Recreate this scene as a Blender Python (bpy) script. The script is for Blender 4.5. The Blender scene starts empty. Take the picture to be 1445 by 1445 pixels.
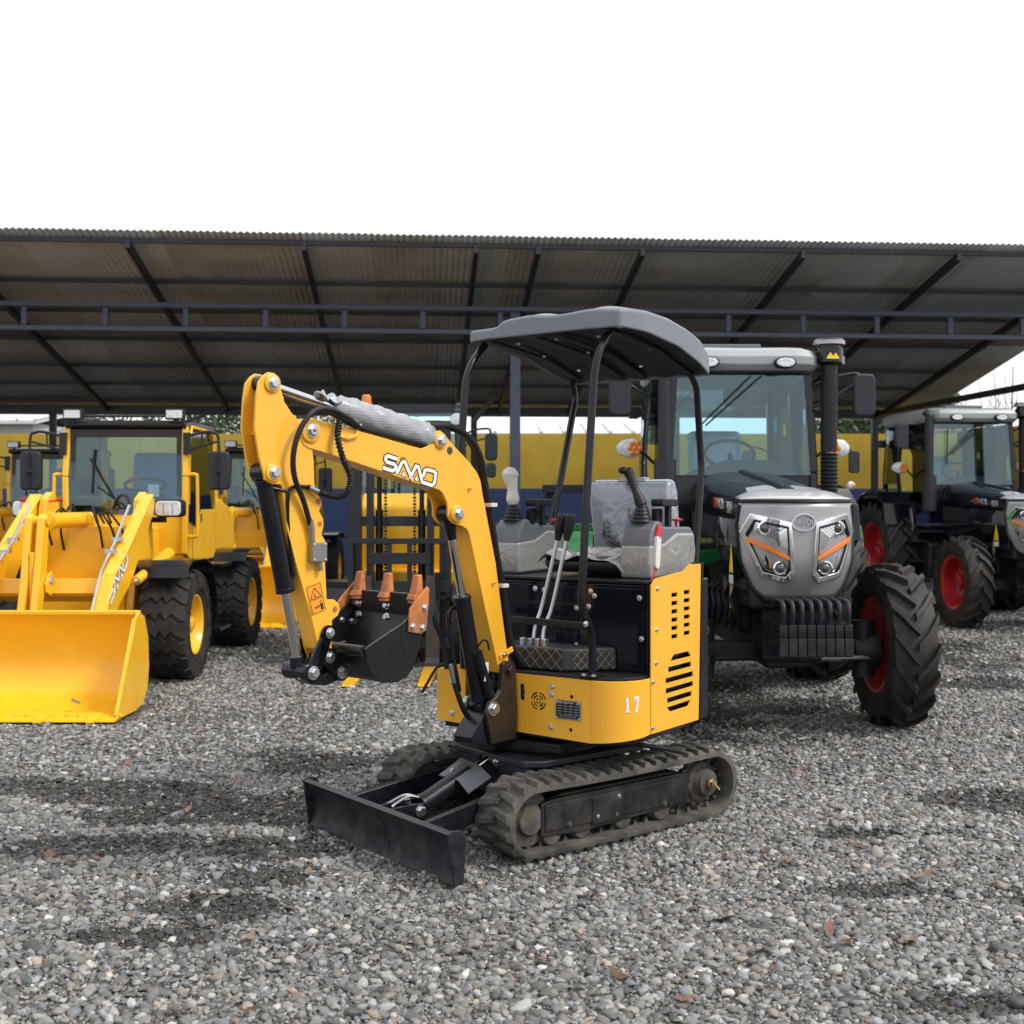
import bpy, bmesh, math, random
import numpy as np
from mathutils import Vector, Matrix
from mathutils.geometry import tessellate_polygon
random.seed(7); rng = np.random.default_rng(11)
sc = bpy.context.scene
COL = sc.collection
R = math.radians

# ---------------------------------------------------------------- camera, sky, sun, exposure
cd = bpy.data.cameras.new('camera'); cam = bpy.data.objects.new('camera', cd); COL.objects.link(cam)
cam.location = (0, 0, 1.5); cam.rotation_euler = (R(90), 0, 0)
cd.sensor_fit = 'HORIZONTAL'; cd.sensor_width = 24.0; cd.lens = 28.35
cd.shift_y = -18.5/1445; cd.clip_start = 0.05; cd.clip_end = 2000
cd.dof.use_dof = True; cd.dof.focus_distance = 5.0; cd.dof.aperture_fstop = 3.0
sc.camera = cam

SUN_EL, SUN_AZ = R(48), R(112)          # azimuth clockwise from +Y: the sun stands right of the camera, a little behind it
world = bpy.data.worlds.new('World'); sc.world = world; world.use_nodes = True
nt = world.node_tree; nt.nodes.clear()
out = nt.nodes.new('ShaderNodeOutputWorld'); bg = nt.nodes.new('ShaderNodeBackground')
sky = nt.nodes.new('ShaderNodeTexSky'); sky.sky_type = 'NISHITA'; sky.sun_disc = False
sky.sun_elevation = SUN_EL; sky.sun_rotation = SUN_AZ; sky.dust_density = 4.0; sky.air_density = 1.0
mx = nt.nodes.new('ShaderNodeMix'); mx.data_type = 'RGBA'     # bright even cloud over most of the blue
mx.inputs[0].default_value = 0.92
mx.inputs[7].default_value = (8.8, 8.95, 9.2, 1)
nt.links.new(sky.outputs[0], mx.inputs[6]); nt.links.new(mx.outputs[2], bg.inputs[0])
bg.inputs[1].default_value = 0.1
nt.links.new(bg.outputs[0], out.inputs[0])
sd = bpy.data.lights.new('sun', 'SUN'); sd.energy = 2.0; sd.angle = R(15); sd.color = (1, 0.965, 0.91)
sun = bpy.data.objects.new('sun', sd); COL.objects.link(sun)
to_sun = Vector((math.sin(SUN_AZ)*math.cos(SUN_EL), math.cos(SUN_AZ)*math.cos(SUN_EL), math.sin(SUN_EL)))
sun.rotation_euler = to_sun.to_track_quat('Z', 'Y').to_euler(); sun.location = (4, -3, 12)
sc.view_settings.view_transform = 'Standard'; sc.view_settings.look = 'None'
sc.view_settings.exposure = 0.55; sc.view_settings.gamma = 1
sc.cycles.max_bounces = 8; sc.cycles.transparent_max_bounces = 16
sc.cycles.use_denoising = True

# ---------------------------------------------------------------- materials
def nd(t, kind, **kw):
    n = t.nodes.new(kind)
    for k, v in kw.items(): setattr(n, k, v)
    return n
def mat(name, col, rough=0.5, metal=0.0, spec=0.5, coat=0.0, var=0.06, vscale=3.0, bump=0.0, bscale=60.0,
        dust=None, emit=0.0, alpha=1.0, rvar=0.08):
    """Principled paint/rubber/metal with soft colour variation, uneven gloss, optional grain relief and a dust film."""
    m = bpy.data.materials.new(name); m.use_nodes = True; t = m.node_tree; b = t.nodes['Principled BSDF']
    tc = nd(t, 'ShaderNodeTexCoord')
    n1 = nd(t, 'ShaderNodeTexNoise'); n1.inputs['Scale'].default_value = vscale; n1.inputs['Detail'].default_value = 6
    t.links.new(tc.outputs['Object'], n1.inputs['Vector'])
    mr = nd(t, 'ShaderNodeMapRange'); mr.inputs['From Min'].default_value = .3; mr.inputs['From Max'].default_value = .7
    mr.inputs['To Min'].default_value = 1-var; mr.inputs['To Max'].default_value = 1+var
    t.links.new(n1.outputs[0], mr.inputs[0])
    vm = nd(t, 'ShaderNodeVectorMath', operation='SCALE'); vm.inputs[0].default_value = col[:3]
    t.links.new(mr.outputs[0], vm.inputs['Scale'])
    last = vm.outputs[0]
    rr = nd(t, 'ShaderNodeMapRange'); rr.inputs['To Min'].default_value = max(.02, rough-rvar); rr.inputs['To Max'].default_value = min(1, rough+rvar)
    t.links.new(n1.outputs[0], rr.inputs[0])
    if dust:
        dc, amt, dsc = dust
        n2 = nd(t, 'ShaderNodeTexNoise'); n2.inputs['Scale'].default_value = dsc; n2.inputs['Detail'].default_value = 8; n2.inputs['Roughness'].default_value = .7
        t.links.new(tc.outputs['Object'], n2.inputs['Vector'])
        r2 = nd(t, 'ShaderNodeMapRange'); r2.inputs['From Min'].default_value = .42; r2.inputs['From Max'].default_value = .72; r2.inputs['To Max'].default_value = amt
        t.links.new(n2.outputs[0], r2.inputs[0])
        mm = nd(t, 'ShaderNodeMix', data_type='RGBA'); mm.inputs[7].default_value = (*dc, 1)
        t.links.new(r2.outputs[0], mm.inputs[0]); t.links.new(last, mm.inputs[6]); last = mm.outputs[2]
        ra = nd(t, 'ShaderNodeMath', operation='MULTIPLY_ADD'); ra.inputs[1].default_value = .35
        t.links.new(r2.outputs[0], ra.inputs[0]); t.links.new(rr.outputs[0], ra.inputs[2]); t.links.new(ra.outputs[0], b.inputs['Roughness'])
    else:
        t.links.new(rr.outputs[0], b.inputs['Roughness'])
    t.links.new(last, b.inputs['Base Color'])
    b.inputs['Metallic'].default_value = metal; b.inputs['Specular IOR Level'].default_value = spec
    b.inputs['Coat Weight'].default_value = coat; b.inputs['Coat Roughness'].default_value = .08
    if bump:
        nb = nd(t, 'ShaderNodeTexNoise'); nb.inputs['Scale'].default_value = bscale; nb.inputs['Detail'].default_value = 5
        t.links.new(tc.outputs['Object'], nb.inputs['Vector'])
        bp = nd(t, 'ShaderNodeBump'); bp.inputs['Strength'].default_value = bump; bp.inputs['Distance'].default_value = .01
        t.links.new(nb.outputs[0], bp.inputs['Height']); t.links.new(bp.outputs[0], b.inputs['Normal'])
    if alpha < 1: b.inputs['Alpha'].default_value = alpha
    if emit:
        t.links.new(last, b.inputs['Emission Color']); b.inputs['Emission Strength'].default_value = emit
    return m
def glass(name, tint, refl=0.10):
    m = bpy.data.materials.new(name); m.use_nodes = True; t = m.node_tree; t.nodes.clear()
    o = nd(t, 'ShaderNodeOutputMaterial'); tr = nd(t, 'ShaderNodeBsdfTransparent'); gl = nd(t, 'ShaderNodeBsdfGlossy')
    tr.inputs[0].default_value = (*tint, 1); gl.inputs['Roughness'].default_value = .03; gl.inputs[0].default_value = (.80, .92, 1, 1)
    fr = nd(t, 'ShaderNodeFresnel'); fr.inputs[0].default_value = 1.5
    ad = nd(t, 'ShaderNodeMath', operation='ADD'); ad.inputs[1].default_value = refl; ad.use_clamp = True
    ms = nd(t, 'ShaderNodeMixShader')
    t.links.new(fr.outputs[0], ad.inputs[0]); t.links.new(ad.outputs[0], ms.inputs[0])
    t.links.new(tr.outputs[0], ms.inputs[1]); t.links.new(gl.outputs[0], ms.inputs[2]); t.links.new(ms.outputs[0], o.inputs[0])
    return m
def film_mat(name, col, rough, sc_, dist, bump, cells=0, patch=None):
    """glossy plastic film: streaky folds, or rows of bubbles, in the relief; patch: dark cloth colour between areas where film glare is painted pale"""
    m = bpy.data.materials.new(name); m.use_nodes = True; t = m.node_tree; b = t.nodes['Principled BSDF']
    tc = nd(t, 'ShaderNodeTexCoord'); mp = nd(t, 'ShaderNodeMapping'); mp.inputs['Scale'].default_value = sc_; t.links.new(tc.outputs['Object'], mp.inputs[0])
    bp = nd(t, 'ShaderNodeBump'); bp.inputs['Strength'].default_value = bump; bp.inputs['Distance'].default_value = .012 if not cells else .004
    if cells:
        n = nd(t, 'ShaderNodeTexVoronoi'); n.inputs['Scale'].default_value = cells; n.inputs['Randomness'].default_value = .25; t.links.new(mp.outputs[0], n.inputs['Vector']); h = n.outputs['Distance']; bp.invert = True
        b.inputs['Base Color'].default_value = (*col, 1)
    else:
        n = nd(t, 'ShaderNodeTexNoise'); n.inputs['Scale'].default_value = 1.0; n.inputs['Detail'].default_value = 3; n.inputs['Distortion'].default_value = dist; t.links.new(mp.outputs[0], n.inputs['Vector'])
        rd = nd(t, 'ShaderNodeMath', operation='PINGPONG'); rd.inputs[1].default_value = .12; t.links.new(n.outputs[0], rd.inputs[0]); h = rd.outputs[0]
        mxc = nd(t, 'ShaderNodeMix', data_type='RGBA'); mxc.inputs[6].default_value = (*(patch or [c*.85 for c in col]), 1); mxc.inputs[7].default_value = (*col, 1)
        n2 = nd(t, 'ShaderNodeTexNoise'); n2.inputs['Scale'].default_value = .6; n2.inputs['Detail'].default_value = 3; t.links.new(mp.outputs[0], n2.inputs['Vector'])
        r2 = nd(t, 'ShaderNodeMapRange'); r2.inputs['From Min'].default_value = .34; r2.inputs['From Max'].default_value = .41; t.links.new(n2.outputs[0], r2.inputs[0])
        t.links.new(r2.outputs[0], mxc.inputs[0]); t.links.new(mxc.outputs[2], b.inputs['Base Color'])
    t.links.new(h, bp.inputs['Height']); t.links.new(bp.outputs[0], b.inputs['Normal'])
    b.inputs['Roughness'].default_value = rough; b.inputs['Specular IOR Level'].default_value = .7; b.inputs['Coat Weight'].default_value = .5; b.inputs['Coat Roughness'].default_value = .06
    t.links.new(bp.outputs[0], b.inputs['Coat Normal'])
    return m
DUST = (.22, .19, .15)
K = {}
K['yellow'] = mat('excavator_yellow', (.84, .415, .026), .36, coat=.25, var=.035, vscale=2.2)
K['loader_yellow'] = mat('loader_yellow', (.88, .475, .012), .34, coat=.3, var=.05, vscale=1.8, dust=((.66, .31, .02), .25, 5))
K['black'] = mat('black_paint', (.007, .008, .012), .22, spec=.28, coat=.1, var=.2, dust=((.05, .047, .043), .15, 9))
K['frame_black'] = mat('dusty_black_paint', (.010, .010, .012), .4, spec=.3, var=.25, dust=((.085, .073, .06), .5, 7), bump=.06)
K['bucket_black'] = mat('bucket_black', (.008, .008, .009), .26, spec=.35, var=.2, bump=.10, bscale=160, dust=((.12, .11, .10), .10, 90))
K['blade_black'] = mat('blade_black', (.009, .011, .017), .26, spec=.4, var=.25, vscale=8, bump=.06, bscale=90, dust=((.07, .065, .06), .45, 11))
K['charcoal'] = mat('charcoal_paint', (.015, .017, .024), .38, spec=.35, var=.12, dust=((.06, .055, .05), .2, 6))
K['plastic'] = mat('black_plastic', (.012, .012, .014), .45, spec=.3, var=.1, bump=.05, bscale=300)
K['greyplastic'] = mat('grey_plastic', (.115, .125, .14), .42, var=.05)
K['canopy'] = mat('canopy_grey_plastic', (.155, .17, .195), .40, var=.05, bump=.08, bscale=400)
K['canopy_in'] = mat('canopy_lining', (.014, .014, .016), .45, var=.1)
K['rubber'] = mat('tyre_rubber', (.017, .0165, .017), .7, spec=.3, var=.15, bump=.15, bscale=40, dust=((.12, .10, .085), .35, 6))
K['ttyre'] = mat('tractor_tyre', (.016, .015, .0155), .6, spec=.32, var=.15, bump=.15, bscale=40, dust=((.12, .098, .078), .4, 5))
K['track'] = mat('track_rubber_dusty', (.035, .033, .031), .85, var=.2, bump=.35, bscale=30, dust=((.16, .145, .122), .8, 7))
K['track_dark'] = mat('sprocket_dusty', (.05, .045, .04), .75, var=.2, bump=.25, bscale=40, dust=((.16, .14, .11), .8, 12))
K['chrome'] = mat('chrome_rod', (.62, .63, .65), .14, metal=1, var=.05)
K['zinc'] = mat('zinc_bolt', (.60, .62, .64), .32, metal=1, var=.1)
K['brass'] = mat('brass_fitting', (.42, .34, .17), .4, metal=1, var=.2)
K['steel'] = mat('grey_steel', (.30, .31, .32), .38, metal=.9, var=.1)
K['tooth'] = mat('orange_primer', (.50, .17, .04), .5, var=.12, vscale=12, bump=.15, bscale=70, dust=((.05, .03, .025), .75, 13))
K['white'] = mat('white_paint', (.78, .79, .80), .45, var=.05, vscale=20)
K['cable_tie'] = mat('white_nylon', (.62, .60, .55), .5)
K['red'] = mat('red_plastic', (.55, .012, .02), .35)
K['maroon'] = mat('red_rim_paint', (.36, .008, .016), .32, coat=.3, var=.1)
K['wrap'] = film_mat('bubble_wrap', (.31, .32, .34), .22, (1, 1, 1), 0, .5, cells=95)
K['film'] = film_mat('cling_film', (.25, .246, .238), .12, (12, 12, 6), .8, .85)
K['seat'] = film_mat('film_glare_seat', (.25, .28, .33), .10, (13, 9, 7), .6, .6, patch=(.025, .027, .032))  # pale blue-grey is the film's glare put into the colour, dark patches are cloth
K['seat_black'] = mat('seat_vinyl', (.03, .03, .034), .4, bump=.3, bscale=20)
K['orange'] = mat('orange_lens', (.85, .22, .02), .18, coat=.5)
K['lens'] = mat('clear_lens', (.62, .65, .68), .12, coat=.6, var=.2, vscale=40)
K['silver'] = mat('brushed_silver', (.34, .33, .345), .34, metal=.45, coat=.25, var=.05, vscale=5)
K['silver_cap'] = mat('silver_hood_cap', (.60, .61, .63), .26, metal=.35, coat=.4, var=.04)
K['tblack'] = mat('tractor_black', (.006, .0075, .012), .10, spec=.35, coat=.15, var=.15, rvar=.04)
K['tgreen'] = mat('tractor_green', (.012, .13, .035), .28, coat=.4)
K['tunder'] = mat('tractor_underbody', (.009, .010, .014), .42, spec=.3, var=.3, vscale=10, dust=((.05, .045, .038), .3, 8))
K['roof_grey'] = mat('cab_roof_grey', (.34, .36, .37), .4, var=.05)
K['mirror_black'] = mat('mirror_shell', (.022, .024, .031), .42, spec=.35, bump=.05, bscale=200)
K['glass'] = glass('cab_glass', (.82, .94, .96), .02)
K['glass_teal'] = glass('teal_side_glass', (.42, .74, .74), .0)
K['plate'] = mat('data_plate_black', (.016, .016, .018), .3, metal=.2)
K['sticker'] = mat('warning_sticker', (.80, .30, .02), .4)
K['ystick'] = mat('yellow_sticker', (.85, .60, .02), .4)
K['ink'] = mat('black_ink', (.02, .016, .012), .5)
K['redtext'] = mat('orange_lettering', (.75, .10, .02), .4)
K['brown'] = mat('brown_black_bracket', (.028, .020, .016), .33, var=.2)
K['int_dark'] = mat('cab_interior', (.045, .05, .055), .6)
K['int_blue'] = mat('blue_seat_cover', (.10, .22, .42), .6)

# ---------------------------------------------------------------- mesh building
class MB:
    def __init__(s, X=None): s.v = []; s.f = []; s.X = X
    def add(s, vs, fs):
        o = len(s.v); s.v += [tuple(p) for p in vs]; s.f += [tuple(i+o for i in q) for q in fs]; return s
    def box(s, x0, x1, y0, y1, z0, z1):
        vs = [(x, y, z) for x in (x0, x1) for y in (y0, y1) for z in (z0, z1)]
        return s.add(vs, [(0, 1, 3, 2), (4, 6, 7, 5), (0, 4, 5, 1), (2, 3, 7, 6), (0, 2, 6, 4), (1, 5, 7, 3)])
    def hexa(s, c8):
        return s.add(c8, [(0, 1, 2, 3), (7, 6, 5, 4), (0, 4, 5, 1), (1, 5, 6, 2), (2, 6, 7, 3), (3, 7, 4, 0)])
    def bar(s, p0, p1, w, h, up=(0, 0, 1)):
        p0, p1 = Vector(p0), Vector(p1); d = (p1-p0).normalized(); u = Vector(up)
        if abs(d.dot(u)) > .98: u = Vector((1, 0, 0))
        a = d.cross(u).normalized()*(w/2); b = a.cross(d).normalized()*(h/2)
        vs = [p+q for p in (p0, p1) for q in (a+b, -a+b, -a-b, a-b)]
        return s.hexa(vs)
    def prism(s, poly, w0, w1, pl='xz'):
        def P(a, b, w): return (a, w, b) if pl == 'xz' else ((a, b, w) if pl == 'xy' else (w, a, b))
        n = len(poly); vs = [P(a, b, w0) for a, b in poly]+[P(a, b, w1) for a, b in poly]
        return s.add(vs, [tuple(range(n)), tuple(range(2*n-1, n-1, -1))]+[(i, (i+1) % n, (i+1) % n+n, i+n) for i in range(n)])
    def plate(s, outer, holes, w0, w1, pl='xz'):
        """a flat sheet with real openings"""
        def P(a, b, w): return (a, w, b) if pl == 'xz' else ((a, b, w) if pl == 'xy' else (w, a, b))
        loops = [outer]+holes; flat = [p for l in loops for p in l]; n = len(flat)
        tri = tessellate_polygon([[Vector((a, b, 0)) for a, b in l] for l in loops])
        vs = [P(a, b, w0) for a, b in flat]+[P(a, b, w1) for a, b in flat]
        fs = [tuple(t) for t in tri]+[tuple(i+n for i in reversed(t)) for t in tri]
        o = 0
        for l in loops:
            k = len(l); fs += [(o+i, o+(i+1) % k, o+(i+1) % k+n, o+i+n) for i in range(k)]; o += k
        return s.add(vs, fs)
    def tube(s, path, r, n=10, closed=False, cap=True):
        pts = [Vector(p) for p in path]; m = len(pts); rs = r if isinstance(r, (list, tuple)) else [r]*m
        T = []
        for i in range(m):
            a = pts[i-1] if (i or closed) else pts[i]; b = pts[(i+1) % m] if (i < m-1 or closed) else pts[i]
            T.append((b-a).normalized())
        u = T[0].orthogonal().normalized(); vs = []
        for i in range(m):
            u = (u-T[i]*u.dot(T[i])).normalized(); w = T[i].cross(u)
            for k in range(n):
                a = 2*math.pi*k/n; vs.append(pts[i]+(u*math.cos(a)+w*math.sin(a))*rs[i])
        fs = []
        for i in range(m if closed else m-1):
            j = (i+1) % m
            for k in range(n): fs.append((i*n+k, i*n+(k+1) % n, j*n+(k+1) % n, j*n+k))
        if cap and not closed: fs += [tuple(range(n)), tuple((m-1)*n+k for k in reversed(range(n)))]
        return s.add(vs, fs)
    def cyl(s, p0, p1, r0, r1=None, n=20): return s.tube([p0, p1], [r0, r0 if r1 is None else r1], n)
    def lathe(s, prof, c=(0, 0, 0), ax=(0, 1, 0), n=32, close=False):
        """prof: (along axis, radius)"""
        ax = Vector(ax).normalized(); u = ax.orthogonal().normalized(); w = ax.cross(u); c = Vector(c); m = len(prof); vs = []
        for a, r in prof:
            for k in range(n):
                t = 2*math.pi*k/n; vs.append(c+ax*a+(u*math.cos(t)+w*math.sin(t))*max(r, 1e-4))
        fs = [(i*n+k, i*n+(k+1) % n, ((i+1) % m)*n+(k+1) % n, ((i+1) % m)*n+k) for i in range(m if close else m-1) for k in range(n)]
        if not close: fs += [tuple(range(n)), tuple((m-1)*n+k for k in reversed(range(n)))]
        return s.add(vs, fs)
    def ball(s, c, r, n=14):
        rx, ry, rz = r if isinstance(r, (tuple, list)) else (r, r, r); m = n//2; vs = [(c[0], c[1], c[2]+rz)]
        for i in range(1, m):
            p = math.pi*i/m
            for k in range(n):
                t = 2*math.pi*k/n; vs.append((c[0]+rx*math.sin(p)*math.cos(t), c[1]+ry*math.sin(p)*math.sin(t), c[2]+rz*math.cos(p)))
        vs.append((c[0], c[1], c[2]-rz)); L = len(vs)-1
        fs = [(0, 1+k, 1+(k+1) % n) for k in range(n)]
        for i in range(m-2):
            for k in range(n): a = 1+i*n; fs.append((a+k, a+n+k, a+n+(k+1) % n, a+(k+1) % n))
        a = 1+(m-2)*n; fs += [(a+k, L, a+(k+1) % n) for k in range(n)]
        return s.add(vs, fs)
    def grid(s, fn, nu, nv):
        vs = [fn(i/nu, j/nv) for i in range(nu+1) for j in range(nv+1)]
        return s.add(vs, [(i*(nv+1)+j, (i+1)*(nv+1)+j, (i+1)*(nv+1)+j+1, i*(nv+1)+j+1) for i in range(nu) for j in range(nv)])
    def pane(s, P, t=.006):
        P = [Vector(p) for p in P]; n = len(P); nn = (P[1]-P[0]).cross(P[2]-P[0]).normalized()*(t/2)
        return s.add([p-nn for p in P]+[p+nn for p in P], [tuple(range(n)), tuple(range(2*n-1, n-1, -1))]+[(i, (i+1) % n, (i+1) % n+n, i+n) for i in range(n)])
    def mesh(s, name, normals=True, ang=32):
        me = bpy.data.meshes.new(name)
        vs = [tuple(s.X @ Vector(p)) for p in s.v] if s.X is not None else s.v
        me.from_pydata(vs, [], s.f); me.validate()
        if normals:
            bm = bmesh.new(); bm.from_mesh(me); bmesh.ops.recalc_face_normals(bm, faces=bm.faces); bm.to_mesh(me); bm.free()
        me.polygons.foreach_set('use_smooth', [True]*len(me.polygons)); me.set_sharp_from_angle(angle=R(ang))
        return me
    def build(s, name, m, parent=None, bevel=0, thick=0, sub=0, seg=2, normals=True, ang=32):
        me = s.mesh(name, normals, ang); me.materials.append(K[m] if isinstance(m, str) else m)
        o = bpy.data.objects.new(name, me); COL.objects.link(o)
        if parent is not None: o.parent = parent
        if sub:
            md = o.modifiers.new('subdivision', 'SUBSURF'); md.levels = sub; md.render_levels = sub
        if thick:
            md = o.modifiers.new('thickness', 'SOLIDIFY'); md.thickness = thick; md.offset = 0
        if bevel:
            md = o.modifiers.new('bevel', 'BEVEL'); md.width = bevel; md.segments = seg; md.limit_method = 'ANGLE'; md.angle_limit = R(35); md.harden_normals = True
        return o
def tag(o, label=None, cat=None, group=None, kind=None):
    if label: o['label'] = label
    if cat: o['category'] = cat
    if group: o['group'] = group
    if kind: o['kind'] = kind
    return o
def thing(name, loc, rz, label, cat, group=None):
    o = bpy.data.objects.new(name, None); COL.objects.link(o); o.location = loc; o.rotation_euler = (0, 0, rz); o.empty_display_size = .2
    return tag(o, label, cat, group)
def copy_tree(o, parent=None):
    c = o.copy(); COL.objects.link(c); c.parent = parent
    for ch in list(o.children): copy_tree(ch, c)
    return c
def catmull(P, k=6):
    P = [Vector(p) for p in P]; Q = [P[0]*2-P[1]]+P+[P[-1]*2-P[-2]]; out = []
    for i in range(1, len(Q)-2):
        for j in range(k):
            t = j/k; a, b, c, d = Q[i-1], Q[i], Q[i+1], Q[i+2]
            out.append(.5*((2*b)+(c-a)*t+(2*a-5*b+4*c-d)*t*t+(3*b-a-3*c+d)*t**3))
    out.append(P[-1]); return out
def arc(cx, cy, r, a0, a1, n=8): return [(cx+r*math.cos(R(a0+(a1-a0)*i/n)), cy+r*math.sin(R(a0+(a1-a0)*i/n))) for i in range(n+1)]
def rrect(x0, x1, y0, y1, r, n=4):
    return arc(x1-r, y0+r, r, -90, 0, n)+arc(x1-r, y1-r, r, 0, 90, n)+arc(x0+r, y1-r, r, 90, 180, n)+arc(x0+r, y0+r, r, 180, 270, n)
def capsule(p, q, r, n=8):
    d = math.degrees(math.atan2(q[1]-p[1], q[0]-p[0])); return arc(*q, r, d-90, d+90, n)+arc(*p, r, d+90, d+270, n)
_bolt = {}
def bolt(parent, X, p, nrm, r=.012, h=None, m='zinc', name='bolt'):
    """hex head with its washer; X: the frame that p and nrm are given in"""
    h = h or r*.75; key = (round(r, 4), round(h, 4), m)
    if key not in _bolt:
        b = MB(); b.lathe([(0, r*1.35), (r*.18, r*1.35), (r*.2, r*1.2)], ax=(0, 0, 1), n=16)
        b.lathe([(r*.19, r), (h*.85+r*.19, r), (h+r*.19, r*.82)], ax=(0, 0, 1), n=6)
        me = b.mesh('bolt', ang=25); me.materials.append(K[m]); _bolt[key] = me
    o = bpy.data.objects.new(name, _bolt[key]); COL.objects.link(o); o.parent = parent
    M = Matrix.Translation(Vector(p)) @ Vector(nrm).to_track_quat('Z', 'Y').to_matrix().to_4x4()
    o.matrix_local = (X @ M) if X is not None else M
    return o
def frame(o, h):
    F = Vector((h[0], h[1], 0)).normalized(); L = Vector((-F.y, F.x, 0))
    return Matrix(((F.x, L.x, 0, o[0]), (F.y, L.y, 0, o[1]), (0, 0, 1, 0), (0, 0, 0, 1)))
def text(body, size, m, parent, M, name='lettering', depth=.0015, shear=0, sx=1):
    c = bpy.data.curves.new('t', 'FONT'); c.body = body; c.size = size; c.extrude = depth; c.align_x = 'CENTER'; c.align_y = 'CENTER'; c.shear = shear
    o = bpy.data.objects.new('t', c); COL.objects.link(o); dg = bpy.context.evaluated_depsgraph_get()
    me = bpy.data.meshes.new_from_object(o.evaluated_get(dg)); bpy.data.objects.remove(o); bpy.data.curves.remove(c)
    me.transform(Matrix.Diagonal((sx, 1, 1, 1))); me.transform(M); me.materials.clear(); me.materials.append(K[m])
    o = bpy.data.objects.new(name, me); COL.objects.link(o); o.parent = parent; return o
def facing(p, nrm, up=(0, 0, 1)):
    """matrix that stands lettering at p, read from the side nrm points to"""
    z = Vector(nrm).normalized(); u = Vector(up); x = u.cross(z).normalized(); y = z.cross(x)
    return Matrix(((x.x, y.x, z.x, p[0]), (x.y, y.y, z.y, p[1]), (x.z, y.z, z.z, p[2]), (0, 0, 0, 1)))

# ---------------------------------------------------------------- ground and gravel
MUD = [(-1.76, 7.09, .55, .30), (-1.22, 6.9, .5, .25), (-1.99, 6.15, .5, .22), (-1.42, 5.74, .55, .22), (-1.0, 5.87, .35, .25), (-2.48, 6.3, .5, .2),
       (-1.81, 5.2, .45, .13), (-.98, 4.42, .35, .14), (-1.25, 4.12, .35, .12), (-.74, 4.75, .35, .18), (-.95, 5.16, .3, .15), (-.55, 5.3, .3, .3),
       (1.55, 5.38, .3, .09), (1.36, 4.62, .25, .08), (1.9, 4.5, .25, .12), (2.38, 6.0, .3, .2),
       (1.4, 3.6, .2, .07), (4.3, 11.5, 1.5, 1.0), (-.1, 5.7, .75, .55), (1.6, 8.8, 1.0, 1.2), (4.0, 9.9, .9, .4)]
SOFT = [(.15, 4.85, .5, .10), (.5, 3.7, .5, .12), (-2.1, 8.3, .9, .25), (-.3, 4.0, .3, .08), (1.0, 3.55, .4, .1)]
def blobs(x, y, L):
    s = np.zeros_like(x)
    for bx, by, rx, ry in L: s = np.maximum(s, np.exp(-(((x-bx)/rx)**2+((y-by)/ry)**2)*.85))
    return s
def wav(x, y, f, s): return (np.sin(x*f*1.3+s)*np.cos(y*f*.9+s*2.1)+np.sin((x*.8+y*.6)*f*1.7+s*3)*.6+np.sin((x*-.5+y*.9)*f*2.9+s)*.4)/2
_nz = np.random.default_rng(5); _W = [(f*np.cos(q), f*np.sin(q), ph, f**-.75) for f in np.geomspace(1.4, 26, 42) for q, ph in [(_nz.uniform(0, 6.28), _nz.uniform(0, 6.28))]]
def noise2(x, y):
    s = np.zeros_like(x)
    for a_, b_, p_, w_ in _W: s += w_*np.sin(a_*x+b_*y+p_)
    return s/1.55
def mudf(x, y):
    """damp bare soil, torn edges"""
    return np.clip((blobs(x, y, MUD)*(1.2+.75*noise2(x, y))-.36)/.5, 0, 1)
def ruts(x, y):
    """shallow wheel ruts and heaps; flat under the machines"""
    near = np.exp(-((y-5.5)/3.0)**2)
    h = .012*wav(x, y, 1.6, 1.0)+.009*wav(x, y, 4.2, 2.0)*near-.02*blobs(x, y, MUD)
    h += .018*blobs(x, y, [(-1.3, 5.35, .6, .12), (-1.0, 6.35, .5, .1), (1.9, 5.1, .5, .1), (-.45, 4.75, .4, .10), (2.0, 5.45, .4, .08)])
    flat = blobs(x, y, [(.15, 5.66, .75, .7), (2.5, 7.95, .45, .5), (-2.8, 10.1, .5, .6), (-3.4, 8.4, 1.2, .5)])
    return h*(1-.9*flat)-.004*flat
ys = np.concatenate([np.linspace(-40, 2, 14), np.arange(2.3, 9, .07), np.arange(9, 26, .35), np.geomspace(26.5, 900, 22)])
xs = np.concatenate([-np.geomspace(900, 7, 26), np.arange(-6.6, 6.7, .09), np.geomspace(7, 900, 26)])
gx, gy = np.meshgrid(xs, ys, indexing='ij'); gz = ruts(gx, gy)
fade = np.clip(1-(np.abs(gx)-8)/6, 0, 1)*np.clip((30-gy)/8, 0, 1); gz = gz*fade
nx, ny = gx.shape; ids = np.arange(nx*ny).reshape(nx, ny)
me = bpy.data.meshes.new('ground')
me.from_pydata(np.stack([gx, gy, gz], -1).reshape(-1, 3).tolist(), [], np.stack([ids[:-1, :-1], ids[1:, :-1], ids[1:, 1:], ids[:-1, 1:]], -1).reshape(-1, 4).tolist())
me.polygons.foreach_set('use_smooth', [True]*len(me.polygons))
a = me.attributes.new('mud', 'FLOAT', 'POINT'); a.data.foreach_set('value', mudf(gx, gy).ravel().astype(np.float32))
gm = bpy.data.materials.new('gravelly_soil'); gm.use_nodes = True; t = gm.node_tree; b = t.nodes['Principled BSDF']
geo = nd(t, 'ShaderNodeNewGeometry'); at = nd(t, 'ShaderNodeAttribute', attribute_name='mud')
n1 = nd(t, 'ShaderNodeTexNoise'); n1.inputs['Scale'].default_value = 2.2; n1.inputs['Detail'].default_value = 8
vo = nd(t, 'ShaderNodeTexVoronoi'); vo.inputs['Scale'].default_value = 42
vo2 = nd(t, 'ShaderNodeTexVoronoi'); vo2.inputs['Scale'].default_value = 130
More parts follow.
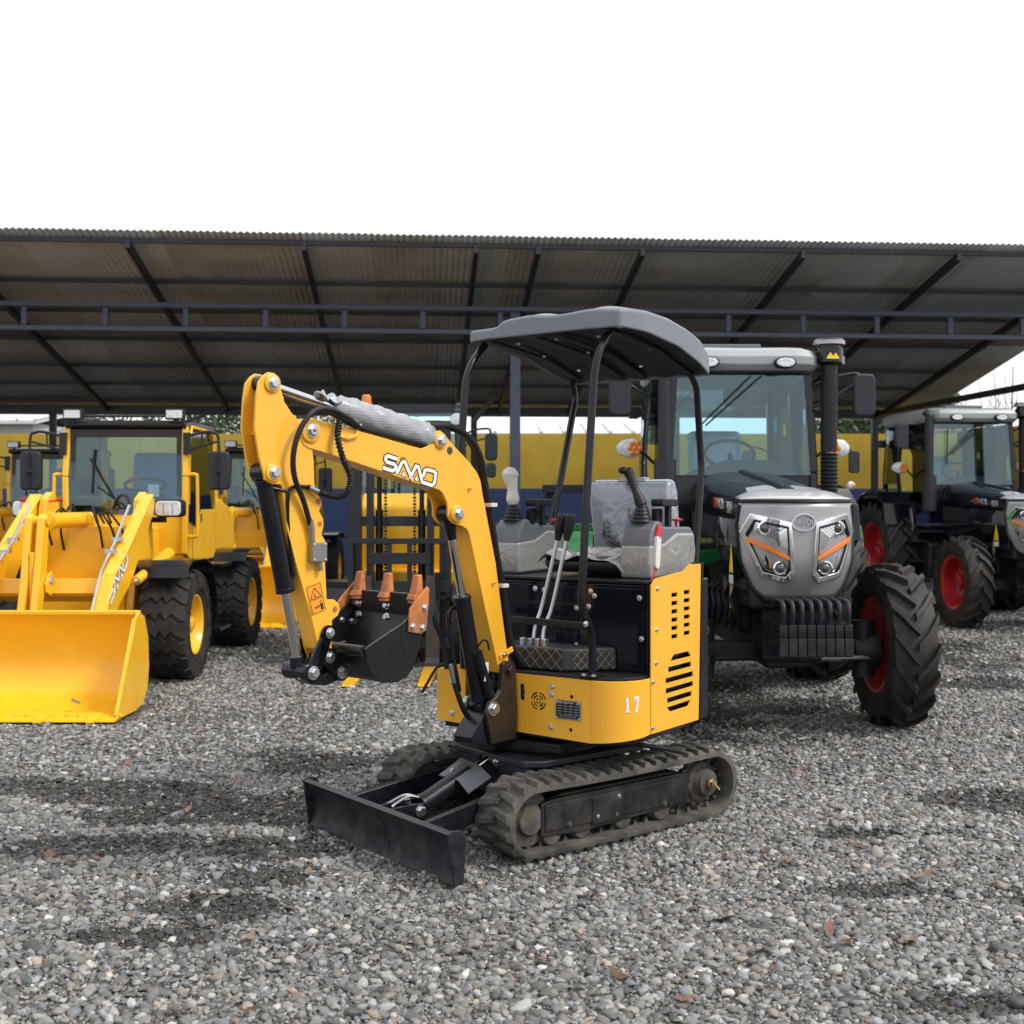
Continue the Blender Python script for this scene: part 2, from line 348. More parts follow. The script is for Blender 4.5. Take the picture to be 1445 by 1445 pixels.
for n in (n1, vo, vo2): t.links.new(geo.outputs['Position'], n.inputs['Vector'])
cr = nd(t, 'ShaderNodeValToRGB'); e = cr.color_ramp.elements; e[0].position = 0; e[0].color = (.035, .033, .03, 1); e[1].position = 1; e[1].color = (.17, .165, .155, 1)
sep = nd(t, 'ShaderNodeSeparateColor'); t.links.new(vo.outputs['Color'], sep.inputs[0]); t.links.new(sep.outputs[0], cr.inputs[0])
soil = nd(t, 'ShaderNodeMix', data_type='RGBA'); soil.inputs[6].default_value = (.058, .053, .047, 1); soil.inputs[7].default_value = (.105, .099, .09, 1); t.links.new(n1.outputs[0], soil.inputs[0])
m1 = nd(t, 'ShaderNodeMix', data_type='RGBA'); m1.inputs[0].default_value = .5; t.links.new(cr.outputs[0], m1.inputs[6]); t.links.new(soil.outputs[2], m1.inputs[7])
m2 = nd(t, 'ShaderNodeMix', data_type='RGBA'); m2.inputs[7].default_value = (.030, .026, .022, 1)
mm = nd(t, 'ShaderNodeMath', operation='MULTIPLY'); mm.inputs[1].default_value = .9; t.links.new(at.outputs['Fac'], mm.inputs[0]); t.links.new(mm.outputs[0], m2.inputs[0])
t.links.new(m1.outputs[2], m2.inputs[6]); t.links.new(m2.outputs[2], b.inputs['Base Color']); b.inputs['Roughness'].default_value = .85
ad = nd(t, 'ShaderNodeMath', operation='ADD'); t.links.new(vo.outputs['Distance'], ad.inputs[0]); t.links.new(vo2.outputs['Distance'], ad.inputs[1])
bp = nd(t, 'ShaderNodeBump'); bp.invert = True; bp.inputs['Strength'].default_value = .8; bp.inputs['Distance'].default_value = .012
t.links.new(ad.outputs[0], bp.inputs['Height']); t.links.new(bp.outputs[0], b.inputs['Normal'])
me.materials.append(gm); ground = bpy.data.objects.new('ground', me); COL.objects.link(ground); tag(ground, 'grey gravel yard with dark muddy wheel marks', 'ground', kind='structure')

def scatter(n, y0, y1, half, size, sd, bare=.42):
    """stone spots, as many per square metre everywhere in a strip that widens with distance"""
    y = np.sqrt(rng.uniform(y0**2, y1**2, n)); x = rng.uniform(-1, 1, n)*half*y
    m = mudf(x, y); so = blobs(x, y, SOFT)
    pat = np.clip(.5+.5*noise2(x+9, y-4), 0, 1)
    keep = rng.uniform(0, 1, n) > np.clip(m*bare+so*.5+.32*pat, 0, .9)
    keep &= ~((x > -4.45) & (x < -2.6) & (y > 8.0) & (y < 8.85))
    x, y, m = x[keep], y[keep], m[keep]; k = len(x)
    s = size*np.exp(rng.normal(0, sd, k)); s = np.minimum(s, size*2.3)
    s = np.where(rng.uniform(0, 1, k) < .015, s*1.6, s)
    return x, y, s, m
sets = [scatter(92000, 2.7, 6.6, .60, .0078, .50), scatter(112000, 2.7, 6.6, .60, .0046, .3, .1), scatter(124000, 6.6, 11, .60, .0089, .40), scatter(112000, 11, 20, .60, .0128, .3)]
nst = sum(len(q[0]) for q in sets)
cl = scatter(150000, 3.1, 9.5, .5, .0055, .5, 0); kp = mudf(cl[0], cl[1]) > rng.uniform(.15, .9, len(cl[0])); sets.append(tuple(q[kp] for q in cl))     # clods of wet soil
px, py, ps, pm = [np.concatenate(q) for q in zip(*sets)]; N = len(px)
pz = ruts(px, py)+ps*rng.uniform(.05, .5, N)
me = bpy.data.meshes.new('gravel'); me.vertices.add(N); me.vertices.foreach_set('co', np.stack([px, py, pz], -1).astype(np.float32).ravel())
def attr(name, typ, arr, key):
    q = me.attributes.new(name, typ, 'POINT'); q.data.foreach_set(key, np.ascontiguousarray(arr).ravel())
fl = rng.uniform(.45, .85, N); el = rng.uniform(.95, 1.5, N)
attr('scl', 'FLOAT_VECTOR', np.stack([ps*el, ps, ps*fl], -1).astype(np.float32), 'vector')
attr('rot', 'FLOAT_VECTOR', np.stack([rng.normal(0, .32, N), rng.normal(0, .32, N), rng.uniform(0, 6.28, N)], -1).astype(np.float32), 'vector')
attr('idx', 'INT', rng.integers(0, 7, N).astype(np.int32), 'value')
val = np.clip(np.exp(rng.normal(math.log(.178), .40, N)), .05, .48)*np.where(pm*.9 > rng.uniform(0, 1, N), rng.uniform(.22, .45, N), 1)
tint = rng.normal(0, 1, (N, 1))*np.array([[.03, .0, -.04]])+np.array([[1.0, .978, .938]])
warm = (rng.uniform(0, 1, (N, 1)) < .05)*np.array([[.20, .0, -.14]]); blue = (rng.uniform(0, 1, (N, 1)) < .04)*np.array([[-.08, 0, .08]])
val[nst:] = rng.uniform(.022, .055, N-nst); tint[nst:] = [1.0, .9, .8]
colr = np.concatenate([np.clip(val[:, None]*(tint+warm+blue), 0, 1), np.ones((N, 1))], 1)
attr('tone', 'FLOAT_COLOR', colr.astype(np.float32), 'color')
sm = bpy.data.materials.new('river_stone'); sm.use_nodes = True; t = sm.node_tree; b = t.nodes['Principled BSDF']
at = nd(t, 'ShaderNodeAttribute', attribute_name='tone', attribute_type='INSTANCER'); geo = nd(t, 'ShaderNodeNewGeometry')
n1 = nd(t, 'ShaderNodeTexNoise'); n1.inputs['Scale'].default_value = 90; n1.inputs['Detail'].default_value = 4; t.links.new(geo.outputs['Position'], n1.inputs['Vector'])
mr = nd(t, 'ShaderNodeMapRange'); mr.inputs['To Min'].default_value = .65; mr.inputs['To Max'].default_value = 1.35; t.links.new(n1.outputs[0], mr.inputs[0])
vm = nd(t, 'ShaderNodeVectorMath', operation='SCALE'); t.links.new(at.outputs['Color'], vm.inputs[0]); t.links.new(mr.outputs[0], vm.inputs['Scale'])
t.links.new(vm.outputs[0], b.inputs['Base Color']); b.inputs['Roughness'].default_value = .62; b.inputs['Specular IOR Level'].default_value = .4
ng = bpy.data.node_groups.new('stones', 'GeometryNodeTree'); ng.interface.new_socket('Geometry', in_out='INPUT', socket_type='NodeSocketGeometry'); ng.interface.new_socket('Geometry', in_out='OUTPUT', socket_type='NodeSocketGeometry')
gi = ng.nodes.new('NodeGroupInput'); go = ng.nodes.new('NodeGroupOutput'); jn = ng.nodes.new('GeometryNodeJoinGeometry')
for k in range(7):
    ic = ng.nodes.new('GeometryNodeMeshIcoSphere'); ic.inputs['Radius'].default_value = 1; ic.inputs['Subdivisions'].default_value = 2
    no = ng.nodes.new('ShaderNodeTexNoise'); no.inputs['Scale'].default_value = .75+.1*k; no.inputs['Detail'].default_value = 1
    ps_ = ng.nodes.new('GeometryNodeInputPosition'); av = ng.nodes.new('ShaderNodeVectorMath'); av.operation = 'ADD'; av.inputs[1].default_value = (k*7.3, k*3.1, k*5.7)
    ng.links.new(ps_.outputs[0], av.inputs[0]); ng.links.new(av.outputs[0], no.inputs['Vector'])
    su = ng.nodes.new('ShaderNodeVectorMath'); su.operation = 'SUBTRACT'; su.inputs[1].default_value = (.5, .5, .5); ng.links.new(no.outputs['Color'], su.inputs[0])
    ml = ng.nodes.new('ShaderNodeVectorMath'); ml.operation = 'SCALE'; ml.inputs['Scale'].default_value = 1.5; ng.links.new(su.outputs[0], ml.inputs[0])
    sp = ng.nodes.new('GeometryNodeSetPosition'); ng.links.new(ic.outputs[0], sp.inputs['Geometry']); ng.links.new(ml.outputs[0], sp.inputs['Offset'])
    ss = ng.nodes.new('GeometryNodeSetShadeSmooth'); ng.links.new(sp.outputs[0], ss.inputs['Geometry'])
    st = ng.nodes.new('GeometryNodeSetMaterial'); st.inputs['Material'].default_value = sm; ng.links.new(ss.outputs[0], st.inputs['Geometry'])
    gg = ng.nodes.new('GeometryNodeGeometryToInstance'); ng.links.new(st.outputs[0], gg.inputs[0]); ng.links.new(gg.outputs[0], jn.inputs[0])
ip = ng.nodes.new('GeometryNodeInstanceOnPoints'); ip.inputs['Pick Instance'].default_value = True
m2p = ng.nodes.new('GeometryNodeMeshToPoints'); ng.links.new(gi.outputs[0], m2p.inputs[0]); ng.links.new(m2p.outputs[0], ip.inputs['Points']); ng.links.new(jn.outputs[0], ip.inputs['Instance'])
for nm, ty, so in (('idx', 'INT', 'Instance Index'), ('rot', 'FLOAT_VECTOR', 'Rotation'), ('scl', 'FLOAT_VECTOR', 'Scale')):
    na = ng.nodes.new('GeometryNodeInputNamedAttribute'); na.data_type = ty; na.inputs['Name'].default_value = nm; ng.links.new(na.outputs[0], ip.inputs[so])
ng.links.new(ip.outputs[0], go.inputs[0])
me.materials.append(sm)
gravel = bpy.data.objects.new('gravel', me); COL.objects.link(gravel); gravel.modifiers.new('stones', 'NODES').node_group = ng
tag(gravel, 'loose grey river gravel covering the yard', 'gravel', kind='stuff')

# ---------------------------------------------------------------- open shed
K['sheet'] = mat('weathered_zinc_sheet', (.53, .555, .58), .55, metal=.1, var=.14, vscale=.9, dust=((.40, .375, .34), .45, 1.6))
K['sheet2'] = mat('older_zinc_sheet', (.46, .465, .47), .58, metal=.1, var=.18, vscale=1.1, dust=((.33, .285, .23), .55, 2.0))
K['shed_steel'] = mat('shed_blue_black_steel', (.016, .019, .028), .45, var=.12)
K['truss_steel'] = mat('shed_slate_blue_steel', (.075, .095, .15), .45, var=.12)
K['timber'] = mat('grey_brace', (.24, .22, .2), .6)
HF = Matrix(frame((0, 14.34), (1, .075)))       # x to the right along the eave, y to the back
shed = thing('open_shed', (0, 0, 0), 0, 'long open shed with corrugated metal roof sloping down to the back', 'shed')
SL = .19; ZF = 4.6
def rz_(yb): return ZF-SL*yb
PIT = .076; NW = 11
x = -11.7; ci = 0
while x < 7.7:
    for row, (ya, yb) in enumerate(((0, 4.0), (3.85, 7.75))):
        b = MB(HF); dz = .0 if row else .012; sk = rng.uniform(-.006, .006)
        b.grid(lambda u, v: (x+u*(NW*PIT+.03), ya+v*(yb-ya)+sk, rz_(ya+v*(yb-ya))+dz+.0095*math.sin((x+u*(NW*PIT+.03))/PIT*2*math.pi)+.0035*(ci % 2)), NW*8+3, 4)
        b.build('roof_sheet', 'sheet' if rng.uniform() < .68 else 'sheet2', shed, thick=.0015, normals=False, ang=80)
    x += NW*PIT; ci += 1
for yb in (.16, 1.46, 2.56, 3.76, 5.06, 6.06, 7.1):
    MB(HF).box(-11.7, 7.62, yb-.022, yb+.022, rz_(yb)-.070, rz_(yb)-.016).build('purlin', 'shed_steel', shed, bevel=.004)
for xr in (-8.6, -6.55, -4.48, -2.45, -.42, .32, 1.58, 3.55, 5.5, 7.4):
    b = MB(HF); w = .028; b.hexa([(xr-w, .06, rz_(.06)-.072), (xr+w, .06, rz_(.06)-.072), (xr+w, 7.6, rz_(7.6)-.072), (xr-w, 7.6, rz_(7.6)-.072),
            (xr-w, .06, rz_(.06)-.17), (xr+w, .06, rz_(.06)-.17), (xr+w, 7.6, rz_(7.6)-.17), (xr-w, 7.6, rz_(7.6)-.17)])
    b.build('rafter', 'shed_steel', shed, bevel=.004)
YP = 1.88; ZT = 4.075; ZB = 3.73
MB(HF).box(-11.7, 7.55, YP-.04, YP+.04, ZT-.062, ZT).build('truss_chord', 'truss_steel', shed, bevel=.005)
MB(HF).box(-11.7, 7.55, YP-.04, YP+.04, ZB-.03, ZB+.032).build('truss_chord', 'truss_steel', shed, bevel=.005)
x = -11.4
while x < 7.5:
    MB(HF).box(x-.035, x+.035, YP-.03, YP+.03, ZB+.04, ZT-.075).build('truss_strut', 'truss_steel', shed, bevel=.004); x += 1.035
for xp in (-9.4, .19):
    MB(HF).box(xp-.068, xp+.068, YP+.045, YP+.18, -.1, rz_(YP)-.2).build('post', 'truss_steel', shed, bevel=.006)
MB(HF).box(-11.7, 7.5, 7.35, 7.47, 2.98, 3.14).build('eave_beam', 'shed_steel', shed, bevel=.006)
for xp in (-11.2, -7.5, -3.8, -.13, 3.55, 7.25):
    MB(HF).box(xp-.055, xp+.055, 7.36, 7.46, -.1, 2.98).build('post', 'shed_steel', shed, bevel=.006)
MB(HF).bar((-.13, 7.36, 2.9), (.22, 6.5, 3.30), .05, .09).build('brace', 'timber', shed, bevel=.004)
MB(HF).bar((7.3, 7.4, 3.06), (7.3, -2.0, 3.06), .07, .09).build('side_beam', 'shed_steel', shed, bevel=.006)
MB(HF).bar((7.3, -2.0, -.1), (7.3, -2.0, 3.01), .1, .1).build('post', 'shed_steel', shed, bevel=.006)

# ---------------------------------------------------------------- boundary wall, far roofs, trees
K['wall_y'] = mat('mustard_wall_paint', (.46, .305, .025), .75, var=.10, vscale=1.2, bump=.1, bscale=40, dust=((.26, .18, .05), .4, 1.5))
K['wall_b'] = mat('navy_wall_paint', (.020, .042, .135), .7, var=.12, vscale=1.2, bump=.1, bscale=40)
wall = thing('boundary_wall', (0, 23.4, 0), 0, 'mustard yellow boundary wall with navy blue lower band behind the shed', 'wall')
MB().box(-26, 8.7, 0, .2, 1.70, 2.76).build('yellow_band', 'wall_y', wall)
MB().box(-26, 8.7, -.004, .204, -.2, 1.70).build('blue_band', 'wall_b', wall)
wall2 = thing('side_wall', (8.7, 23.4, 0), 0, 'mustard and navy side wall behind the tractor at the right edge', 'wall')
MB().box(0, .2, -9, .2, 1.70, 2.76).build('yellow_band', 'wall_y', wall2)
MB().box(-.004, .204, -9, .204, -.2, 1.70).build('blue_band', 'wall_b', wall2)
K['far_white'] = mat('pale_tin_roof', (.62, .63, .64), .5, var=.08)
K['far_grey'] = mat('grey_tin_roof', (.30, .30, .31), .55, var=.12)
K['far_wall'] = mat('far_plaster', (.45, .44, .42), .8)
def far_house(name, x0, x1, y, ze, zr, depth, m, label):
    h = thing(name, ((x0+x1)/2, y, 0), 0, label, 'building'); w = (x1-x0)/2
    MB().box(-w+.2, w-.2, .3, depth-.3, 0, ze).build('wall', 'far_wall', h)
    b = MB(); n = int((x1-x0)/.5)
    b.prism([(0, ze-.05), (depth/2, zr), (depth, ze-.05), (depth, ze+.05), (depth/2, zr+.12), (0, ze+.05)], -w, w, 'yz')
    rf = b.build('roof', m, h)
    for i in range(n+1):
        xx = -w+(x1-x0)*i/n
        MB().bar((xx, -.02, ze+.07), (xx, depth/2, zr+.14), .06, .05).build('roof_rib', m, rf)
    return h
far_house('storage_barn', -.9, 3.3, 27.5, 2.95, 3.25, 5, 'far_white', 'pale ribbed tin roof just above the wall behind the canopy posts')
far_house('white_warehouse', -19, -13.0, 33, 3.6, 4.15, 8, 'far_white', 'white metal roofed warehouse beyond the wall at the left edge')
far_house('grey_cottage', -11.0, -7.6, 28.5, 2.9, 3.35, 5, 'far_grey', 'grey roofed low building beyond the wall behind the front loader')
far_house('brick_outhouse', 9.6, 11.6, 29, 3.1, 3.7, 4, K.setdefault('brick', mat('brick_red', (.28, .12, .08), .8, var=.3, vscale=6)), 'small brown roofed building beyond the wall by the shed corner')

def leaf_mat(name, c): 
    m = mat(name, c, .55, var=.45, vscale=5); return m
K['leaf'] = leaf_mat('evergreen_leaf', (.045, .085, .028)); K['leaf2'] = leaf_mat('olive_leaf', (.075, .105, .042))
K['bark'] = mat('bark', (.09, .075, .06), .9, var=.3, bump=.5, bscale=12)
def tree(name, x, y, h, rx, rz, m, label, n=5200, leaf=.16):
    t_ = thing(name, (x, y, 0), rng.uniform(0, 6), label, 'tree', 'trees beyond the boundary wall')
    b = MB(); top = h-rz*.6
    b.tube([(0, 0, -.1), (.05, .03, top*.35), (-.06, .08, top*.7), (0, 0, top)], [.22, .17, .12, .05], 9); lob = []
    for k in range(9):
        a = k*2.4; z0 = h-rz*1.7+rng.uniform(0, rz*1.3); e = (math.cos(a)*rx*.6, math.sin(a)*rx*.6, z0+rng.uniform(.3, .9))
        b.tube([(0, 0, z0-.5), (e[0]*.5, e[1]*.5, z0), e], [.07, .045, .015], 6); lob.append((e, rng.uniform(.32, .5)*rx))
    b.build('trunk', 'bark', t_)
    lob.append(((0, 0, h-rz*.5), rx*.5)); c = MB(); vs = []; fs = []
    for i in range(n):
        (ex, ey, ez), lr = lob[rng.integers(len(lob))]; d = rng.normal(0, 1, 3); d /= np.linalg.norm(d); p = np.array([ex, ey, ez])+d*lr*rng.uniform(.45, 1.05)*np.array([1, 1, rz/rx])
        u = rng.normal(0, 1, 3); u /= np.linalg.norm(u); w = np.cross(u, rng.normal(0, 1, 3)); w /= np.linalg.norm(w); l = leaf*rng.uniform(.6, 1.3)
        o = len(vs); vs += [p-u*l*.5, p+w*l*.25, p+u*l*.5, p-w*l*.25]; fs.append((o, o+1, o+2, o+3))
    c.add(vs, fs); c.build('crown', m, t_, normals=False)
    return t_
tree('evergreen_tree', -8.0, 30, 5.2, 2.6, 2.2, 'leaf', 'dark green tree over the wall behind the front loader cab')
tree('evergreen_tree', -6.2, 31, 5.3, 2.6, 2.2, 'leaf2', 'olive tree over the wall just left of the boom top')
tree('conifer_tree', 7.6, 27, 4.4, 1.8, 1.7, 'leaf', 'dark evergreen tree over the wall behind the tractor mirror', 6000)
tree('conifer_tree', 9.6, 30, 4.4, 1.7, 1.7, 'leaf2', 'paler evergreen tree beside the shed corner over the wall', 6000)
K['twig'] = mat('bare_twigs', (.10, .085, .075), .9)
def bare(x, y, h, label, n=11):
    t_ = thing('bare_shrub', (x, y, 0), 0, label, 'shrub', 'bare shrubs behind the side wall'); b = MB()
    for k in range(n):
        a = rng.uniform(0, 6.28); r = rng.uniform(.1, 1.2); hh = h*rng.uniform(.75, 1.05)
        p = [(0, 0, 0), (math.cos(a)*r*.3, math.sin(a)*r*.3, hh*.45), (math.cos(a)*r*.8, math.sin(a)*r*.8, hh*.8), (math.cos(a)*r, math.sin(a)*r, hh)]
        b.tube(catmull(p, 3), [.012*(1-i/11)+.003 for i in range(10)], 5)
        for j in range(3):
            q = Vector(p[2])+Vector(rng.normal(0, .06, 3)); b.tube([q, q+Vector((rng.normal(0, .25), rng.normal(0, .25), rng.uniform(.2, .6)))], [.008, .003], 4)
    b.build('twigs', 'twig', t_); return t_
bare(10.0, 24.5, 4.3, 'bare twiggy shrub showing between the shed roof edge and the side beam')
bare(11.6, 25.5, 4.0, 'lower bare shrub above the parked tractor roof at the right edge', 8)

# ---------------------------------------------------------------- mini excavator (x forward, y to its left, z up)
UO, UH = (.17, 5.67), (-.785, -.62)
UM = frame(UO, UH)
ex = thing('mini_excavator', (*UO, 0), math.atan2(UH[1], UH[0]), 'yellow mini excavator with grey canopy and rubber tracks in the foreground', 'excavator')
XS = UM.inverted() @ frame(UO, (-.56, -.83))                 # slewed upper body
XB = UM.inverted() @ frame((-.0369, 5.3633), (-.67, -.742))  # boom, swung a little further
# --- undercarriage
def track_path():
    P = [(x, .022) for x in np.linspace(-.585, .46, 16)]
    P += [(.47+.145*math.cos(R(a)), .163+.141*math.sin(R(a))) for a in np.linspace(-90, 95, 13)[1:]]
    P += [(x, .304+.008*(.46-x)-.010*math.sin((x+.58)/1.04*math.pi)) for x in np.linspace(.44, -.575, 14)[1:-1]]
    P += [(-.595+.147*math.cos(R(a)), .167+.145*math.sin(R(a))) for a in np.linspace(85, 270, 13)[:-1]]
    pts = [Vector((a, 0, b)) for a, b in P]; L = [0]
    for i in range(len(pts)): L.append(L[-1]+(pts[(i+1) % len(pts)]-pts[i]).length)
    def at(s):
        s %= L[-1]; i = max(k for k in range(len(pts)) if L[k] <= s); u = (s-L[i])/(L[i+1]-L[i]); p = pts[i].lerp(pts[(i+1) % len(pts)], u)
        return p
    def full(s):
        p = at(s); t = (at(s+.012)-at(s-.012)).normalized(); return p, t, Vector((t.z, 0, -t.x))
    return full, L[-1]
TP, TL = track_path()
for sgn in (1, -1):
    yo, yi = sgn*.50, sgn*.275
    b = MB(); n = 132; sec = [(.0, yo), (.006, yo*.995), (.006, yi*1.01), (.0, yi), (-.016, yi), (-.016, yo)]; vs = []
    for i in range(n):
        p, t, nn = TP(TL*i/n)
        vs += [p+nn*(a)+Vector((0, y, 0)) for a, y in sec]
    k = len(sec); fs = [(i*k+j, i*k+(j+1) % k, ((i+1) % n)*k+(j+1) % k, ((i+1) % n)*k+j) for i in range(n) for j in range(k)]
    b.add(vs, fs)
    NL = 44
    for i in range(NL):
        s = TL*i/NL
        for (ya, yb, ds, hh) in ((yo, sgn*.375, 0, .024), (yi, sgn*.40, .5, .024)):
            p, t, nn = TP(s+ds*TL/NL); l = .026; lt = .012; ym = ya+(yb-ya)*.08; r8 = rng.uniform(-.003, .003, 4); sk = .02
            c = [p-t*l+nn*.004+Vector((0, ya, 0)), p+t*l+nn*.004+Vector((0, ya, 0)), p+t*(l*.8+sk)+nn*.004+Vector((0, yb, 0)), p-t*(l*.8-sk)+nn*.004+Vector((0, yb, 0)),
                 p-t*(lt+r8[0])+nn*hh+Vector((0, ym, 0)), p+t*(lt+r8[1])+nn*hh+Vector((0, ym, 0)), p+t*(lt*.7+sk)+nn*(hh+r8[2])+Vector((0, yb, 0)), p-t*(lt*.7-sk)+nn*(hh+r8[3])+Vector((0, yb, 0))]
            b.hexa(c)
    for i in range(NL):                                             # inner guide teeth
        p, t, nn = TP(TL*(i+.25)/NL); q = sgn*.3875
        for dy in (-.03, .03): b.hexa([p-t*.012-nn*.014+Vector((0, q+dy-.01, 0)), p+t*.012-nn*.014+Vector((0, q+dy-.01, 0)), p+t*.012-nn*.014+Vector((0, q+dy+.01, 0)), p-t*.012-nn*.014+Vector((0, q+dy+.01, 0)),
             p-t*.006-nn*.038+Vector((0, q+dy-.006, 0)), p+t*.006-nn*.038+Vector((0, q+dy-.006, 0)), p+t*.006-nn*.038+Vector((0, q+dy+.006, 0)), p-t*.006-nn*.038+Vector((0, q+dy+.006, 0))])
    tr = b.build('rubber_track', 'track', ex, ang=40)
    # side frame box with cover plates
    b = MB(); ya, yb = sorted((sgn*.455, sgn*.30))
    b.prism([(.42, .085), (.42, .222), (.36, .236), (-.43, .236), (-.47, .225), (-.47, .095), (.2, .07)], ya, yb)
    fr = b.build('track_frame', 'frame_black', ex, bevel=.006)
    ye = sgn*.455
    b = MB(); b.box(-.445, .40, *sorted((ye+sgn*.001, ye+sgn*.006)), .105, .216); b.build('cover_plate', 'frame_black', fr, bevel=.004)
    b = MB(); b.box(-.03, .14, *sorted((ye+sgn*.006, ye+sgn*.011)), .095, .210); b.build('cover_plate', 'frame_black', fr, bevel=.003)
    b = MB(); b.prism([(.38, .236), (.28, .248), (-.38, .248), (-.42, .236)], *sorted((sgn*.44, sgn*.31))); b.build('frame_top', 'frame_black', fr, bevel=.004)
    for x, z in ((.11, .125), (-.015, .195)): bolt(fr, None, (x, ye+sgn*.011, z), (0, sgn, 0), .0075)
    for x in (-.30, .0, .27): bolt(fr, None, (x, ye+sgn*.006, .118), (0, sgn, 0), .010, m='track_dark')
    for x in (-.30, -.06, .18, .35):
        b = MB(); b.lathe([(-.06, .052), (-.045, .058), (.045, .058), (.06, .05), (.066, .02)], (x, sgn*.385, .092), (0, sgn, 0), 24); b.build('track_roller', 'track_dark', fr)
    b = MB(); b.lathe([(-.05, .05), (-.05, .112), (-.02, .125), (.02, .125), (.04, .112), (.045, .07), (.06, .06), (.062, .0)], (.468, sgn*.39, .163), (0, sgn, 0), 32); b.build('idler_wheel', 'track_dark', fr)
    b = MB(); prof = []
    for i in range(56):
        a = 2*math.pi*i/56; r_ = .122 if (i % 4) in (0, 1) else .105; prof.append((-.593+r_*math.cos(a), .167+r_*math.sin(a)))
    b.prism(prof, *sorted((sgn*.37, sgn*.40)))
    b.lathe([(0, .098), (.02, .092), (.028, .072), (.05, .062), (.066, .058), (.07, .03)], (-.593, sgn*.40, .167), (0, sgn, 0), 32)
    sp = b.build('drive_sprocket', 'track_dark', fr, bevel=.002)
    b = MB(); b.lathe([(0, .028), (.012, .028), (.014, .018), (.03, .018), (.032, .008)], (-.593, sgn*.471, .167), (0, sgn, 0), 6); b.cyl((-.593, sgn*.5, .167), (-.612, sgn*.512, .142), .006); b.build('hub_nut', 'brass', sp)
    for i in range(9):
        a = 2*math.pi*i/9; bolt(sp, None, (-.593+.085*math.cos(a), sgn*.424, .187+.085*math.sin(a)), (0, sgn, 0), .007, m='track_dark')
b = MB()
b.prism([(-.33, -.30), (-.28, -.31), (.28, -.31), (.36, -.26), (.36, .26), (.28, .31), (-.28, .31), (-.33, .30)], .33, .36, 'xy')
b.hexa([(-.30, -.31, .16), (.30, -.31, .16), (.30, .31, .16), (-.30, .31, .16), (-.24, -.22, .335), (.26, -.22, .335), (.26, .22, .335), (-.24, .22, .335)])
b.box(.30, .345, -.26, .26, .17, .335)
cf = b.build('chassis', 'charcoal', ex, bevel=.007)
for sgn in (1, -1):
    b = MB(); b.prism([(.36, .36), (.10, .37), (-.25, .35), (-.2, .2), (.3, .2)], sgn*.22, sgn*.235); b.build('gusset', 'black', cf, bevel=.003)
b = MB(); b.lathe([(.0, .24), (.012, .25), (.05, .25), (.055, .2)], (0, 0, .361), (0, 0, 1), 48); b.build('slew_ring', 'track_dark', ex)
# --- dozer blade
b = MB(); prof = [(.925, .005), (.905, .06), (.905, .125), (.925, .19), (.952, .222), (.972, .212), (.945, .18), (.925, .125), (.925, .06), (.94, .005)]
b.prism(prof, -.58, .552); bl = b.build('dozer_blade', 'blade_black', ex, bevel=.003)
b = MB(); b.prism([(.905, .20), (.952, .224), (.968, .214), (.958, .205), (.90, .185), (.885, .175)], -.575, .548); b.build('top_flange', 'blade_black', bl, bevel=.004)
for sgn in (1, -1):
    b = MB(); b.prism([(.94, .004), (.972, .214), (.952, .226), (.91, .222), (.888, .195), (.89, .12), (.9, .004)], *((.552, .564) if sgn > 0 else (-.592, -.58))); b.build('end_plate', 'blade_black', bl, bevel=.003)
    b = MB(); b.bar((.90, sgn*.285, .15), (.30, sgn*.235, .235), .03, .085); b.build('blade_arm', 'black', ex, bevel=.005)
    b = MB(); b.prism([(.90, sgn*.40), (.90, sgn*.20), (.80, sgn*.27), (.80, sgn*.31)], .165, .178, 'xy'); b.build('arm_gusset', 'black', bl, bevel=.003)
b = MB(); b.cyl((.70, 0, .185), (.46, 0, .285), .043, n=24); b.cyl((.72, 0, .177), (.70, 0, .185), .047, n=24); bc = b.build('blade_cylinder', 'black', ex, bevel=.003)
b = MB(); b.cyl((.46, 0, .285), (.35, 0, .33), .018); b.build('rod', 'chrome', bc)
b = MB(); b.box(.72, .90, -.05, -.035, .14, .2); b.box(.72, .90, .035, .05, .14, .2); b.cyl((.755, -.07, .17), (.755, .07, .17), .017); b.build('clevis', 'black', bl, bevel=.003)
b = MB(); b.box(.31, .37, -.06, -.045, .27, .345); b.box(.31, .37, .045, .06, .27, .345); b.cyl((.345, -.075, .325), (.345, .075, .325), .016); b.build('cylinder_lug', 'black', bc, bevel=.003)
bolt(bl, None, (.755, .052, .17), (0, 1, 0), .02); bolt(bl, None, (.755, -.052, .185), (0, 0, 1), .018); bolt(bc, None, (.345, .061, .325), (0, 1, 0), .02)
b = MB(); th = .005; FL_, FR_, RL_, RR_ = (.565, -.085, .272), (.562, .055, .274), (.405, -.135, .318), (.43, .035, .318); BF_, BR_ = (.560, .130, .230), (.425, .115, .278)
for q in ((FL_, FR_, RR_, RL_), (FR_, BF_, BR_, RR_)): b.hexa([*q, *[(x-.001, y-.001, z-th) for x, y, z in q]])
K['guard'] = mat('guard_sky_sheen_grey', (.075, .08, .095), .3, spec=.6, var=.15)  # guard colour lightened to carry the sky reflected on its tilted plates
cg = b.build('cylinder_guard', 'guard', ex); bolt(cg, None, (.51, -.055, .288), (.28, 0, .96), .010); bolt(cg, None, (.515, -.01, .287), (.28, 0, .96), .010)
for k in (0, 1):
    b = MB(); b.tube(catmull([(.72, -.02+.03*k, .21), (.78, -.03+.03*k, .225), (.84, -.05+.04*k, .20), (.86, -.06+.05*k, .19)], 5), .006, 8); b.build('hose', 'steel', bc)

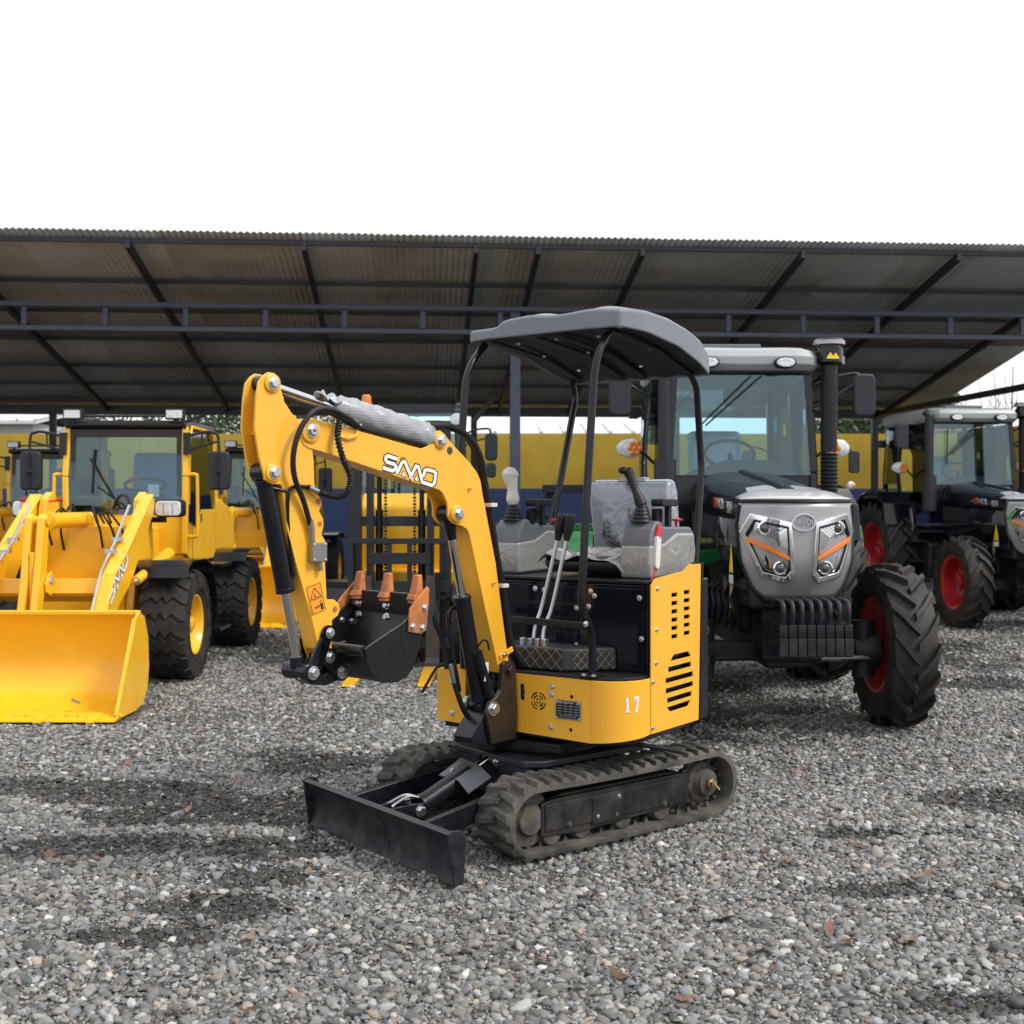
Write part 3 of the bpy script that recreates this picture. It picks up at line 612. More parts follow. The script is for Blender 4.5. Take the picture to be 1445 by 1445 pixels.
# --- upper body
S = XS
fl = MB(S)
fl.prism([(.26, -.41), (.26, .38)]+[(.09+.165*math.cos(R(a)), .38+.165*math.sin(R(a))) for a in range(10, 91, 10)]+[(-.38, .545), (-.60, .42), (-.66, .2), (-.66, -.1), (-.58, -.3), (-.35, -.41)], .435, .46, 'xy')
base = fl.build('upper_frame', 'black', ex, bevel=.004)
b = MB(S); b.lathe([(0, .27), (.04, .27)], (0, 0, .382), (0, 0, 1), 40); b.box(-.30, .30, -.25, .25, .385, .424); b.build('turntable', 'black', ex, bevel=.004)
def sheet(path, z0, z1, m, name, parent, t=.006, z0b=None):
    """bent sheet-metal panel standing on a plan path; z0b: other bottom height at the end"""
    b = MB(S); n = len(path); vs = []
    for i, (x, y) in enumerate(path):
        a = Vector(path[max(i-1, 0)]); c = Vector(path[min(i+1, n-1)]); d = (c-a).normalized(); nn = Vector((d.y, -d.x))*t
        zb = z0+((z0b or z0)-z0)*i/(n-1); zt = z1[i] if isinstance(z1, list) else z1
        vs += [(x, y, zb), (x, y, zt), (x+nn.x, y+nn.y, zt), (x+nn.x, y+nn.y, zb)]
    fs = [(i*4+j, i*4+(j+1) % 4, i*4+4+(j+1) % 4, i*4+4+j) for i in range(n-1) for j in range(4)]+[(0, 1, 2, 3), tuple(4*(n-1)+j for j in (3, 2, 1, 0))]
    b.add(vs, fs); return b.build(name, m, parent, bevel=.002)
# front cover right of the boom (machine's left), with its openings, then the rounded corner
hol = [capsule((.046, .612), (.046, .662), .013, 6)]
cxv, czv = .131, .605
for k, rr in enumerate((.006, .0195, .033)):
    for q in range(4):
        a0, a1 = q*90+10, q*90+80; hol.append(arc(cxv, czv, rr, a0, a1, 6)+arc(cxv, czv, rr+.0080, a1, a0, 6))
hol += [arc(.205, .678, .011, 0, 330, 11), arc(.303, .639, .009, 0, 330, 11), arc(.298, .494, .009, 0, 330, 11)]
b = MB(S); b.plate([(.012, .458), (.40, .447), (.40, .718), (.012, .718)], hol, .284, .290, 'yz'); fp = b.build('front_cover', 'yellow', ex)
b = MB(S); b.box(.245, .255, .016, .39, .462, .712); b.build('backing', 'ink', fp)
cor = [(.290, .40)]+[(.115+.175*math.cos(R(a)), .405+.175*math.sin(R(a))) for a in range(6, 91, 6)]+[(.084, .58)]
cp = sheet(cor, .447, [.718]*len(cor), 'yellow', 'corner_cover', ex, t=-.006, z0b=.472)
b = MB(S); b.plate([(-.432, .467), (-.264, .461), (-.274, .712), (-.432, .706)], [arc(-.33, .685, .010, 0, 330, 11)], .284, .290, 'yz'); fp2 = b.build('front_cover', 'yellow', ex)
b = MB(S); b.box(.05, .283, -.432, -.426, .467, .706); b.box(-.3, .05, -.436, -.430, .467, 1.12); b.build('flank_cover', 'yellow', ex, bevel=.002)
for y, z in ((-.345, .655), (-.345, .505)): bolt(fp2, S, (.290, y, z), (1, 0, 0), .0105)
for y, z in ((.202, .641), (.197, .498), (.205, .676)): bolt(fp, S, (.290, y, z), (1, 0, 0), .0095)
for y, z in ((.048, .65), (.05, .622)): bolt(fp, S, (.27, y, z), (1, 0, 0), .009)
# data plate
b = MB(S); b.prism(rrect(.225, .349, .541, .620, .004), .2925, .2945, 'yz'); dp = b.build('data_plate', 'plate', ex)
b = MB(S)
b.plate(rrect(.223, .351, .539, .622, .004), [rrect(.2275, .3465, .5435, .6175, .003)], .2925, .2952, 'yz'); b.build('plate_rim', 'steel', dp)
T = lambda y, z: S @ facing((.2947, y, z), (1, 0, 0))
text('SAMO', .011, 'white', dp, T(.243, .611), depth=.0003); text('EXCAVATOR', .0085, 'white', dp, T(.288, .611), depth=.0003); text('CE', .012, 'white', dp, T(.336, .611), depth=.0003)
b = MB(S)
for r_ in range(4):
    z = .597-.0115*r_
    for (y0, y1) in ((.231, .255), (.262, .284), (.287, .312), (.318, .341)):
        if rng.uniform() < .85: b.box(.2945, .2949, y0+rng.uniform(0, .006), y1, z-.0022, z+.0018)
for z in (.555, .550): b.box(.2945, .2949, .245, .33, z-.001, z+.001)
b.build('plate_print', 'steel', dp)
for y in (.229, .345):
    for z in (.546, .615): bolt(dp, S, (.2945, y, z), (1, 0, 0), .004)
# number 17 in stencil letters on the rounded corner
def on_corner(a, z, e=.0015): return (.115+(.175+e)*math.cos(R(a)), .405+(.175+e)*math.sin(R(a)), z)
def glyph(polys, m, nm):
    b = MB(S)
    for poly in polys:
        n = len(poly); vs = [on_corner(a, z, .0009) for a, z in poly]+[on_corner(a, z, .0022) for a, z in poly]
        b.add(vs, [tuple(range(n)), tuple(range(2*n-1, n-1, -1))]+[(i, (i+1) % n, (i+1) % n+n, i+n) for i in range(n)])
    return b.build(nm, m, cp)
a1, a2, z0, z1 = 48, 62, .585, .650
glyph([[(a1+2, z0+.006), (a1+5.2, z0+.006), (a1+5.2, z1), (a1+3.2, z1), (a1+.3, z1-.014), (a1+.3, z1-.02), (a1+2, z1-.016)], [(a1, z0), (a1+7.2, z0), (a1+7.2, z0+.0055), (a1, z0+.0055)]], 'white', 'number_one')
glyph([[(a2, z1-.018), (a2+1.2, z1-.018), (a2+1.8, z1-.010), (a2+6.6, z1-.010), (a2+8.8, z1-.004), (a2+8.8, z1), (a2, z1)], [(a2+5.6, z1-.0105), (a2+8.6, z1-.0105), (a2+5.4, z0+.006), (a2+2.4, z0+.006)], [(a2+1.2, z0), (a2+6.6, z0), (a2+6.6, z0+.0055), (a2+1.2, z0+.0055)]], 'white', 'number_seven')
# tall side cover with louvres
hol = []
for c0, c1 in ((-.172, -.112), (-.30, -.238)):
    for i in range(6):
        z = 1.058-.0335*i*1.12; d = (c0+.172)*-.03
        hol.append([(c0, z+d), (c1, z+d), (c1, z+.019+d), (c0, z+.019+d)])
sl = [(-.150, -.285, .785, .005), (-.08, -.315, .735, .02), (-.055, -.335, .688, .02), (-.055, -.335, .642, .02), (-.07, -.32, .598, .02), (-.105, -.285, .556, -.03)]
for i, (x0, x1, z, sh) in enumerate(sl):
    if i == 0: hol.append([(x0+.045, z-.013), (x1-.03, z-.013), (x1, z+.013), (x0, z+.013)][::1] if False else [(x1-.035, z-.013), (x0+.035, z-.013), (x0, z+.012), (x1, z+.012)])
    elif i == 5: hol.append([(x1, z-.012), (x0, z-.012), (x0+.03, z+.013), (x1-.03, z+.013)])
    else: hol.append([(x1, z-.011), (x0, z-.011), (x0, z+.0125), (x1, z+.0125)])
hol[12] = [(-.315, .772), (-.10, .772), (-.135, .798), (-.285, .798)]; hol[17] = [(-.285, .545), (-.10, .545), (-.065, .57), (-.315, .57)]
b = MB(S); b.plate([(.083, .474), (-.395, .465), (-.420, 1.195), (-.30, 1.198), (-.24, 1.17), (.045, 1.150), (.083, 1.12)], hol, .578, .584, 'xz'); sp = b.build('side_cover', 'yellow', ex)
b = MB(S); b.box(-.40, .05, .545, .552, .48, 1.12); b.build('backing', 'black', sp)
b = MB(S); b.prism([(-.398, .45), (-.425, 1.20), (-.44, 1.20), (-.415, .45)], .53, .59); b.build('rear_edge', 'black', sp, bevel=.003)
for x, z in ((.03, 1.105), (.035, .925), (.04, .78), (.07, .70), (.072, .50)): bolt(sp, S, (x, .584, z), (0, 1, 0), .0085)
for z in (1.15, 1.07, .86, .50): bolt(sp, S, (-.43, .56, z), (0, 1, 0), .0085)
# engine bay behind and under the seat
b = MB(S); b.box(-.60, .02, -.40, .54, .45, 1.12); eb = b.build('engine_box', 'tblack', ex, bevel=.01)
b = MB(S); b.hexa([(-.44, -.3, .45), (-.68, -.1, .45), (-.68, .25, .45), (-.44, .5, .45), (-.44, -.3, 1.15), (-.66, -.1, 1.1), (-.66, .25, 1.1), (-.44, .5, 1.15)]); b.build('rear_hood', 'yellow', ex, bevel=.02)
b = MB(S); b.box(-.45, .035, -.41, .53, 1.121, 1.135); b.build('seat_deck', 'black', ex, bevel=.003)
b = MB(S); b.box(.021, .027, -.38, .17, .80, 1.10); b.box(.021, .027, .18, .52, .73, 1.10); b.build('access_panel', 'tblack', eb, bevel=.003)
b = MB(S); b.box(.027, .033, -.10, .26, 1.005, 1.02); b.box(.027, .033, .168, .182, .74, 1.10); b.build('panel_seam', 'black', eb, bevel=.002)
for y, z in ((-.30, 1.08), (-.05, 1.08), (.0, 1.075), (.25, 1.08), (.27, 1.06), (.50, 1.06), (.175, .83), (.175, 1.0), (.24, 1.01), (.51, .88)): bolt(eb, S, (.034, y, z), (1, 0, 0), .0095)
# floor mat and padded foot rest
b = MB(S); b.prism([(.275, -.26), (.275, .39)]+[(.10+.165*math.cos(R(a)), .40+.165*math.sin(R(a))) for a in range(10, 91, 10)]+[(.03, .565), (.03, -.26)], .706, .728, 'xy'); b.build('floor_mat', 'plastic', ex, bevel=.004)
K['quilt'] = mat('quilted_vinyl', (.030, .031, .036), .38, var=.1, bump=.1, bscale=200)
b = MB(S); b.prism([(.215, -.235), (.215, .215), (.19, .25), (.03, .385), (.03, -.235)], .731, .835, 'xy'); fr_ = b.build('foot_rest', 'quilt', ex, bevel=.014, seg=3)
K['thread'] = mat('tan_stitching', (.33, .25, .13), .7)
q = MB(S)
for i in range(-2, 11):                     # raised stitch lines in a diamond pattern on the front and side faces
    for s_ in (1, -1):
        y0 = -.235+i*.055; y1 = y0+s_*.085
        pts = [(y0+(y1-y0)*k/12, .738+.09*k/12) for k in range(13)]; pts = [p for p in pts if -.23 < p[0] < .21]
        if len(pts) > 1: q.bar((.2155, pts[0][0], pts[0][1]), (.2155, pts[-1][0], pts[-1][1]), .002, .0016)
for i in range(-2, 7):
    for s_ in (1, -1):
        t0 = i*.18; t1 = t0+s_*.36; f_ = lambda t, k: (.192-.162*t, .252+.135*t, .738+.09*k)
        kk = [(t0+(t1-t0)*k/12, k/12) for k in range(13)]; kk = [p for p in kk if 0 < p[0] < .98]
        if len(kk) > 1: q.bar(f_(*kk[0]), f_(*kk[-1]), .002, .0016)
q.build('stitching', 'thread', fr_)
for i, y in enumerate((-.02, .022, .062, .10)):
    b = MB(S); b.box(.165, .20, y-.009, y+.009, .832, .868); b.build('pedal_link', 'zinc', ex, bevel=.004)
# grab rail, travel levers
b = MB(S); b.bar((.20, -.28, .955), (.245, .36, .945), .03, .012, (1, 0, 0)); b.build('grab_rail', 'charcoal', ex, bevel=.003)
for (y0, y1, y2) in ((.012, .045, .119), (.062, .10, .167)):
    b = MB(S); b.tube(catmull([(.15, y0, .83), (.14, y0+.008, .92), (.12, y1, 1.02), (.10, y2, 1.335)], 6), .0095, 10); lv = b.build('travel_lever', 'zinc', ex)
    b = MB(S); y3 = y2+.015; b.tube(catmull([(.102, y2-.004, 1.31), (.10, y2+.004, 1.36), (.098, y3, 1.415), (.098, y3+.002, 1.432)], 4), [.013, .015, .018, .021, .023, .024, .025, .025, .025, .024, .023, .020, .014][:13], 14); b.build('knob', 'plastic', lv)
# seat under film
b = MB(S)
for k in range(5): pass
b.prism([(-.64, 1.18), (-.60, 1.20), (-.535, 1.52), (-.55, 1.575), (-.585, 1.60), (-.63, 1.595), (-.66, 1.54), (-.70, 1.22)], -.10, .35)
bk = b.build('seat_back', 'seat', ex, bevel=.045, seg=4)
b = MB(S); b.prism(rrect(-.02, .27, 1.26, 1.50, .06), -.553, -.535, 'yz'); b.build('seat_pad', 'seat', bk, bevel=.008)
b = MB(S); b.prism(rrect(.05, .20, 1.585, 1.61, .012), -.64, -.58, 'yz'); b.build('seat_top', 'steel', bk)
b = MB(S); b.prism([(-.60, 1.15), (-.15, 1.15), (-.10, 1.19), (-.13, 1.235), (-.30, 1.225), (-.58, 1.215)], -.10, .345); sb = b.build('seat_cushion', 'seat_black', ex, bevel=.03, seg=3)
b = MB(S)
def film(u, v):
    x = -.08-.50*u; y = -.11+.47*v
    return (x, y, 1.243+.012*math.sin(9*u+5*v)+.010*math.sin(17*v-6*u)-.05*max(0, .12-u)*8*(.3+.5*math.sin(5*v)**2)-.04*(max(0, abs(v-.5)-.42)*10))
b.grid(film, 22, 22); b.build('seat_film', 'film', sb, thick=.001, normals=False)
# control consoles with film on the lower half, bellows, joysticks
def console(y0, y1, sgn):
    b = MB(S)
    top = [(-.10, 1.30), (-.115, 1.36), (-.155, 1.395), (-.20, 1.40), (-.23, 1.372), (-.52, 1.365), (-.56, 1.33), (-.56, 1.25), (-.10, 1.25)]
    b.prism(top, y0, y1); c = b.build('console', 'greyplastic', ex, bevel=.012, seg=3)
    b = MB(S); b.prism([(-.095, 1.135), (-.085, 1.19), (-.093, 1.262), (-.095, 1.29), (-.24, 1.30), (-.36, 1.345), (-.55, 1.34), (-.57, 1.25), (-.54, 1.14)], y0-.006, y1+.006); b.build('film_wrap', 'film', c, bevel=.018, seg=3)
    return c
c1 = console(.335, .485, 1); c2 = console(-.385, -.235, -1)
def joystick(c, x, y, z, tip, wrapm):
    b = MB(S); pr = [(0, .052)]
    for i in range(4): pr += [(.006+.017*i, .050-.006*i), (.014+.017*i, .042-.005*i), (.017+.017*i, .046-.006*i)]
    pr += [(.078, .02), (.085, .02)]
    b.lathe(pr, (x, y, z), (0, 0, 1), 24); b.build('bellows', 'plastic', c)
    p0 = Vector((x, y, z+.075)); p2 = p0+Vector(tip); pm = p0.lerp(p2, .5)
    b = MB(S)
    if wrapm: b.tube(catmull([p0, p0.lerp(p2, .25), pm, p0.lerp(p2, .75)+Vector((0, -.01, 0)), p2], 3), [.020, .030, .034, .030, .027, .025, .027, .032, .036, .040, .042, .034, .016], 12); o = b.build('joystick', 'cable_tie', c)
    else:
        b.tube(catmull([p0, p0.lerp(p2, .3), pm, p0.lerp(p2, .8), p2], 3), [.027, .027, .024, .021, .019, .018, .018, .019, .020, .022, .024, .025, .018], 14); o = b.build('joystick', 'plastic', c)
        b = MB(S); b.ball(tuple(p2+Vector((.012, -.012, -.008))), (.03, .026, .018)); b.build('thumb_pad', 'plastic', o)
joystick(c1, -.165, .405, 1.395, (.0, -.075, .17), False)
joystick(c2, -.165, -.31, 1.395, (.0, -.01, .185), True)
for c, y in ((c1, .465), (c2, -.235)):
    b = MB(S); b.box(-.33, -.30, y-.012, y+.012, 1.37, 1.47); b.build('armrest_post', 'plastic', c, bevel=.003)
    b = MB(S); b.prism(rrect(-.36, -.20, 1.465, 1.50, .012), y-.032, y+.032); b.build('armrest', 'plastic', c, bevel=.006)
    b = MB(S); b.prism(rrect(-.30, -.24, 1.39, 1.455, .01), y-.05, y-.02); b.build('arm_bracket', 'plastic', c, bevel=.004)
b = MB(S); b.cyl((-.45, .44, 1.365), (-.45, .44, 1.395), .007); b.lathe([(0, .012), (.004, .032), (.010, .034), (.014, .02)], (-.45, .44, 1.393), (0, 0, 1), 20); b.build('stop_knob', 'red', c1)
b = MB(S); b.cyl((-.36, -.25, 1.365), (-.36, -.25, 1.40), .010); b.ball((-.36, -.25, 1.415), (.022, .022, .02), 12); b.build('throttle_knob', 'plastic', c2)
b = MB(S); b.cyl((-.44, -.245, 1.36), (-.44, -.245, 1.38), .008); b.ball((-.44, -.245, 1.39), .014, 12); b.build('red_knob', 'red', c2)
b = MB(S); b.tube([(-.075, .475, 1.03), (-.10, .482, 1.10), (-.135, .49, 1.20)], .007, 8); sl_ = b.build('safety_lever', 'red', ex); b = MB(S); b.tube([(-.15, .49, 1.325), (-.165, .492, 1.355), (-.168, .492, 1.378)], [.016, .017, .013], 12); b.build('lever_grip', 'red', sl_)
b = MB(S); b.prism(capsule((-.138, 1.20), (-.153, 1.315), .021), .484, .504); b.build('lever_body', 'cable_tie', ex, bevel=.005)
# --- canopy
def zt(f, l):
    pr = float(np.interp(-f, [-.22, .0, .2, .4, .55, .69], [2.286, 2.297, 2.290, 2.262, 2.225, 2.165]))
    ss = np.clip((l+.14)/.06, 0, 1); ss = ss*ss*(3-2*ss); fr2 = np.clip((.22-f)/.10, 0, 1)
    return pr+.030*ss+(.030*math.exp(-((l-.05)/.10)**2)+.034*math.exp(-((l-.38)/.12)**2))*(.35+.65*fr2)
b = MB(S); nu, nv = 26, 26
def pl(u, v):
    f = .245-.965*u; l = -.325+.855*v
    ru, rv = abs(u-.5)*2, abs(v-.5)*2; k = 1-.03*max(0, ru-.6)*max(0, rv-.6)*12
    return (-.2375+(f+.2375)*k, .1025+(l-.1025)*k)
top = [[(*pl(i/nu, j/nv), 0) for j in range(nv+1)] for i in range(nu+1)]
vs = []; idt = {}; idb = {}
for i in range(nu+1):
    for j in range(nv+1):
        f, l = pl(i/nu, j/nv); idt[i, j] = len(vs); vs.append((f, l, zt(f, l)))
for i in range(nu+1):
    for j in range(nv+1):
        f, l = pl(i/nu, j/nv); edge = i in (0, nu) or j in (0, nv); idb[i, j] = len(vs)
        zz = float(np.interp(-f, [-.22, .0, .3, .69], [2.250, 2.245, 2.215, 2.118])); vs.append((f, l, (zz-.010 if edge else zz+.012)-.012*(1-l)*(1 if edge else 0)))
fs = []
for i in range(nu):
    for j in range(nv):
        fs.append((idt[i, j], idt[i+1, j], idt[i+1, j+1], idt[i, j+1])); fs.append((idb[i, j], idb[i, j+1], idb[i+1, j+1], idb[i+1, j]))
for i in range(nu):
    for j in (0, nv): fs.append((idt[i, j], idt[i+1, j], idb[i+1, j], idb[i, j]))
for j in range(nv):
    for i in (0, nu): fs.append((idt[i, j], idt[i, j+1], idb[i, j+1], idb[i, j]))
b.add(vs, fs); can = b.build('canopy_roof', 'canopy', ex, bevel=.017, seg=4, ang=60)
b = MB(S)
b.grid(lambda u, v: ((lambda p: (p[0]*.96-.01, .11+(p[1]-.11)*.95, float(np.interp(-p[0], [-.22, .0, .3, .69], [2.250, 2.245, 2.215, 2.118]))-.004+.006*math.sin(v*18)**2))(pl(u, v))), 20, 40)
b.build('canopy_lining', 'canopy_in', can, thick=.003, normals=False)
for l in (-.20, .05, .17, .42):
    b = MB(S); b.bar((.16, l, 2.232), (-.30, l, 2.195), .03, .018); b.bar((-.30, l, 2.195), (-.64, l, 2.110), .03, .018); b.build('lining_rib', 'canopy_in', can, bevel=.006)
for (f, l, z) in ((.1, -.1, 2.226), (.12, .12, 2.230), (.1, .33, 2.228), (-.2, -.15, 2.20), (-.2, .1, 2.202), (-.22, .42, 2.20), (-.45, .25, 2.15), (-.45, -.1, 2.15), (-.05, .28, 2.22)): bolt(can, S, (f, l, z), (0, 0, -1), .009)
posts = [[(.25, .385, .725), (.25, .385, .925), (.318, .383, 1.0), (.338, .382, 1.06), (.315, .39, 1.45), (.262, .40, 2.045), (.235, .405, 2.14), (.16, .41, 2.225)],
         [(.30, -.27, .72), (.32, -.262, 1.06), (.345, -.255, 1.70), (.315, -.25, 2.04), (.265, -.25, 2.13), (.16, -.25, 2.222)],
         [(-.655, .44, 1.0), (-.655, .44, 1.15), (-.745, .435, 1.65), (-.70, .43, 2.06), (-.62, .43, 2.12)],
         [(-.42, -.26, 1.1), (-.445, -.25, 1.395), (-.542, -.25, 1.672), (-.665, -.25, 2.03), (-.61, -.25, 2.145)]]
for p in posts:
    q = [Vector(p[0])]
    for i in range(1, len(p)-1):
        a, c, d = Vector(p[i-1]), Vector(p[i]), Vector(p[i+1]); r_ = min(.035, (c-a).length*.4, (d-c).length*.4); e0 = c+(a-c).normalized()*r_; e1 = c+(d-c).normalized()*r_
        q += [e0, (e0+e1)/4+c/2, e1]
    q.append(Vector(p[-1])); b = MB(S); b.tube(q, .0175, 14); b.build('canopy_post', 'black', ex)
b = MB(S); b.box(.20, .30, .35, .42, .729, .737); pf = b.build('post_foot', 'black', ex, bevel=.002)
for x, y in ((.215, .36), (.285, .41), (.285, .36)): bolt(pf, S, (x, y, .737), (0, 0, 1), .009)
bolt(pf, S, (.335, .40, .965), (.3, .95, 0), .010)
b = MB(S); b.tube(catmull([(.05, .36, .425), (.08, .50, .42), (.06, .60, .415), (.02, .69, .40)], 6), .011, 10); b.build('drain_hose', 'plastic', ex)

# --- boom, arm, bucket (in the boom's own frame: x forward, y lateral with 0 at the near plates and -.1 at the far ones)
Bx = XB
boom_top = [(1.123, 1.72), (1.130, 1.755), (1.120, 1.785), (1.100, 1.802), (1.069, 1.806), (.938, 1.784), (.863, 1.771), (.549, 1.715), (.501, 1.708), (.473, 1.717), (.454, 1.737), (.444, 1.759), (.432, 1.773), (.415, 1.784), (.392, 1.787), (.370, 1.775), (.322, 1.734), (.22, 1.661), (.171, 1.617), (.147, 1.58), (.134, 1.522), (.05, 1.219), (.012, 1.011), (-.034, .777), (-.045, .735)]
boom_bot = [(.027, .73), (.118, 1.018), (.175, 1.206), (.218, 1.345), (.232, 1.368), (.263, 1.383), (.290, 1.388), (.318, 1.396), (.338, 1.412), (.349, 1.434), (.347, 1.459), (.354, 1.485), (.380, 1.525), (.400, 1.537), (.426, 1.543), (.499, 1.556), (.863, 1.642), (1.045, 1.683), (1.085, 1.690), (1.108, 1.700)]
body = boom_top[:7]+[(.549, 1.70), (.46, 1.683), (.37, 1.695), (.322, 1.722)]+boom_top[17:]+boom_bot[:3]+[(.212, 1.33), (.25, 1.42), (.30, 1.485), (.37, 1.53), (.426, 1.545)]+boom_bot[15:]
b = MB(Bx); b.prism(body, -.098, -.002); bo = b.build('boom', 'yellow', ex, bevel=.005)
for y0, y1 in ((-.012, 0), (-.1, -.088)):
    b = MB(Bx); b.prism(boom_top+boom_bot, y0, y1); b.build('boom_plate', 'yellow', bo, bevel=.004)
def boss(par, x, z, y, sgn, r=.042, t=.012, pin=.02, pm='zinc', red=False):
    b = MB(Bx); b.lathe([(0, r), (t*.75, r), (t, r*.86), (t, r*.55)], (x, y, z), (0, sgn, 0), 28); o = b.build('pin_boss', 'yellow', par)
    bolt(o, Bx, (x, y+sgn*t*.98, z), (0, sgn, 0), pin, .012, m=pm)
    if red:
        b = MB(Bx); b.lathe([(0, .006), (.003, .006), (.004, .004)], (x, y+sgn*(t+.016), z), (0, sgn, 0), 14); b.build('grease_nipple', 'red', o)
boss(bo, 1.08, 1.757, .0, 1, .044, .012, .02, red=True); boss(bo, .395, 1.744, .0, 1, .034, .010, .019); boss(bo, .301, 1.437, .0, 1, .038, .018, .020); boss(bo, 1.08, 1.757, -.1, -1)
b = MB(Bx); b.lathe([(0, .0165), (.0015, .0165)], (.338, 0, 1.704), (0, 1, 0), 20); b.build('plate_hole', 'int_dark', bo)
b = MB(Bx); b.tube([(.945, .0, 1.742), (.90, .004, 1.735), (.86, .004, 1.745), (.85, .0, 1.765)], .010, 8); b.build('hose_guide', 'yellow', bo)
for x, z in ((.226, 1.543), (.613, 1.668), (.075, 1.13)):
    b = MB(Bx); b.cyl((x, -.001, z), (x-.008, .016, z+.002), .0065, .005, 10); b.build('hose_stud', 'yellow', bo)
b = MB(Bx); b.bar((.03, .004, .80), (-.055, .004, .832), .006, .024, (0, 0, 1)); tb = b.build('hose_tab', 'yellow', bo, bevel=.002); bolt(tb, Bx, (.005, .008, .81), (0, 1, 0), .010)
# boom lettering: dark outline with white strokes
LOGO = [[(.639, 1.661), (.689, 1.673), (.700, 1.667), (.702, 1.658), (.694, 1.648), (.655, 1.640), (.645, 1.631), (.649, 1.620), (.665, 1.613), (.714, 1.624)],
        [(.641, 1.603), (.609, 1.653), (.597, 1.651), (.557, 1.582)],
        [(.568, 1.585), (.535, 1.634), (.521, 1.632), (.499, 1.569), (.443, 1.556), (.429, 1.566), (.421, 1.607), (.432, 1.615), (.474, 1.622), (.485, 1.616), (.494, 1.592)]]
TRI = [[(.615, 1.595), (.605, 1.613), (.592, 1.588)], [(.542, 1.577), (.532, 1.597), (.521, 1.572)]]
def stroke_poly(pts, w):
    pts = [Vector(p) for p in pts]; n = len(pts); A = []; C = []
    for i in range(n):
        d0 = (pts[i]-pts[i-1]).normalized() if i else (pts[1]-pts[0]).normalized(); d1 = (pts[i+1]-pts[i]).normalized() if i < n-1 else d0
        nn = Vector((-d0.y-d1.y, d0.x+d1.x)); nn.normalize(); c = max(.55, nn.dot(Vector((-d0.y, d0.x)))); nn = nn*(w/2/c)
        e = (-d0 if i == 0 else (d0 if i == n-1 else Vector((0, 0))))*(w*.12); A.append(pts[i]+nn+e); C.append(pts[i]-nn+e)
    return A, C
def strokes(b, paths, tris, w, y0, y1):
    for p in paths:
        A, C = stroke_poly(p, w); n = len(A)
        for i in range(n-1):
            q = [A[i], A[i+1], C[i+1], C[i]]; b.hexa([(v.x, y0, v.y) for v in q]+[(v.x, y1, v.y) for v in q])
    for t_ in tris:
        c = sum((Vector(p) for p in t_), Vector((0, 0)))/3; k = 1+(w-.0155)*40
        b.prism([tuple(c+(Vector(p)-c)*k) for p in t_], y0, y1)
b = MB(Bx); strokes(b, LOGO, TRI, .0255, .0004, .0010); lg = b.build('logo', 'ink', bo)
b = MB(Bx); strokes(b, LOGO, TRI, .0145, .0011, .0017); b.build('logo_letters', 'white', lg)
# arm
arm_pl = [(1.29, 1.951), (1.268, 1.964), (1.240, 1.962), (1.222, 1.943), (1.214, 1.915), (1.198, 1.862), (1.162, 1.819), (1.122, 1.789), (1.068, 1.70), (1.058, 1.64), (1.056, 1.546), (1.06, 1.50), (1.16, 1.50), (1.200, 1.54), (1.216, 1.553), (1.252, 1.553), (1.285, 1.570), (1.292, 1.60), (1.310, 1.651), (1.330, 1.757), (1.322, 1.87), (1.312, 1.925)]
arm_lo = [(1.056, 1.56), (1.041, 1.518), (1.022, 1.495), (1.019, 1.475), (1.033, 1.453), (1.014, 1.425), (1.011, 1.40), (1.021, 1.364), (1.003, 1.34), (.998, 1.315), (1.006, 1.294), (.996, 1.115), (.960, 1.113), (.936, 1.095), (.930, 1.073), (.940, 1.05), (.969, 1.034), (.972, .935), (.965, .905), (.972, .878), (.995, .868), (1.02, .885), (1.04, .93), (1.054, .998), (1.071, 1.052), (1.142, 1.255), (1.183, 1.388), (1.205, 1.53), (1.206, 1.62)]
arm_core = [(1.056, 1.56), (1.035, 1.50), (1.028, 1.40), (1.016, 1.29), (.996, 1.115), (.978, 1.03), (.972, .935), (.985, .88), (1.04, .93), (1.071, 1.052), (1.142, 1.255), (1.183, 1.388), (1.205, 1.53), (1.21, 1.80), (1.16, 1.80), (1.07, 1.70)]
b = MB(Bx); b.prism(arm_core, -.092, -.008); ar = b.build('arm', 'yellow', ex, bevel=.005)
for y0, y1 in ((-.016, -.005), (-.095, -.084)):
    b = MB(Bx); b.prism(arm_lo, y0, y1); b.prism(arm_pl, y0-.0005, y1+.0005); b.build('arm_plate', 'yellow', ar, bevel=.003)
b = MB(Bx); b.box(1.195, 1.212, -.09, -.01, 1.60, 1.88); b.box(1.20, 1.29, -.085, -.015, 1.735, 1.75); b.build('arm_web', 'yellow', ar, bevel=.003)
for x, z in ((1.254, 1.924), (1.249, 1.596)): boss(ar, x, z, -.004, 1, .034, .010, .018)
for x, z in ((1.0385, 1.49), (1.03, 1.405), (1.018, 1.322), (.957, 1.075)):
    b = MB(Bx); b.lathe([(0, .011), (.0015, .011)], (x, -.0048, z), (0, 1, 0), 14); b.build('lug_hole', 'tooth', ar)
b = MB(Bx); q = [(1.098, 1.168), (1.028, 1.185), (1.0, 1.076), (1.071, 1.056)]; b.prism(q, -.0046, -.0040); st = b.build('warning_sticker', 'sticker', ar)
def sq(u, v): a = Vector(q[0]).lerp(Vector(q[1]), u); c = Vector(q[3]).lerp(Vector(q[2]), u); return a.lerp(c, v)
b = MB(Bx)
def ln(p0, p1, w=.0028):
    a, c = sq(*p0), sq(*p1); b.bar((a.x, -.0034, a.y), (c.x, -.0034, c.y), .0006, w, (0, 0, 1))
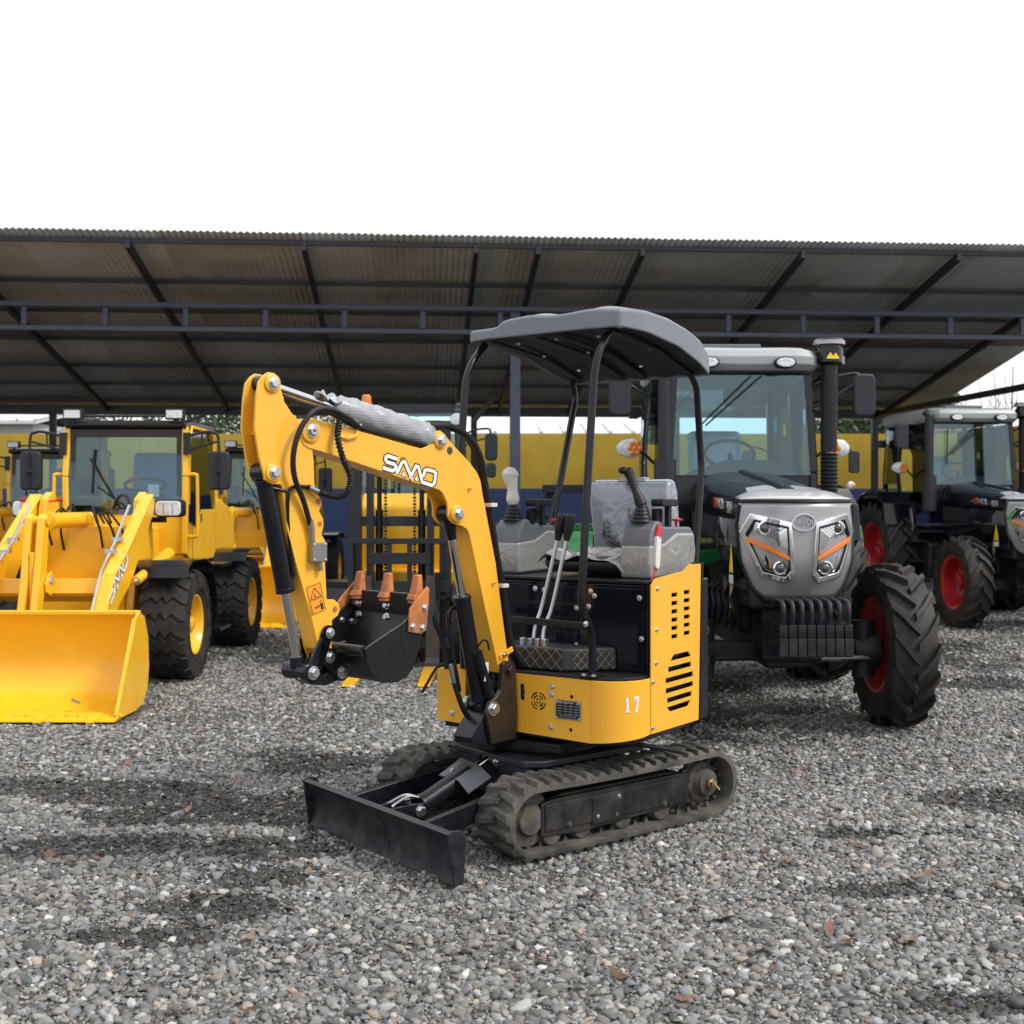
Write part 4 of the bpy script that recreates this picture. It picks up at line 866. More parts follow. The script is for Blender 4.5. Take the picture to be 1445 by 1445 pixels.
for p0, p1 in (((.05, .03), (.95, .03)), ((.95, .03), (.95, .97)), ((.95, .97), (.05, .97)), ((.05, .97), (.05, .03)), ((.05, .52), (.95, .52))): ln(p0, p1, .0016)
for p0, p1 in (((.5, .12), (.14, .47)), ((.14, .47), (.86, .47)), ((.86, .47), (.5, .12)), ((.42, .42), (.5, .30)), ((.42, .42), (.56, .42)), ((.34, .78), (.62, .78)), ((.34, .78), (.42, .73)), ((.34, .78), (.42, .83)), ((.62, .78), (.54, .73)), ((.62, .78), (.54, .83))): ln(p0, p1)
for p0, p1, w in (((.76, .70), (.78, .92), .013), ((.75, .62), (.755, .655), .010)): ln(p0, p1, w)
for p0, p1 in (((.12, .62), (.12, .92)), ((.12, .92), (.3, .90))): ln(p0, p1, .0015)
b.build('sticker_print', 'ink', st)
# arm cylinder in bubble wrap on top of the boom
b = MB(Bx); b.cyl((1.265, -.05, 1.928), (.86, -.05, 1.842), .0165, n=20); rod = b.build('arm_cylinder_rod', 'chrome', ex)
b = MB(Bx); b.lathe([(-.036, .03), (.036, .03)], (1.258, -.05, 1.926), (0, 1, 0), 24); b.build('rod_eye', 'black', rod)
b = MB(Bx); ax0, ax1 = Vector((.93, -.05, 1.862)), Vector((.40, -.05, 1.752)); pts = [ax0.lerp(ax1, i/22) for i in range(23)]; rad = []
for i in range(23): u = i/22; rad.append((.032 if u < .04 else .046+.012*math.sin(min(1, u*2.2)*1.5))+.003*math.sin(i*2.3)+.002*math.sin(i*5.1)-(.016 if u > .97 else 0))
b.tube(pts, rad, 28)
me_v = b.v
for i, (x, y, z) in enumerate(me_v):
    k = .0035*math.sin(x*130+z*90)*math.sin(y*160+x*40)+.002*math.sin(x*310+y*250); me_v[i] = (x+k*.3, y+k, z+k)
wc = b.build('arm_cylinder', 'wrap', ex, ang=60)
b = MB(Bx)
def wrapfold(u, v): return (.905+.10*u, -.02-.075*v+.01*math.sin(9*u), 1.90-.055*abs(v-.45)*1.3+.022*u+.008*math.sin(14*u+9*v))
b.grid(wrapfold, 12, 12); b.build('loose_wrap', 'wrap', wc, thick=.002, normals=False)
b = MB(Bx); b.cyl((.43, -.05, 1.763), (.36, -.05, 1.747), .022); b.build('cylinder_base', 'black', wc)
b = MB(Bx); b.lathe([(0, .011), (.02, .011), (.021, .007), (.04, .007)], (.45, -.03, 1.808), (-1, 0, .1), 12); b.build('fitting', 'brass', wc)
# bucket cylinder in front of the arm
b = MB(Bx); b.cyl((1.250, -.05, 1.560), (1.158, -.05, 1.155), .035, n=28); b.cyl((1.253, -.05, 1.572), (1.249, -.05, 1.552), .0375, n=28); b.cyl((1.161, -.05, 1.168), (1.157, -.05, 1.15), .0375, n=28)
b.lathe([(-.034, .036), (.034, .036)], (1.262, -.05, 1.598), (0, 1, 0), 26); bcy = b.build('bucket_cylinder', 'black', ex, bevel=.003)
b = MB(Bx); b.cyl((1.16, -.05, 1.16), (1.098, -.05, .885), .0185, n=20); b.build('rod', 'chrome', bcy)
b = MB(Bx); b.cyl((1.108, -.05, .905), (1.10, -.05, .86), .026, .03); b.build('rod_eye', 'black', bcy)
b = MB(Bx); b.tube(catmull([(1.10, .005, 1.545), (1.16, .006, 1.545), (1.185, .004, 1.52), (1.182, -.005, 1.44), (1.172, -.012, 1.38), (1.150, -.016, 1.235), (1.15, -.022, 1.205), (1.172, -.03, 1.195)], 6), .0075, 10); b.cyl((1.24, -.02, 1.54), (1.185, 0, 1.527), .006); b.build('oil_pipe', 'black', bcy)
# valve block and hoses
b = MB(Bx); b.box(1.020, 1.088, -.006, .028, 1.262, 1.335); vb = b.build('valve_block', 'steel', ex, bevel=.003)
b = MB(Bx); b.cyl((1.078, .012, 1.335), (1.085, .012, 1.40), .010, n=8); b.cyl((1.082, .012, 1.375), (1.09, .012, 1.42), .0125, n=12); b.cyl((1.045, .012, 1.262), (1.04, .012, 1.228), .010, n=6); b.build('fitting', 'steel', vb)
for x in (1.028, 1.08):
    for z in (1.27, 1.327): bolt(vb, Bx, (x, .028, z), (0, 1, 0), .004)
b = MB(Bx); b.tube(catmull([(.85, .012, 1.782), (.93, .03, 1.815), (1.02, .045, 1.838), (1.10, .052, 1.828), (1.16, .05, 1.768), (1.19, .042, 1.675), (1.178, .03, 1.585), (1.125, .018, 1.49), (1.09, .012, 1.405)], 8), .0105, 12); b.build('hose', 'plastic', ex)
hp = catmull([(.955, .02, 1.80), (.975, .035, 1.73), (.95, .04, 1.645), (.918, .04, 1.59), (.925, .035, 1.532), (.97, .028, 1.508), (1.045, .02, 1.523), (1.10, .01, 1.545)], 10)
b = MB(Bx); b.tube(hp, .010, 12); hz = b.build('hose', 'plastic', ex)
b = MB(Bx); sp_ = []; k = 0
for i in range(len(hp)-8):
    for j in range(5):
        p = hp[i].lerp(hp[i+1], j/5); t_ = (hp[i+1]-hp[i]).normalized(); u_ = t_.cross(Vector((0, 1, 0))).normalized(); w_ = t_.cross(u_); a = k*.75; sp_.append(p+(u_*math.cos(a)+w_*math.sin(a))*.0115); k += 1
b.tube(sp_, .0032, 5); b.build('spiral_guard', 'plastic', hz)
b = MB(Bx); b.cyl(hp[-9], hp[-2], .0115, n=12); b.build('crimp', 'steel', hz)
b = MB(Bx); b.tube(catmull([(1.18, -.03, 1.88), (1.10, -.03, 1.862), (1.0, -.02, 1.842), (.93, -.01, 1.815), (.86, .0, 1.785), (.70, -.01, 1.76), (.45, -.01, 1.72)], 7), .010, 10); b.build('hose', 'plastic', ex)
for k, (dy, dz) in enumerate(((-.02, 0), (-.048, .012))):
    P_ = [(.43, dy, 1.805+dz), (.33, dy, 1.808+dz), (.24, dy, 1.785+dz), (.165, dy, 1.735+dz), (.12, dy, 1.66+dz), (.104, dy, 1.60), (.070, dy, 1.47), (.02, dy, 1.25), (-.02, dy, 1.10), (-.05, dy, .95), (-.08, dy, .84), (-.15, dy, .74)]
    b = MB(Bx); b.tube(catmull(P_, 7), .0125, 12); h_ = b.build('boom_hose', 'plastic', ex)
    if k == 0:
        b = MB(Bx); sp_ = []; kk = 0; pp = catmull(P_[1:6], 14)
        for i in range(len(pp)-1):
            for j in range(4):
                p = pp[i].lerp(pp[i+1], j/4); t_ = (pp[i+1]-pp[i]).normalized(); u_ = t_.cross(Vector((0, 1, 0))).normalized(); w_ = t_.cross(u_); a = kk*.8; sp_.append(p+(u_*math.cos(a)+w_*math.sin(a))*.0135); kk += 1
        b.tube(sp_, .0035, 5); b.build('spiral_guard', 'plastic', h_)
for (x, z, dx) in ((.070, 1.473, .03), (-.005, 1.114, .03), (.845, 1.785, 0)):
    b = MB(Bx); b.box(x-.016-dx*.3, x+.016, -.06, .006, z-.009, z+.009); b.build('cable_tie', 'cable_tie', ex, bevel=.003)
# lift cylinder
A0, A1 = Vector((.301, -.05, 1.437)), Vector((.098, -.05, .59)); cp_ = lambda t_: A0.lerp(A1, t_)
b = MB(Bx); b.cyl(cp_(.42), cp_(.97), .037, n=28); b.cyl(cp_(.42), cp_(.445), .040, n=28); lc = b.build('lift_cylinder', 'black', ex, bevel=.003)
b = MB(Bx); b.cyl(cp_(.12), cp_(.43), .0185, n=20); b.build('rod', 'chrome', lc)
b = MB(Bx); b.lathe([(-.032, .036), (.032, .036)], A0, (0, 1, 0), 26); b.cyl(cp_(.01), cp_(.13), .030, .021, n=20); b.build('rod_eye', 'black', lc)
b = MB(Bx); b.lathe([(-.036, .036), (.036, .036)], A1, (0, 1, 0), 26); b.build('base_eye', 'black', lc)
b = MB(Bx); b.tube(catmull([(.205, -.075, 1.03), (.25, -.085, 1.02), (.262, -.085, .97), (.225, -.085, .80), (.19, -.085, .66)], 6), .0075, 8); b.build('oil_pipe', 'black', lc)
b = MB(Bx); b.tube(catmull([(.275, -.14, 1.18), (.27, -.14, 1.05), (.29, -.14, .98), (.25, -.13, .88), (.235, -.12, .76)], 6), .012, 10); b.build('oil_hose', 'plastic', lc)
b = MB(Bx); b.cyl((.235, -.10, .78), (.215, -.095, .70), .011, n=8); b.build('crimp', 'steel', lc)
b = MB(Bx); b.tube(catmull([(.215, -.095, .70), (.19, -.09, .63), (.15, -.09, .56), (.08, -.10, .52)], 6), .012, 10); b.build('oil_hose', 'plastic', lc)
b = MB(Bx); b.cyl((.17, .0, .84), (.10, .01, .64), .022, n=16); b.tube(catmull([(.165, .0, .86), (.15, .012, .885), (.12, .012, .88), (.105, .01, .84)], 5), .005, 6); b.build('swing_pipe', 'black', lc)
b = MB(Bx); b.box(.122, .146, .014, .023, .71, .79); b.build('hose_label', 'cable_tie', lc)
b = MB(S); b.tube(catmull([(.30, -.36, .73), (.33, -.40, .72), (.36, -.44, .64), (.37, -.46, .60)], 5), .007, 8); b.build('loose_hose', 'plastic', ex)
# swing bracket
for y0, y1 in ((.004, .026), (-.126, -.104)):
    b = MB(Bx); b.prism([(.035, .775), (.005, .785), (-.035, .775), (-.055, .745), (-.065, .55), (-.06, .43), (.10, .43), (.125, .52), (.130, .58), (.115, .62), (.075, .632), (.045, .66), (.035, .72)], y0, y1); b.build('swing_bracket', 'brown', ex, bevel=.005)
b = MB(Bx); b.prism([(.12, .42), (.20, .44), (.215, .47), (.10, .60), (.05, .62), (-.06, .62), (-.10, .42)], -.104, .004); b.lathe([(0, .05), (.20, .05)], (-.11, -.05, .42), (0, 0, 1), 24); sb_ = b.build('swing_post', 'black', ex, bevel=.006)
b = MB(S); b.prism([(.20, -.25), (.40, -.16), (.42, -.10), (.40, -.04), (.20, .0)], .385, .425, 'xy'); b.prism([(.20, -.25), (.38, -.17), (.40, -.10), (.38, -.04), (.20, .0)], .63, .665, 'xy'); b.box(.10, .25, -.262, -.245, .43, .70); b.box(.10, .25, -.008, .008, .43, .70); b.build('swing_mount', 'black', ex, bevel=.005)
b = MB(S); b.box(.14, .16, -.25, .0, .44, .71); b.build('bay_wall', 'black', ex)
bolt(sb_, Bx, (-.008, .026, .742), (0, 1, 0), .022, m='brown'); bolt(sb_, Bx, (.095, .026, .585), (0, 1, 0), .024); bolt(sb_, Bx, (.10, -.126, .60), (.5, -.2, .3), .02)
b = MB(Bx); b.prism(capsule((-.022, .60), (-.022, .655), .013), .0262, .0275); b.build('slot', 'ink', sb_)
# linkage
for y0, y1 in ((.002, .016), (-.116, -.102)):
    b = MB(Bx); b.prism(arc(.999, .989, .026, -60, 150, 8)+[(1.045, .965), (1.085, .90)]+arc(1.078, .845, .030, 40, 250, 8)+[(1.052, .87), (1.03, .925), (1.005, .955)], y0, y1); lk = b.build('side_link', 'black', ex, bevel=.005)
    yy = y1 if y0 > -.05 else y0; sg = 1 if y0 > -.05 else -1
    bolt(lk, Bx, (.999, yy, .989), (0, sg, 0), .0155); bolt(lk, Bx, (1.078, yy, .845), (0, sg, 0), .020)
b = MB(Bx); b.lathe([(0, .028), (.004, .032), (.136, .032), (.14, .028)], (1.095, -.121, .848), (0, 1, 0), 24); b.prism([(1.105, .875), (1.115, .835), (1.06, .795), (.99, .785), (.93, .80), (.905, .825), (.925, .855), (.96, .845), (1.0, .825), (1.05, .845), (1.075, .88)], -.088, -.012); lk = b.build('bucket_link', 'black', ex, bevel=.007)
bolt(lk, Bx, (1.112, -.02, .83), (.8, .5, 0), .008)
bw0, bw1 = -.262, .162
shell = [(.645, 1.120), (.634, 1.04), (.655, .95), (.70, .845), (.735, .81), (.783, .795), (.859, .80), (.905, .825), (.932, .87), (.948, .935)]
def offs(P, d):
    o = []
    for i in range(len(P)):
        a = Vector(P[max(i-1, 0)]); c = Vector(P[min(i+1, len(P)-1)]); t_ = (c-a).normalized(); o.append((P[i][0]-t_.y*d, P[i][1]+t_.x*d))
    return o
b = MB(Bx); b.prism(shell+offs(shell, .010)[::-1], bw0+.003, bw1-.003); bu = b.build('bucket', 'bucket_black', ex, ang=40)
b = MB(Bx); b.prism([(.638, 1.125), (.632, 1.03), (.645, 1.03), (.655, 1.122)], bw0+.002, bw1-.002); b.build('cutting_edge', 'bucket_black', bu, bevel=.003)
sidep = [(.950, .935), (.908, .955), (.757, 1.018), (.69, 1.06), (.655, 1.10), (.645, 1.122), (.632, 1.04), (.652, .95), (.695, .845), (.732, .806), (.783, .791), (.86, .796), (.908, .82), (.935, .868)]
for y0, y1, sg in ((bw1-.010, bw1, 1), (bw0, bw0+.010, -1)):
    b = MB(Bx); b.prism(sidep, y0, y1); b.build('side_plate', 'bucket_black', bu, bevel=.003)
    ye = y1 if sg > 0 else y0
    b = MB(Bx); b.prism([(.735, .982), (.728, 1.07), (.700, 1.10), (.634, 1.155), (.622, 1.145), (.636, 1.00), (.662, .968)], *sorted((ye+sg*.001, ye+sg*.012))); sc_ = b.build('side_cutter', 'tooth', bu, bevel=.004)
    for x, z in ((.715, 1.0), (.662, .992), (.650, 1.07)): bolt(sc_, Bx, (x, ye+sg*.012, z), (0, sg, 0), .0115)
    if sg < 0:
        for x, z in ((.715, 1.0), (.662, .992), (.650, 1.07)): bolt(sc_, Bx, (x, y1, z), (0, 1, 0), .010)
for y in (-.222, -.05, .122):
    b = MB(Bx); b.hexa([(.675, y-.024, 1.085), (.675, y+.024, 1.085), (.628, y+.025, 1.085), (.628, y-.025, 1.085), (.650, y-.0175, 1.198), (.650, y+.0175, 1.198), (.630, y+.0175, 1.20), (.630, y-.0175, 1.20)])
    b.hexa([(.682, y-.027, 1.10), (.682, y+.027, 1.10), (.622, y+.029, 1.10), (.622, y-.029, 1.10), (.672, y-.023, 1.122), (.672, y+.023, 1.122), (.624, y+.024, 1.122), (.624, y-.024, 1.122)])
    tt = b.build('bucket_tooth', 'tooth', bu, bevel=.004)
    if y < .1:
        for z in (1.068, 1.02): bolt(tt, Bx, (.648, y, z), (1, 0, .05), .0125, .014)
for y0, y1 in ((-.016, .0), (-.100, -.084)):
    b = MB(Bx); b.prism(arc(.985, .894, .036, -40, 170, 8)+[(.94, .945), (.90, .95), (.90, .86), (.885, .835)]+arc(.923, .831, .036, 200, 340, 8), y0-.001, y1+.001); hg = b.build('hinge_plate', 'bucket_black', bu, bevel=.004)
    if y0 > -.05:
        bolt(hg, Bx, (.985, y1, .894), (0, 1, 0), .0175); bolt(hg, Bx, (.923, y1, .831), (0, 1, 0), .020)
b = MB(Bx); b.cyl((.945, bw0+.01, .925), (.945, bw1-.008, .925), .022, n=20); b.build('bucket_tube', 'bucket_black', bu)

# ---------------------------------------------------------------- wheels
def tyre_mesh(Rr, w, rim, style, n):
    """one tyre about the y axis: carcass with rounded walls and real tread bars"""
    b = MB(); h = w/2
    if style == 'bar':
        lug = Rr*.078; rc = Rr-lug
        prof = [(-h*.80, rim), (-h*.98, rim+(rc-rim)*.25), (-h*1.02, rim+(rc-rim)*.55), (-h*.95, rc-.035*Rr), (-h*.6, rc-.004), (0, rc+.004), (h*.6, rc-.004), (h*.95, rc-.035*Rr), (h*1.02, rim+(rc-rim)*.55), (h*.98, rim+(rc-rim)*.25), (h*.80, rim)]
        b.lathe(prof, n=64, close=True)
        for i in range(n):
            for sd in (1, -1):
                a0 = 2*math.pi*(i+(.5 if sd > 0 else 0))/n; st = []
                for k, u in enumerate((-.04, .35, .72, 1.0)):
                    y = sd*h*u*1.0; ang = a0+.36*(u**1.2 if u > 0 else 0); wd = (.050, .046, .050, .062)[k]
                    ro = Rr-(0, .0, .012, .05)[k]*Rr; ri = rc-(0, .01, .02, .085)[k]*Rr
                    st.append((y, ang, wd, ri-.01, ro))
                vs = []
                for (y, an, wd, ri, ro) in st:
                    for (r_, da) in ((ri, -wd*1.2), (ro, -wd*.8), (ro, wd*.8), (ri, wd*1.2)):
                        vs.append((r_*math.cos(an+da), y, r_*math.sin(an+da)))
                fs = [(k*4+j, k*4+(j+1) % 4, k*4+4+(j+1) % 4, k*4+4+j) for k in range(3) for j in range(4)]+[(0, 1, 2, 3), (15, 14, 13, 12)]
                b.add(vs, fs)
    else:
        lug = Rr*.045; rc = Rr-lug
        prof = [(-h*.78, rim), (-h*.97, rim+(rc-rim)*.3), (-h*1.0, rim+(rc-rim)*.6), (-h*.93, rc-.03*Rr), (-h*.75, rc), (h*.75, rc), (h*.93, rc-.03*Rr), (h*1.0, rim+(rc-rim)*.6), (h*.97, rim+(rc-rim)*.3), (h*.78, rim)]
        b.lathe(prof, n=64, close=True)
        for i in range(n):
            a0 = 2*math.pi*i/n; st = []; zz = (0, .0, .14, .02, .16, .02, .14, 0, 0)
            us = (-1.0, -.86, -.45, -.2, .0, .2, .45, .86, 1.0)
            for k, u in enumerate(us):
                an = a0+zz[k]*.9; wd = 2*math.pi/n*.36; ed = abs(u) > .95; ro = Rr*(.955 if ed else 1.0)-(.006 if abs(u) > .8 else 0); ri = rc-.02 if not ed else rc-.07*Rr
                st.append((u*h*.97, an, wd, ri, ro))
            vs = []
            for (y, an, wd, ri, ro) in st:
                for (r_, da) in ((ri, -wd*1.1), (ro, -wd*.92), (ro, wd*.92), (ri, wd*1.1)): vs.append((r_*math.cos(an+da), y, r_*math.sin(an+da)))
            m = len(us); fs = [(k*4+j, k*4+(j+1) % 4, k*4+4+(j+1) % 4, k*4+4+j) for k in range(m-1) for j in range(4)]+[(0, 1, 2, 3), tuple(4*(m-1)+j for j in (3, 2, 1, 0))]
            b.add(vs, fs)
        b.lathe([(h*.985, rim+(rc-rim)*.30), (h*1.008, rim+(rc-rim)*.33), (h*.985, rim+(rc-rim)*.36)], n=64, close=True); b.lathe([(-h*.985, rim+(rc-rim)*.30), (-h*1.008, rim+(rc-rim)*.33), (-h*.985, rim+(rc-rim)*.36)], n=64, close=True)
    return b
_wm = {}
def wheel(par, pos, Rr, w, rim, style, n, tm, rm, spin=0, dish=.35, bolts=8):
    sgn = 1 if pos[1] > 0 else -1; key = (Rr, w, style, tm, rm)
    if key not in _wm:
        me = tyre_mesh(Rr, w, rim, style, n).mesh('tyre', ang=38); me.materials.append(K[tm])
        h = w/2; d = h*dish; b = MB()
        b.lathe([(-h*.82, rim*1.03), (-h*.86, rim*1.06), (-h*.84, rim*.98), (-h*.5, rim*.90), (d-.03, rim*.84), (d, rim*.74), (d+.012, rim*.5), (d+.02, rim*.36), (d+.02, .04), (d+.035, .04), (d+.035, rim*.34), (d+.028, rim*.5), (d+.015, rim*.76), (d+.02, rim*.86), (h*.7, rim*.92), (h*.84, rim*1.0), (h*.86, rim*1.06), (h*.82, rim*1.03)], n=48, close=True)
        b.lathe([(d+.03, rim*.26), (d+.075, rim*.24), (d+.085, rim*.17)], n=24)
        mr_ = b.mesh('wheel', ang=40); mr_.materials.append(K[rm])
        bb = MB()
        for i in range(bolts):
            a = 2*math.pi*i/bolts; bb.lathe([(0, .016), (.018, .016), (.02, .012)], (rim*.42*math.cos(a), d+.03, rim*.42*math.sin(a)), (0, 1, 0), 6)
        mb_ = bb.mesh('wheel_nuts'); mb_.materials.append(K['zinc']); _wm[key] = (me, mr_, mb_)
    me, mr_, mb_ = _wm[key]; X = Matrix.Translation(pos) @ Matrix.Rotation(0 if sgn > 0 else math.pi, 4, 'Z') @ Matrix.Rotation(spin, 4, 'Y')
    o = bpy.data.objects.new('wheel', mr_); COL.objects.link(o); o.parent = par; o.matrix_local = X
    for m_, nm in ((me, 'tyre'), (mb_, 'wheel_nuts')):
        t_ = bpy.data.objects.new(nm, m_); COL.objects.link(t_); t_.parent = o
    o.children[1]['kind'] = 'stuff'
    return o

# ---------------------------------------------------------------- cab tractor (x forward, y left, origin under the front axle)
def nose_x(y, z):
    """forward position of the grille skin"""
    t_ = min(1, abs(y)/.37); return .50-.20*t_**2.3-.10*max(0, (1.12-z)/.3)**1.6
def on_nose(b, poly, e0, e1):
    n = len(poly); vs = [(nose_x(y, z)+e0, y, z) for y, z in poly]+[(nose_x(y, z)+e1, y, z) for y, z in poly]
    return b.add(vs, [tuple(range(n)), tuple(range(2*n-1, n-1, -1))]+[(i, (i+1) % n, (i+1) % n+n, i+n) for i in range(n)])
def nose_patch(poly, e, th, name, m, parent):
    """polygon laid on the curved grille skin"""
    bm = bmesh.new(); bm.faces.new([bm.verts.new((0, y, z)) for y, z in poly]); bmesh.ops.triangulate(bm, faces=bm.faces)
    for _ in range(3): bmesh.ops.subdivide_edges(bm, edges=bm.edges, cuts=1, use_grid_fill=True)
    for v in bm.verts: v.co.x = nose_x(v.co.y, v.co.z)+e
    bmesh.ops.recalc_face_normals(bm, faces=bm.faces)
    if sum(f.normal.x for f in bm.faces) < 0: bmesh.ops.reverse_faces(bm, faces=bm.faces)
    me = bpy.data.meshes.new(name); bm.to_mesh(me); bm.free(); me.materials.append(K[m]); o = bpy.data.objects.new(name, me); COL.objects.link(o); o.parent = parent
    md = o.modifiers.new('thickness', 'SOLIDIFY'); md.thickness = th; md.offset = 1; return o
def dense(P, k=6): return [(P[i][0]+(P[(i+1) % len(P)][0]-P[i][0])*j/k, P[i][1]+(P[(i+1) % len(P)][1]-P[i][1])*j/k) for i in range(len(P)) for j in range(k)]
def nose_ring(b, outer, inner, e0, e1):
    if len(outer) < 12: outer, inner = dense(outer), dense(inner)
    n = len(outer); vs = [(nose_x(y, z)+e, y, z) for e in (e0, e1) for P in (outer, inner) for y, z in P]; fs = []
    for i in range(n):
        j = (i+1) % n; fs += [(i, j, n+j, n+i), (2*n+i, 3*n+i, 3*n+j, 2*n+j), (i, 2*n+i, 2*n+j, j), (n+i, n+j, 3*n+j, 3*n+i)]
    return b.add(vs, fs)
def shrink(P, k, c=None):
    c = c or (sum(p[0] for p in P)/len(P), sum(p[1] for p in P)/len(P)); return [(c[0]+(p[0]-c[0])*k, c[1]+(p[1]-c[1])*k) for p in P]
def make_tractor(loc, rz, label):
    t_ = thing('tractor', loc, rz, label, 'tractor', 'black cab tractors')
    for sg in (1, -1):
        wheel(t_, (0, sg*.725, .535), .54, .285, .30, 'bar', 17, 'ttyre', 'maroon', spin=.1, dish=-.2)
        wheel(t_, (-2.12, sg*.80, .74), .75, .42, .43, 'bar', 20, 'ttyre', 'maroon', spin=.2, dish=.1)
    # axle, sump, engine
    b = MB(); b.bar((0, -.56, .50), (0, .56, .50), .14, .13); b.box(-.16, .16, -.15, .15, .40, .62); b.build('front_axle', 'tunder', t_, bevel=.02)
    for sg in (1, -1):
        b = MB(); b.lathe([(-.10, .10), (.0, .13), (.06, .13), (.09, .08)], (0, sg*.56, .50), (0, sg, 0), 20); b.cyl((.02, sg*.53, .33), (.02, sg*.53, .70), .075, n=16); b.build('hub', 'tunder', t_)
    b = MB(); b.cyl((.14, -.10, .47), (.10, .56, .46), .017); b.cyl((.13, .10, .47), (.12, .35, .465), .03); b.build('steering_rod', 'steel', t_)
    b = MB(); b.box(-2.2, .25, -.20, .20, .45, .95); b.box(-1.3, -.1, -.26, .26, .60, 1.0); b.box(-2.5, -1.7, -.32, .32, .5, 1.05); b.build('engine_and_gearbox', 'tunder', t_, bevel=.03)
    b = MB(); b.bar((-2.12, -.75, .74), (-2.12, .75, .74), .2, .2); b.build('rear_axle', 'tunder', t_, bevel=.02)
    b = MB(); b.box(-1.75, -1.15, -.62, -.30, .50, .95); b.box(-1.75, -1.15, .30, .62, .50, .95); b.build('fuel_tank', 'tunder', t_, bevel=.04)
    for i in range(9):
        b = MB(); y = -.30 if i < 6 else .30; x0 = .1-.22*i if i < 6 else -.2*(i-5); b.tube(catmull([(x0, y, 1.0-.03*i), (x0-.1, y*1.12, .85), (x0-.08, y*1.08, .72), (x0-.28, y, .62)], 4), .014, 7); b.build('hose', 'plastic', t_)
    b = MB(); b.cyl((-.25, -.335, .92), (-.25, -.30, .92), .055, n=18); b.build('filter', 'steel', t_)
    b = MB(); b.bar((-.05, -.33, .98), (.0, -.34, .78), .02, .03); b.bar((-.02, -.33, .80), (-.10, -.33, .70), .02, .03); b.cyl((-.05, -.33, .97), (-.05, -.33, 1.0), .012); b.build('latch', 'brass', t_)
    # bonnet
    b = MB(); n = 26; nv = 12
    def bonnet(u, v):
        x = .30-1.58*u; hw = .345+.03*u; ztop = 1.515+.185*u**.8; a = math.pi*v; e = 2/3.6
        y = -hw*math.copysign(abs(math.cos(a))**e, math.cos(a)); z = 1.36+.05*u+(ztop-1.36-.05*u)*abs(math.sin(a))**e; return (x, y, z)
    b.grid(bonnet, n, 28)
    for sg in (1, -1): b.add([(.30, sg*.344, 1.365), (-1.28, sg*.374, 1.41), (-1.28, sg*.37, 1.05), (.12, sg*.34, .98), (.30, sg*.34, 1.0)], [(0, 1, 2, 3, 4)])
    bn = b.build('bonnet', 'tblack', t_, thick=.012, normals=False, ang=50)
    b = MB(); b.box(-1.15, .25, -.33, .33, 1.0, 1.36); b.build('engine_side', 'tunder', bn, bevel=.02)
    for sg in (1, -1):
        for r_ in range(2):
            for k in range(9):
                b = MB(); x = -.05-.085*k; b.box(x-.028, x+.028, *sorted((sg*.352, sg*.356)), 1.09+.13*r_, 1.19+.13*r_); b.build('grille_slot', 'plastic', bn, bevel=.002)
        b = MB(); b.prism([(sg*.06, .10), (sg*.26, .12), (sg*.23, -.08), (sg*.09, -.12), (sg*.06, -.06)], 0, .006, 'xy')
        b.v = [(vy+.0, vx, vz+1.512+.185*((.30-vy)/1.58)**.8-.052*(abs(vx)/.345)**3.2+.012) for vx, vy, vz in b.v]; b.build('bonnet_vent_sky_sheen', 'silver_cap', bn, bevel=.003)  # vent panels in pale silver: sky reflection put into their colour
    b = MB(); b.tube([(.28-1.5*u, 0, 1.521+.185*u**.8) for u in np.linspace(.05, 1, 12)], .018, 8); b.build('bonnet_rib', 'tblack', bn)
    text('TA', .10, 'redtext', bn, facing((-.38, -.372, 1.47), (0, -1, 0)), depth=.002); text('VOL', .10, 'roof_grey', bn, facing((-.20, -.372, 1.465), (0, -1, 0)), depth=.002); text('904', .11, 'roof_grey', bn, facing((.06, -.368, 1.44), (0, -1, 0)), depth=.002)
    b = MB(); b.prism([(.02, 1.02), (.14, 1.02), (.12, 1.10), (.08, 1.21), (.05, 1.10)], -.3605, -.3585); b.build('warning_sticker', 'ystick', bn); b = MB(); b.box(.02, .14, -.3605, -.3585, .95, 1.005); b.build('sticker_text', 'white', bn)
    # silver nose
    b = MB()
    def nose(u, v):
        z = .875+.60*v; hw = float(np.interp(z, [.875, .95, 1.12, 1.35, 1.475], [.20, .29, .355, .372, .355])); y = hw*(2*u-1)
        return (nose_x(y, z)+.012*math.sin(v*math.pi), y, z)
    b.grid(nose, 30, 18); ns = b.build('nose_panel', 'silver', t_, thick=.012, normals=False, ang=60)
    b = MB(); pts = [nose(u/30, 0) for u in range(31)]; b.tube([(x+.004, y, z-.012) for x, y, z in [nose(0, 1-v/10) for v in range(10)]+pts+[nose(1, v/10) for v in range(1, 11)]], .014, 8); b.build('nose_surround', 'tblack', ns)
    b = MB(); b.tube([(lambda p: (p[0]+.006, p[1], p[2]+.008))(nose(u/30, 1)) for u in range(31)], .008, 8); b.build('nose_seam', 'plastic', ns)
    b = MB()
    def cap(u, v):
        x0, y0, z0 = nose(u, 1); xr = .16; k = v
        return (x0*(1-k)+(.16-.02*abs(2*u-1)**2)*k+.004, y0*(1-.03*k), 1.487+.060*math.sin(k*1.5)*(1-abs(2*u-1)**4*.9)+.012)
    b.grid(cap, 24, 8); b.build('nose_cap', 'silver_cap', t_, thick=.012, normals=False, ang=60)
    b = MB(); b.box(-.2, .36, -.30, .30, .80, .96); b.box(-.2, .30, -.33, .33, .9, 1.3); b.build('nose_core', 'tunder', t_, bevel=.03)
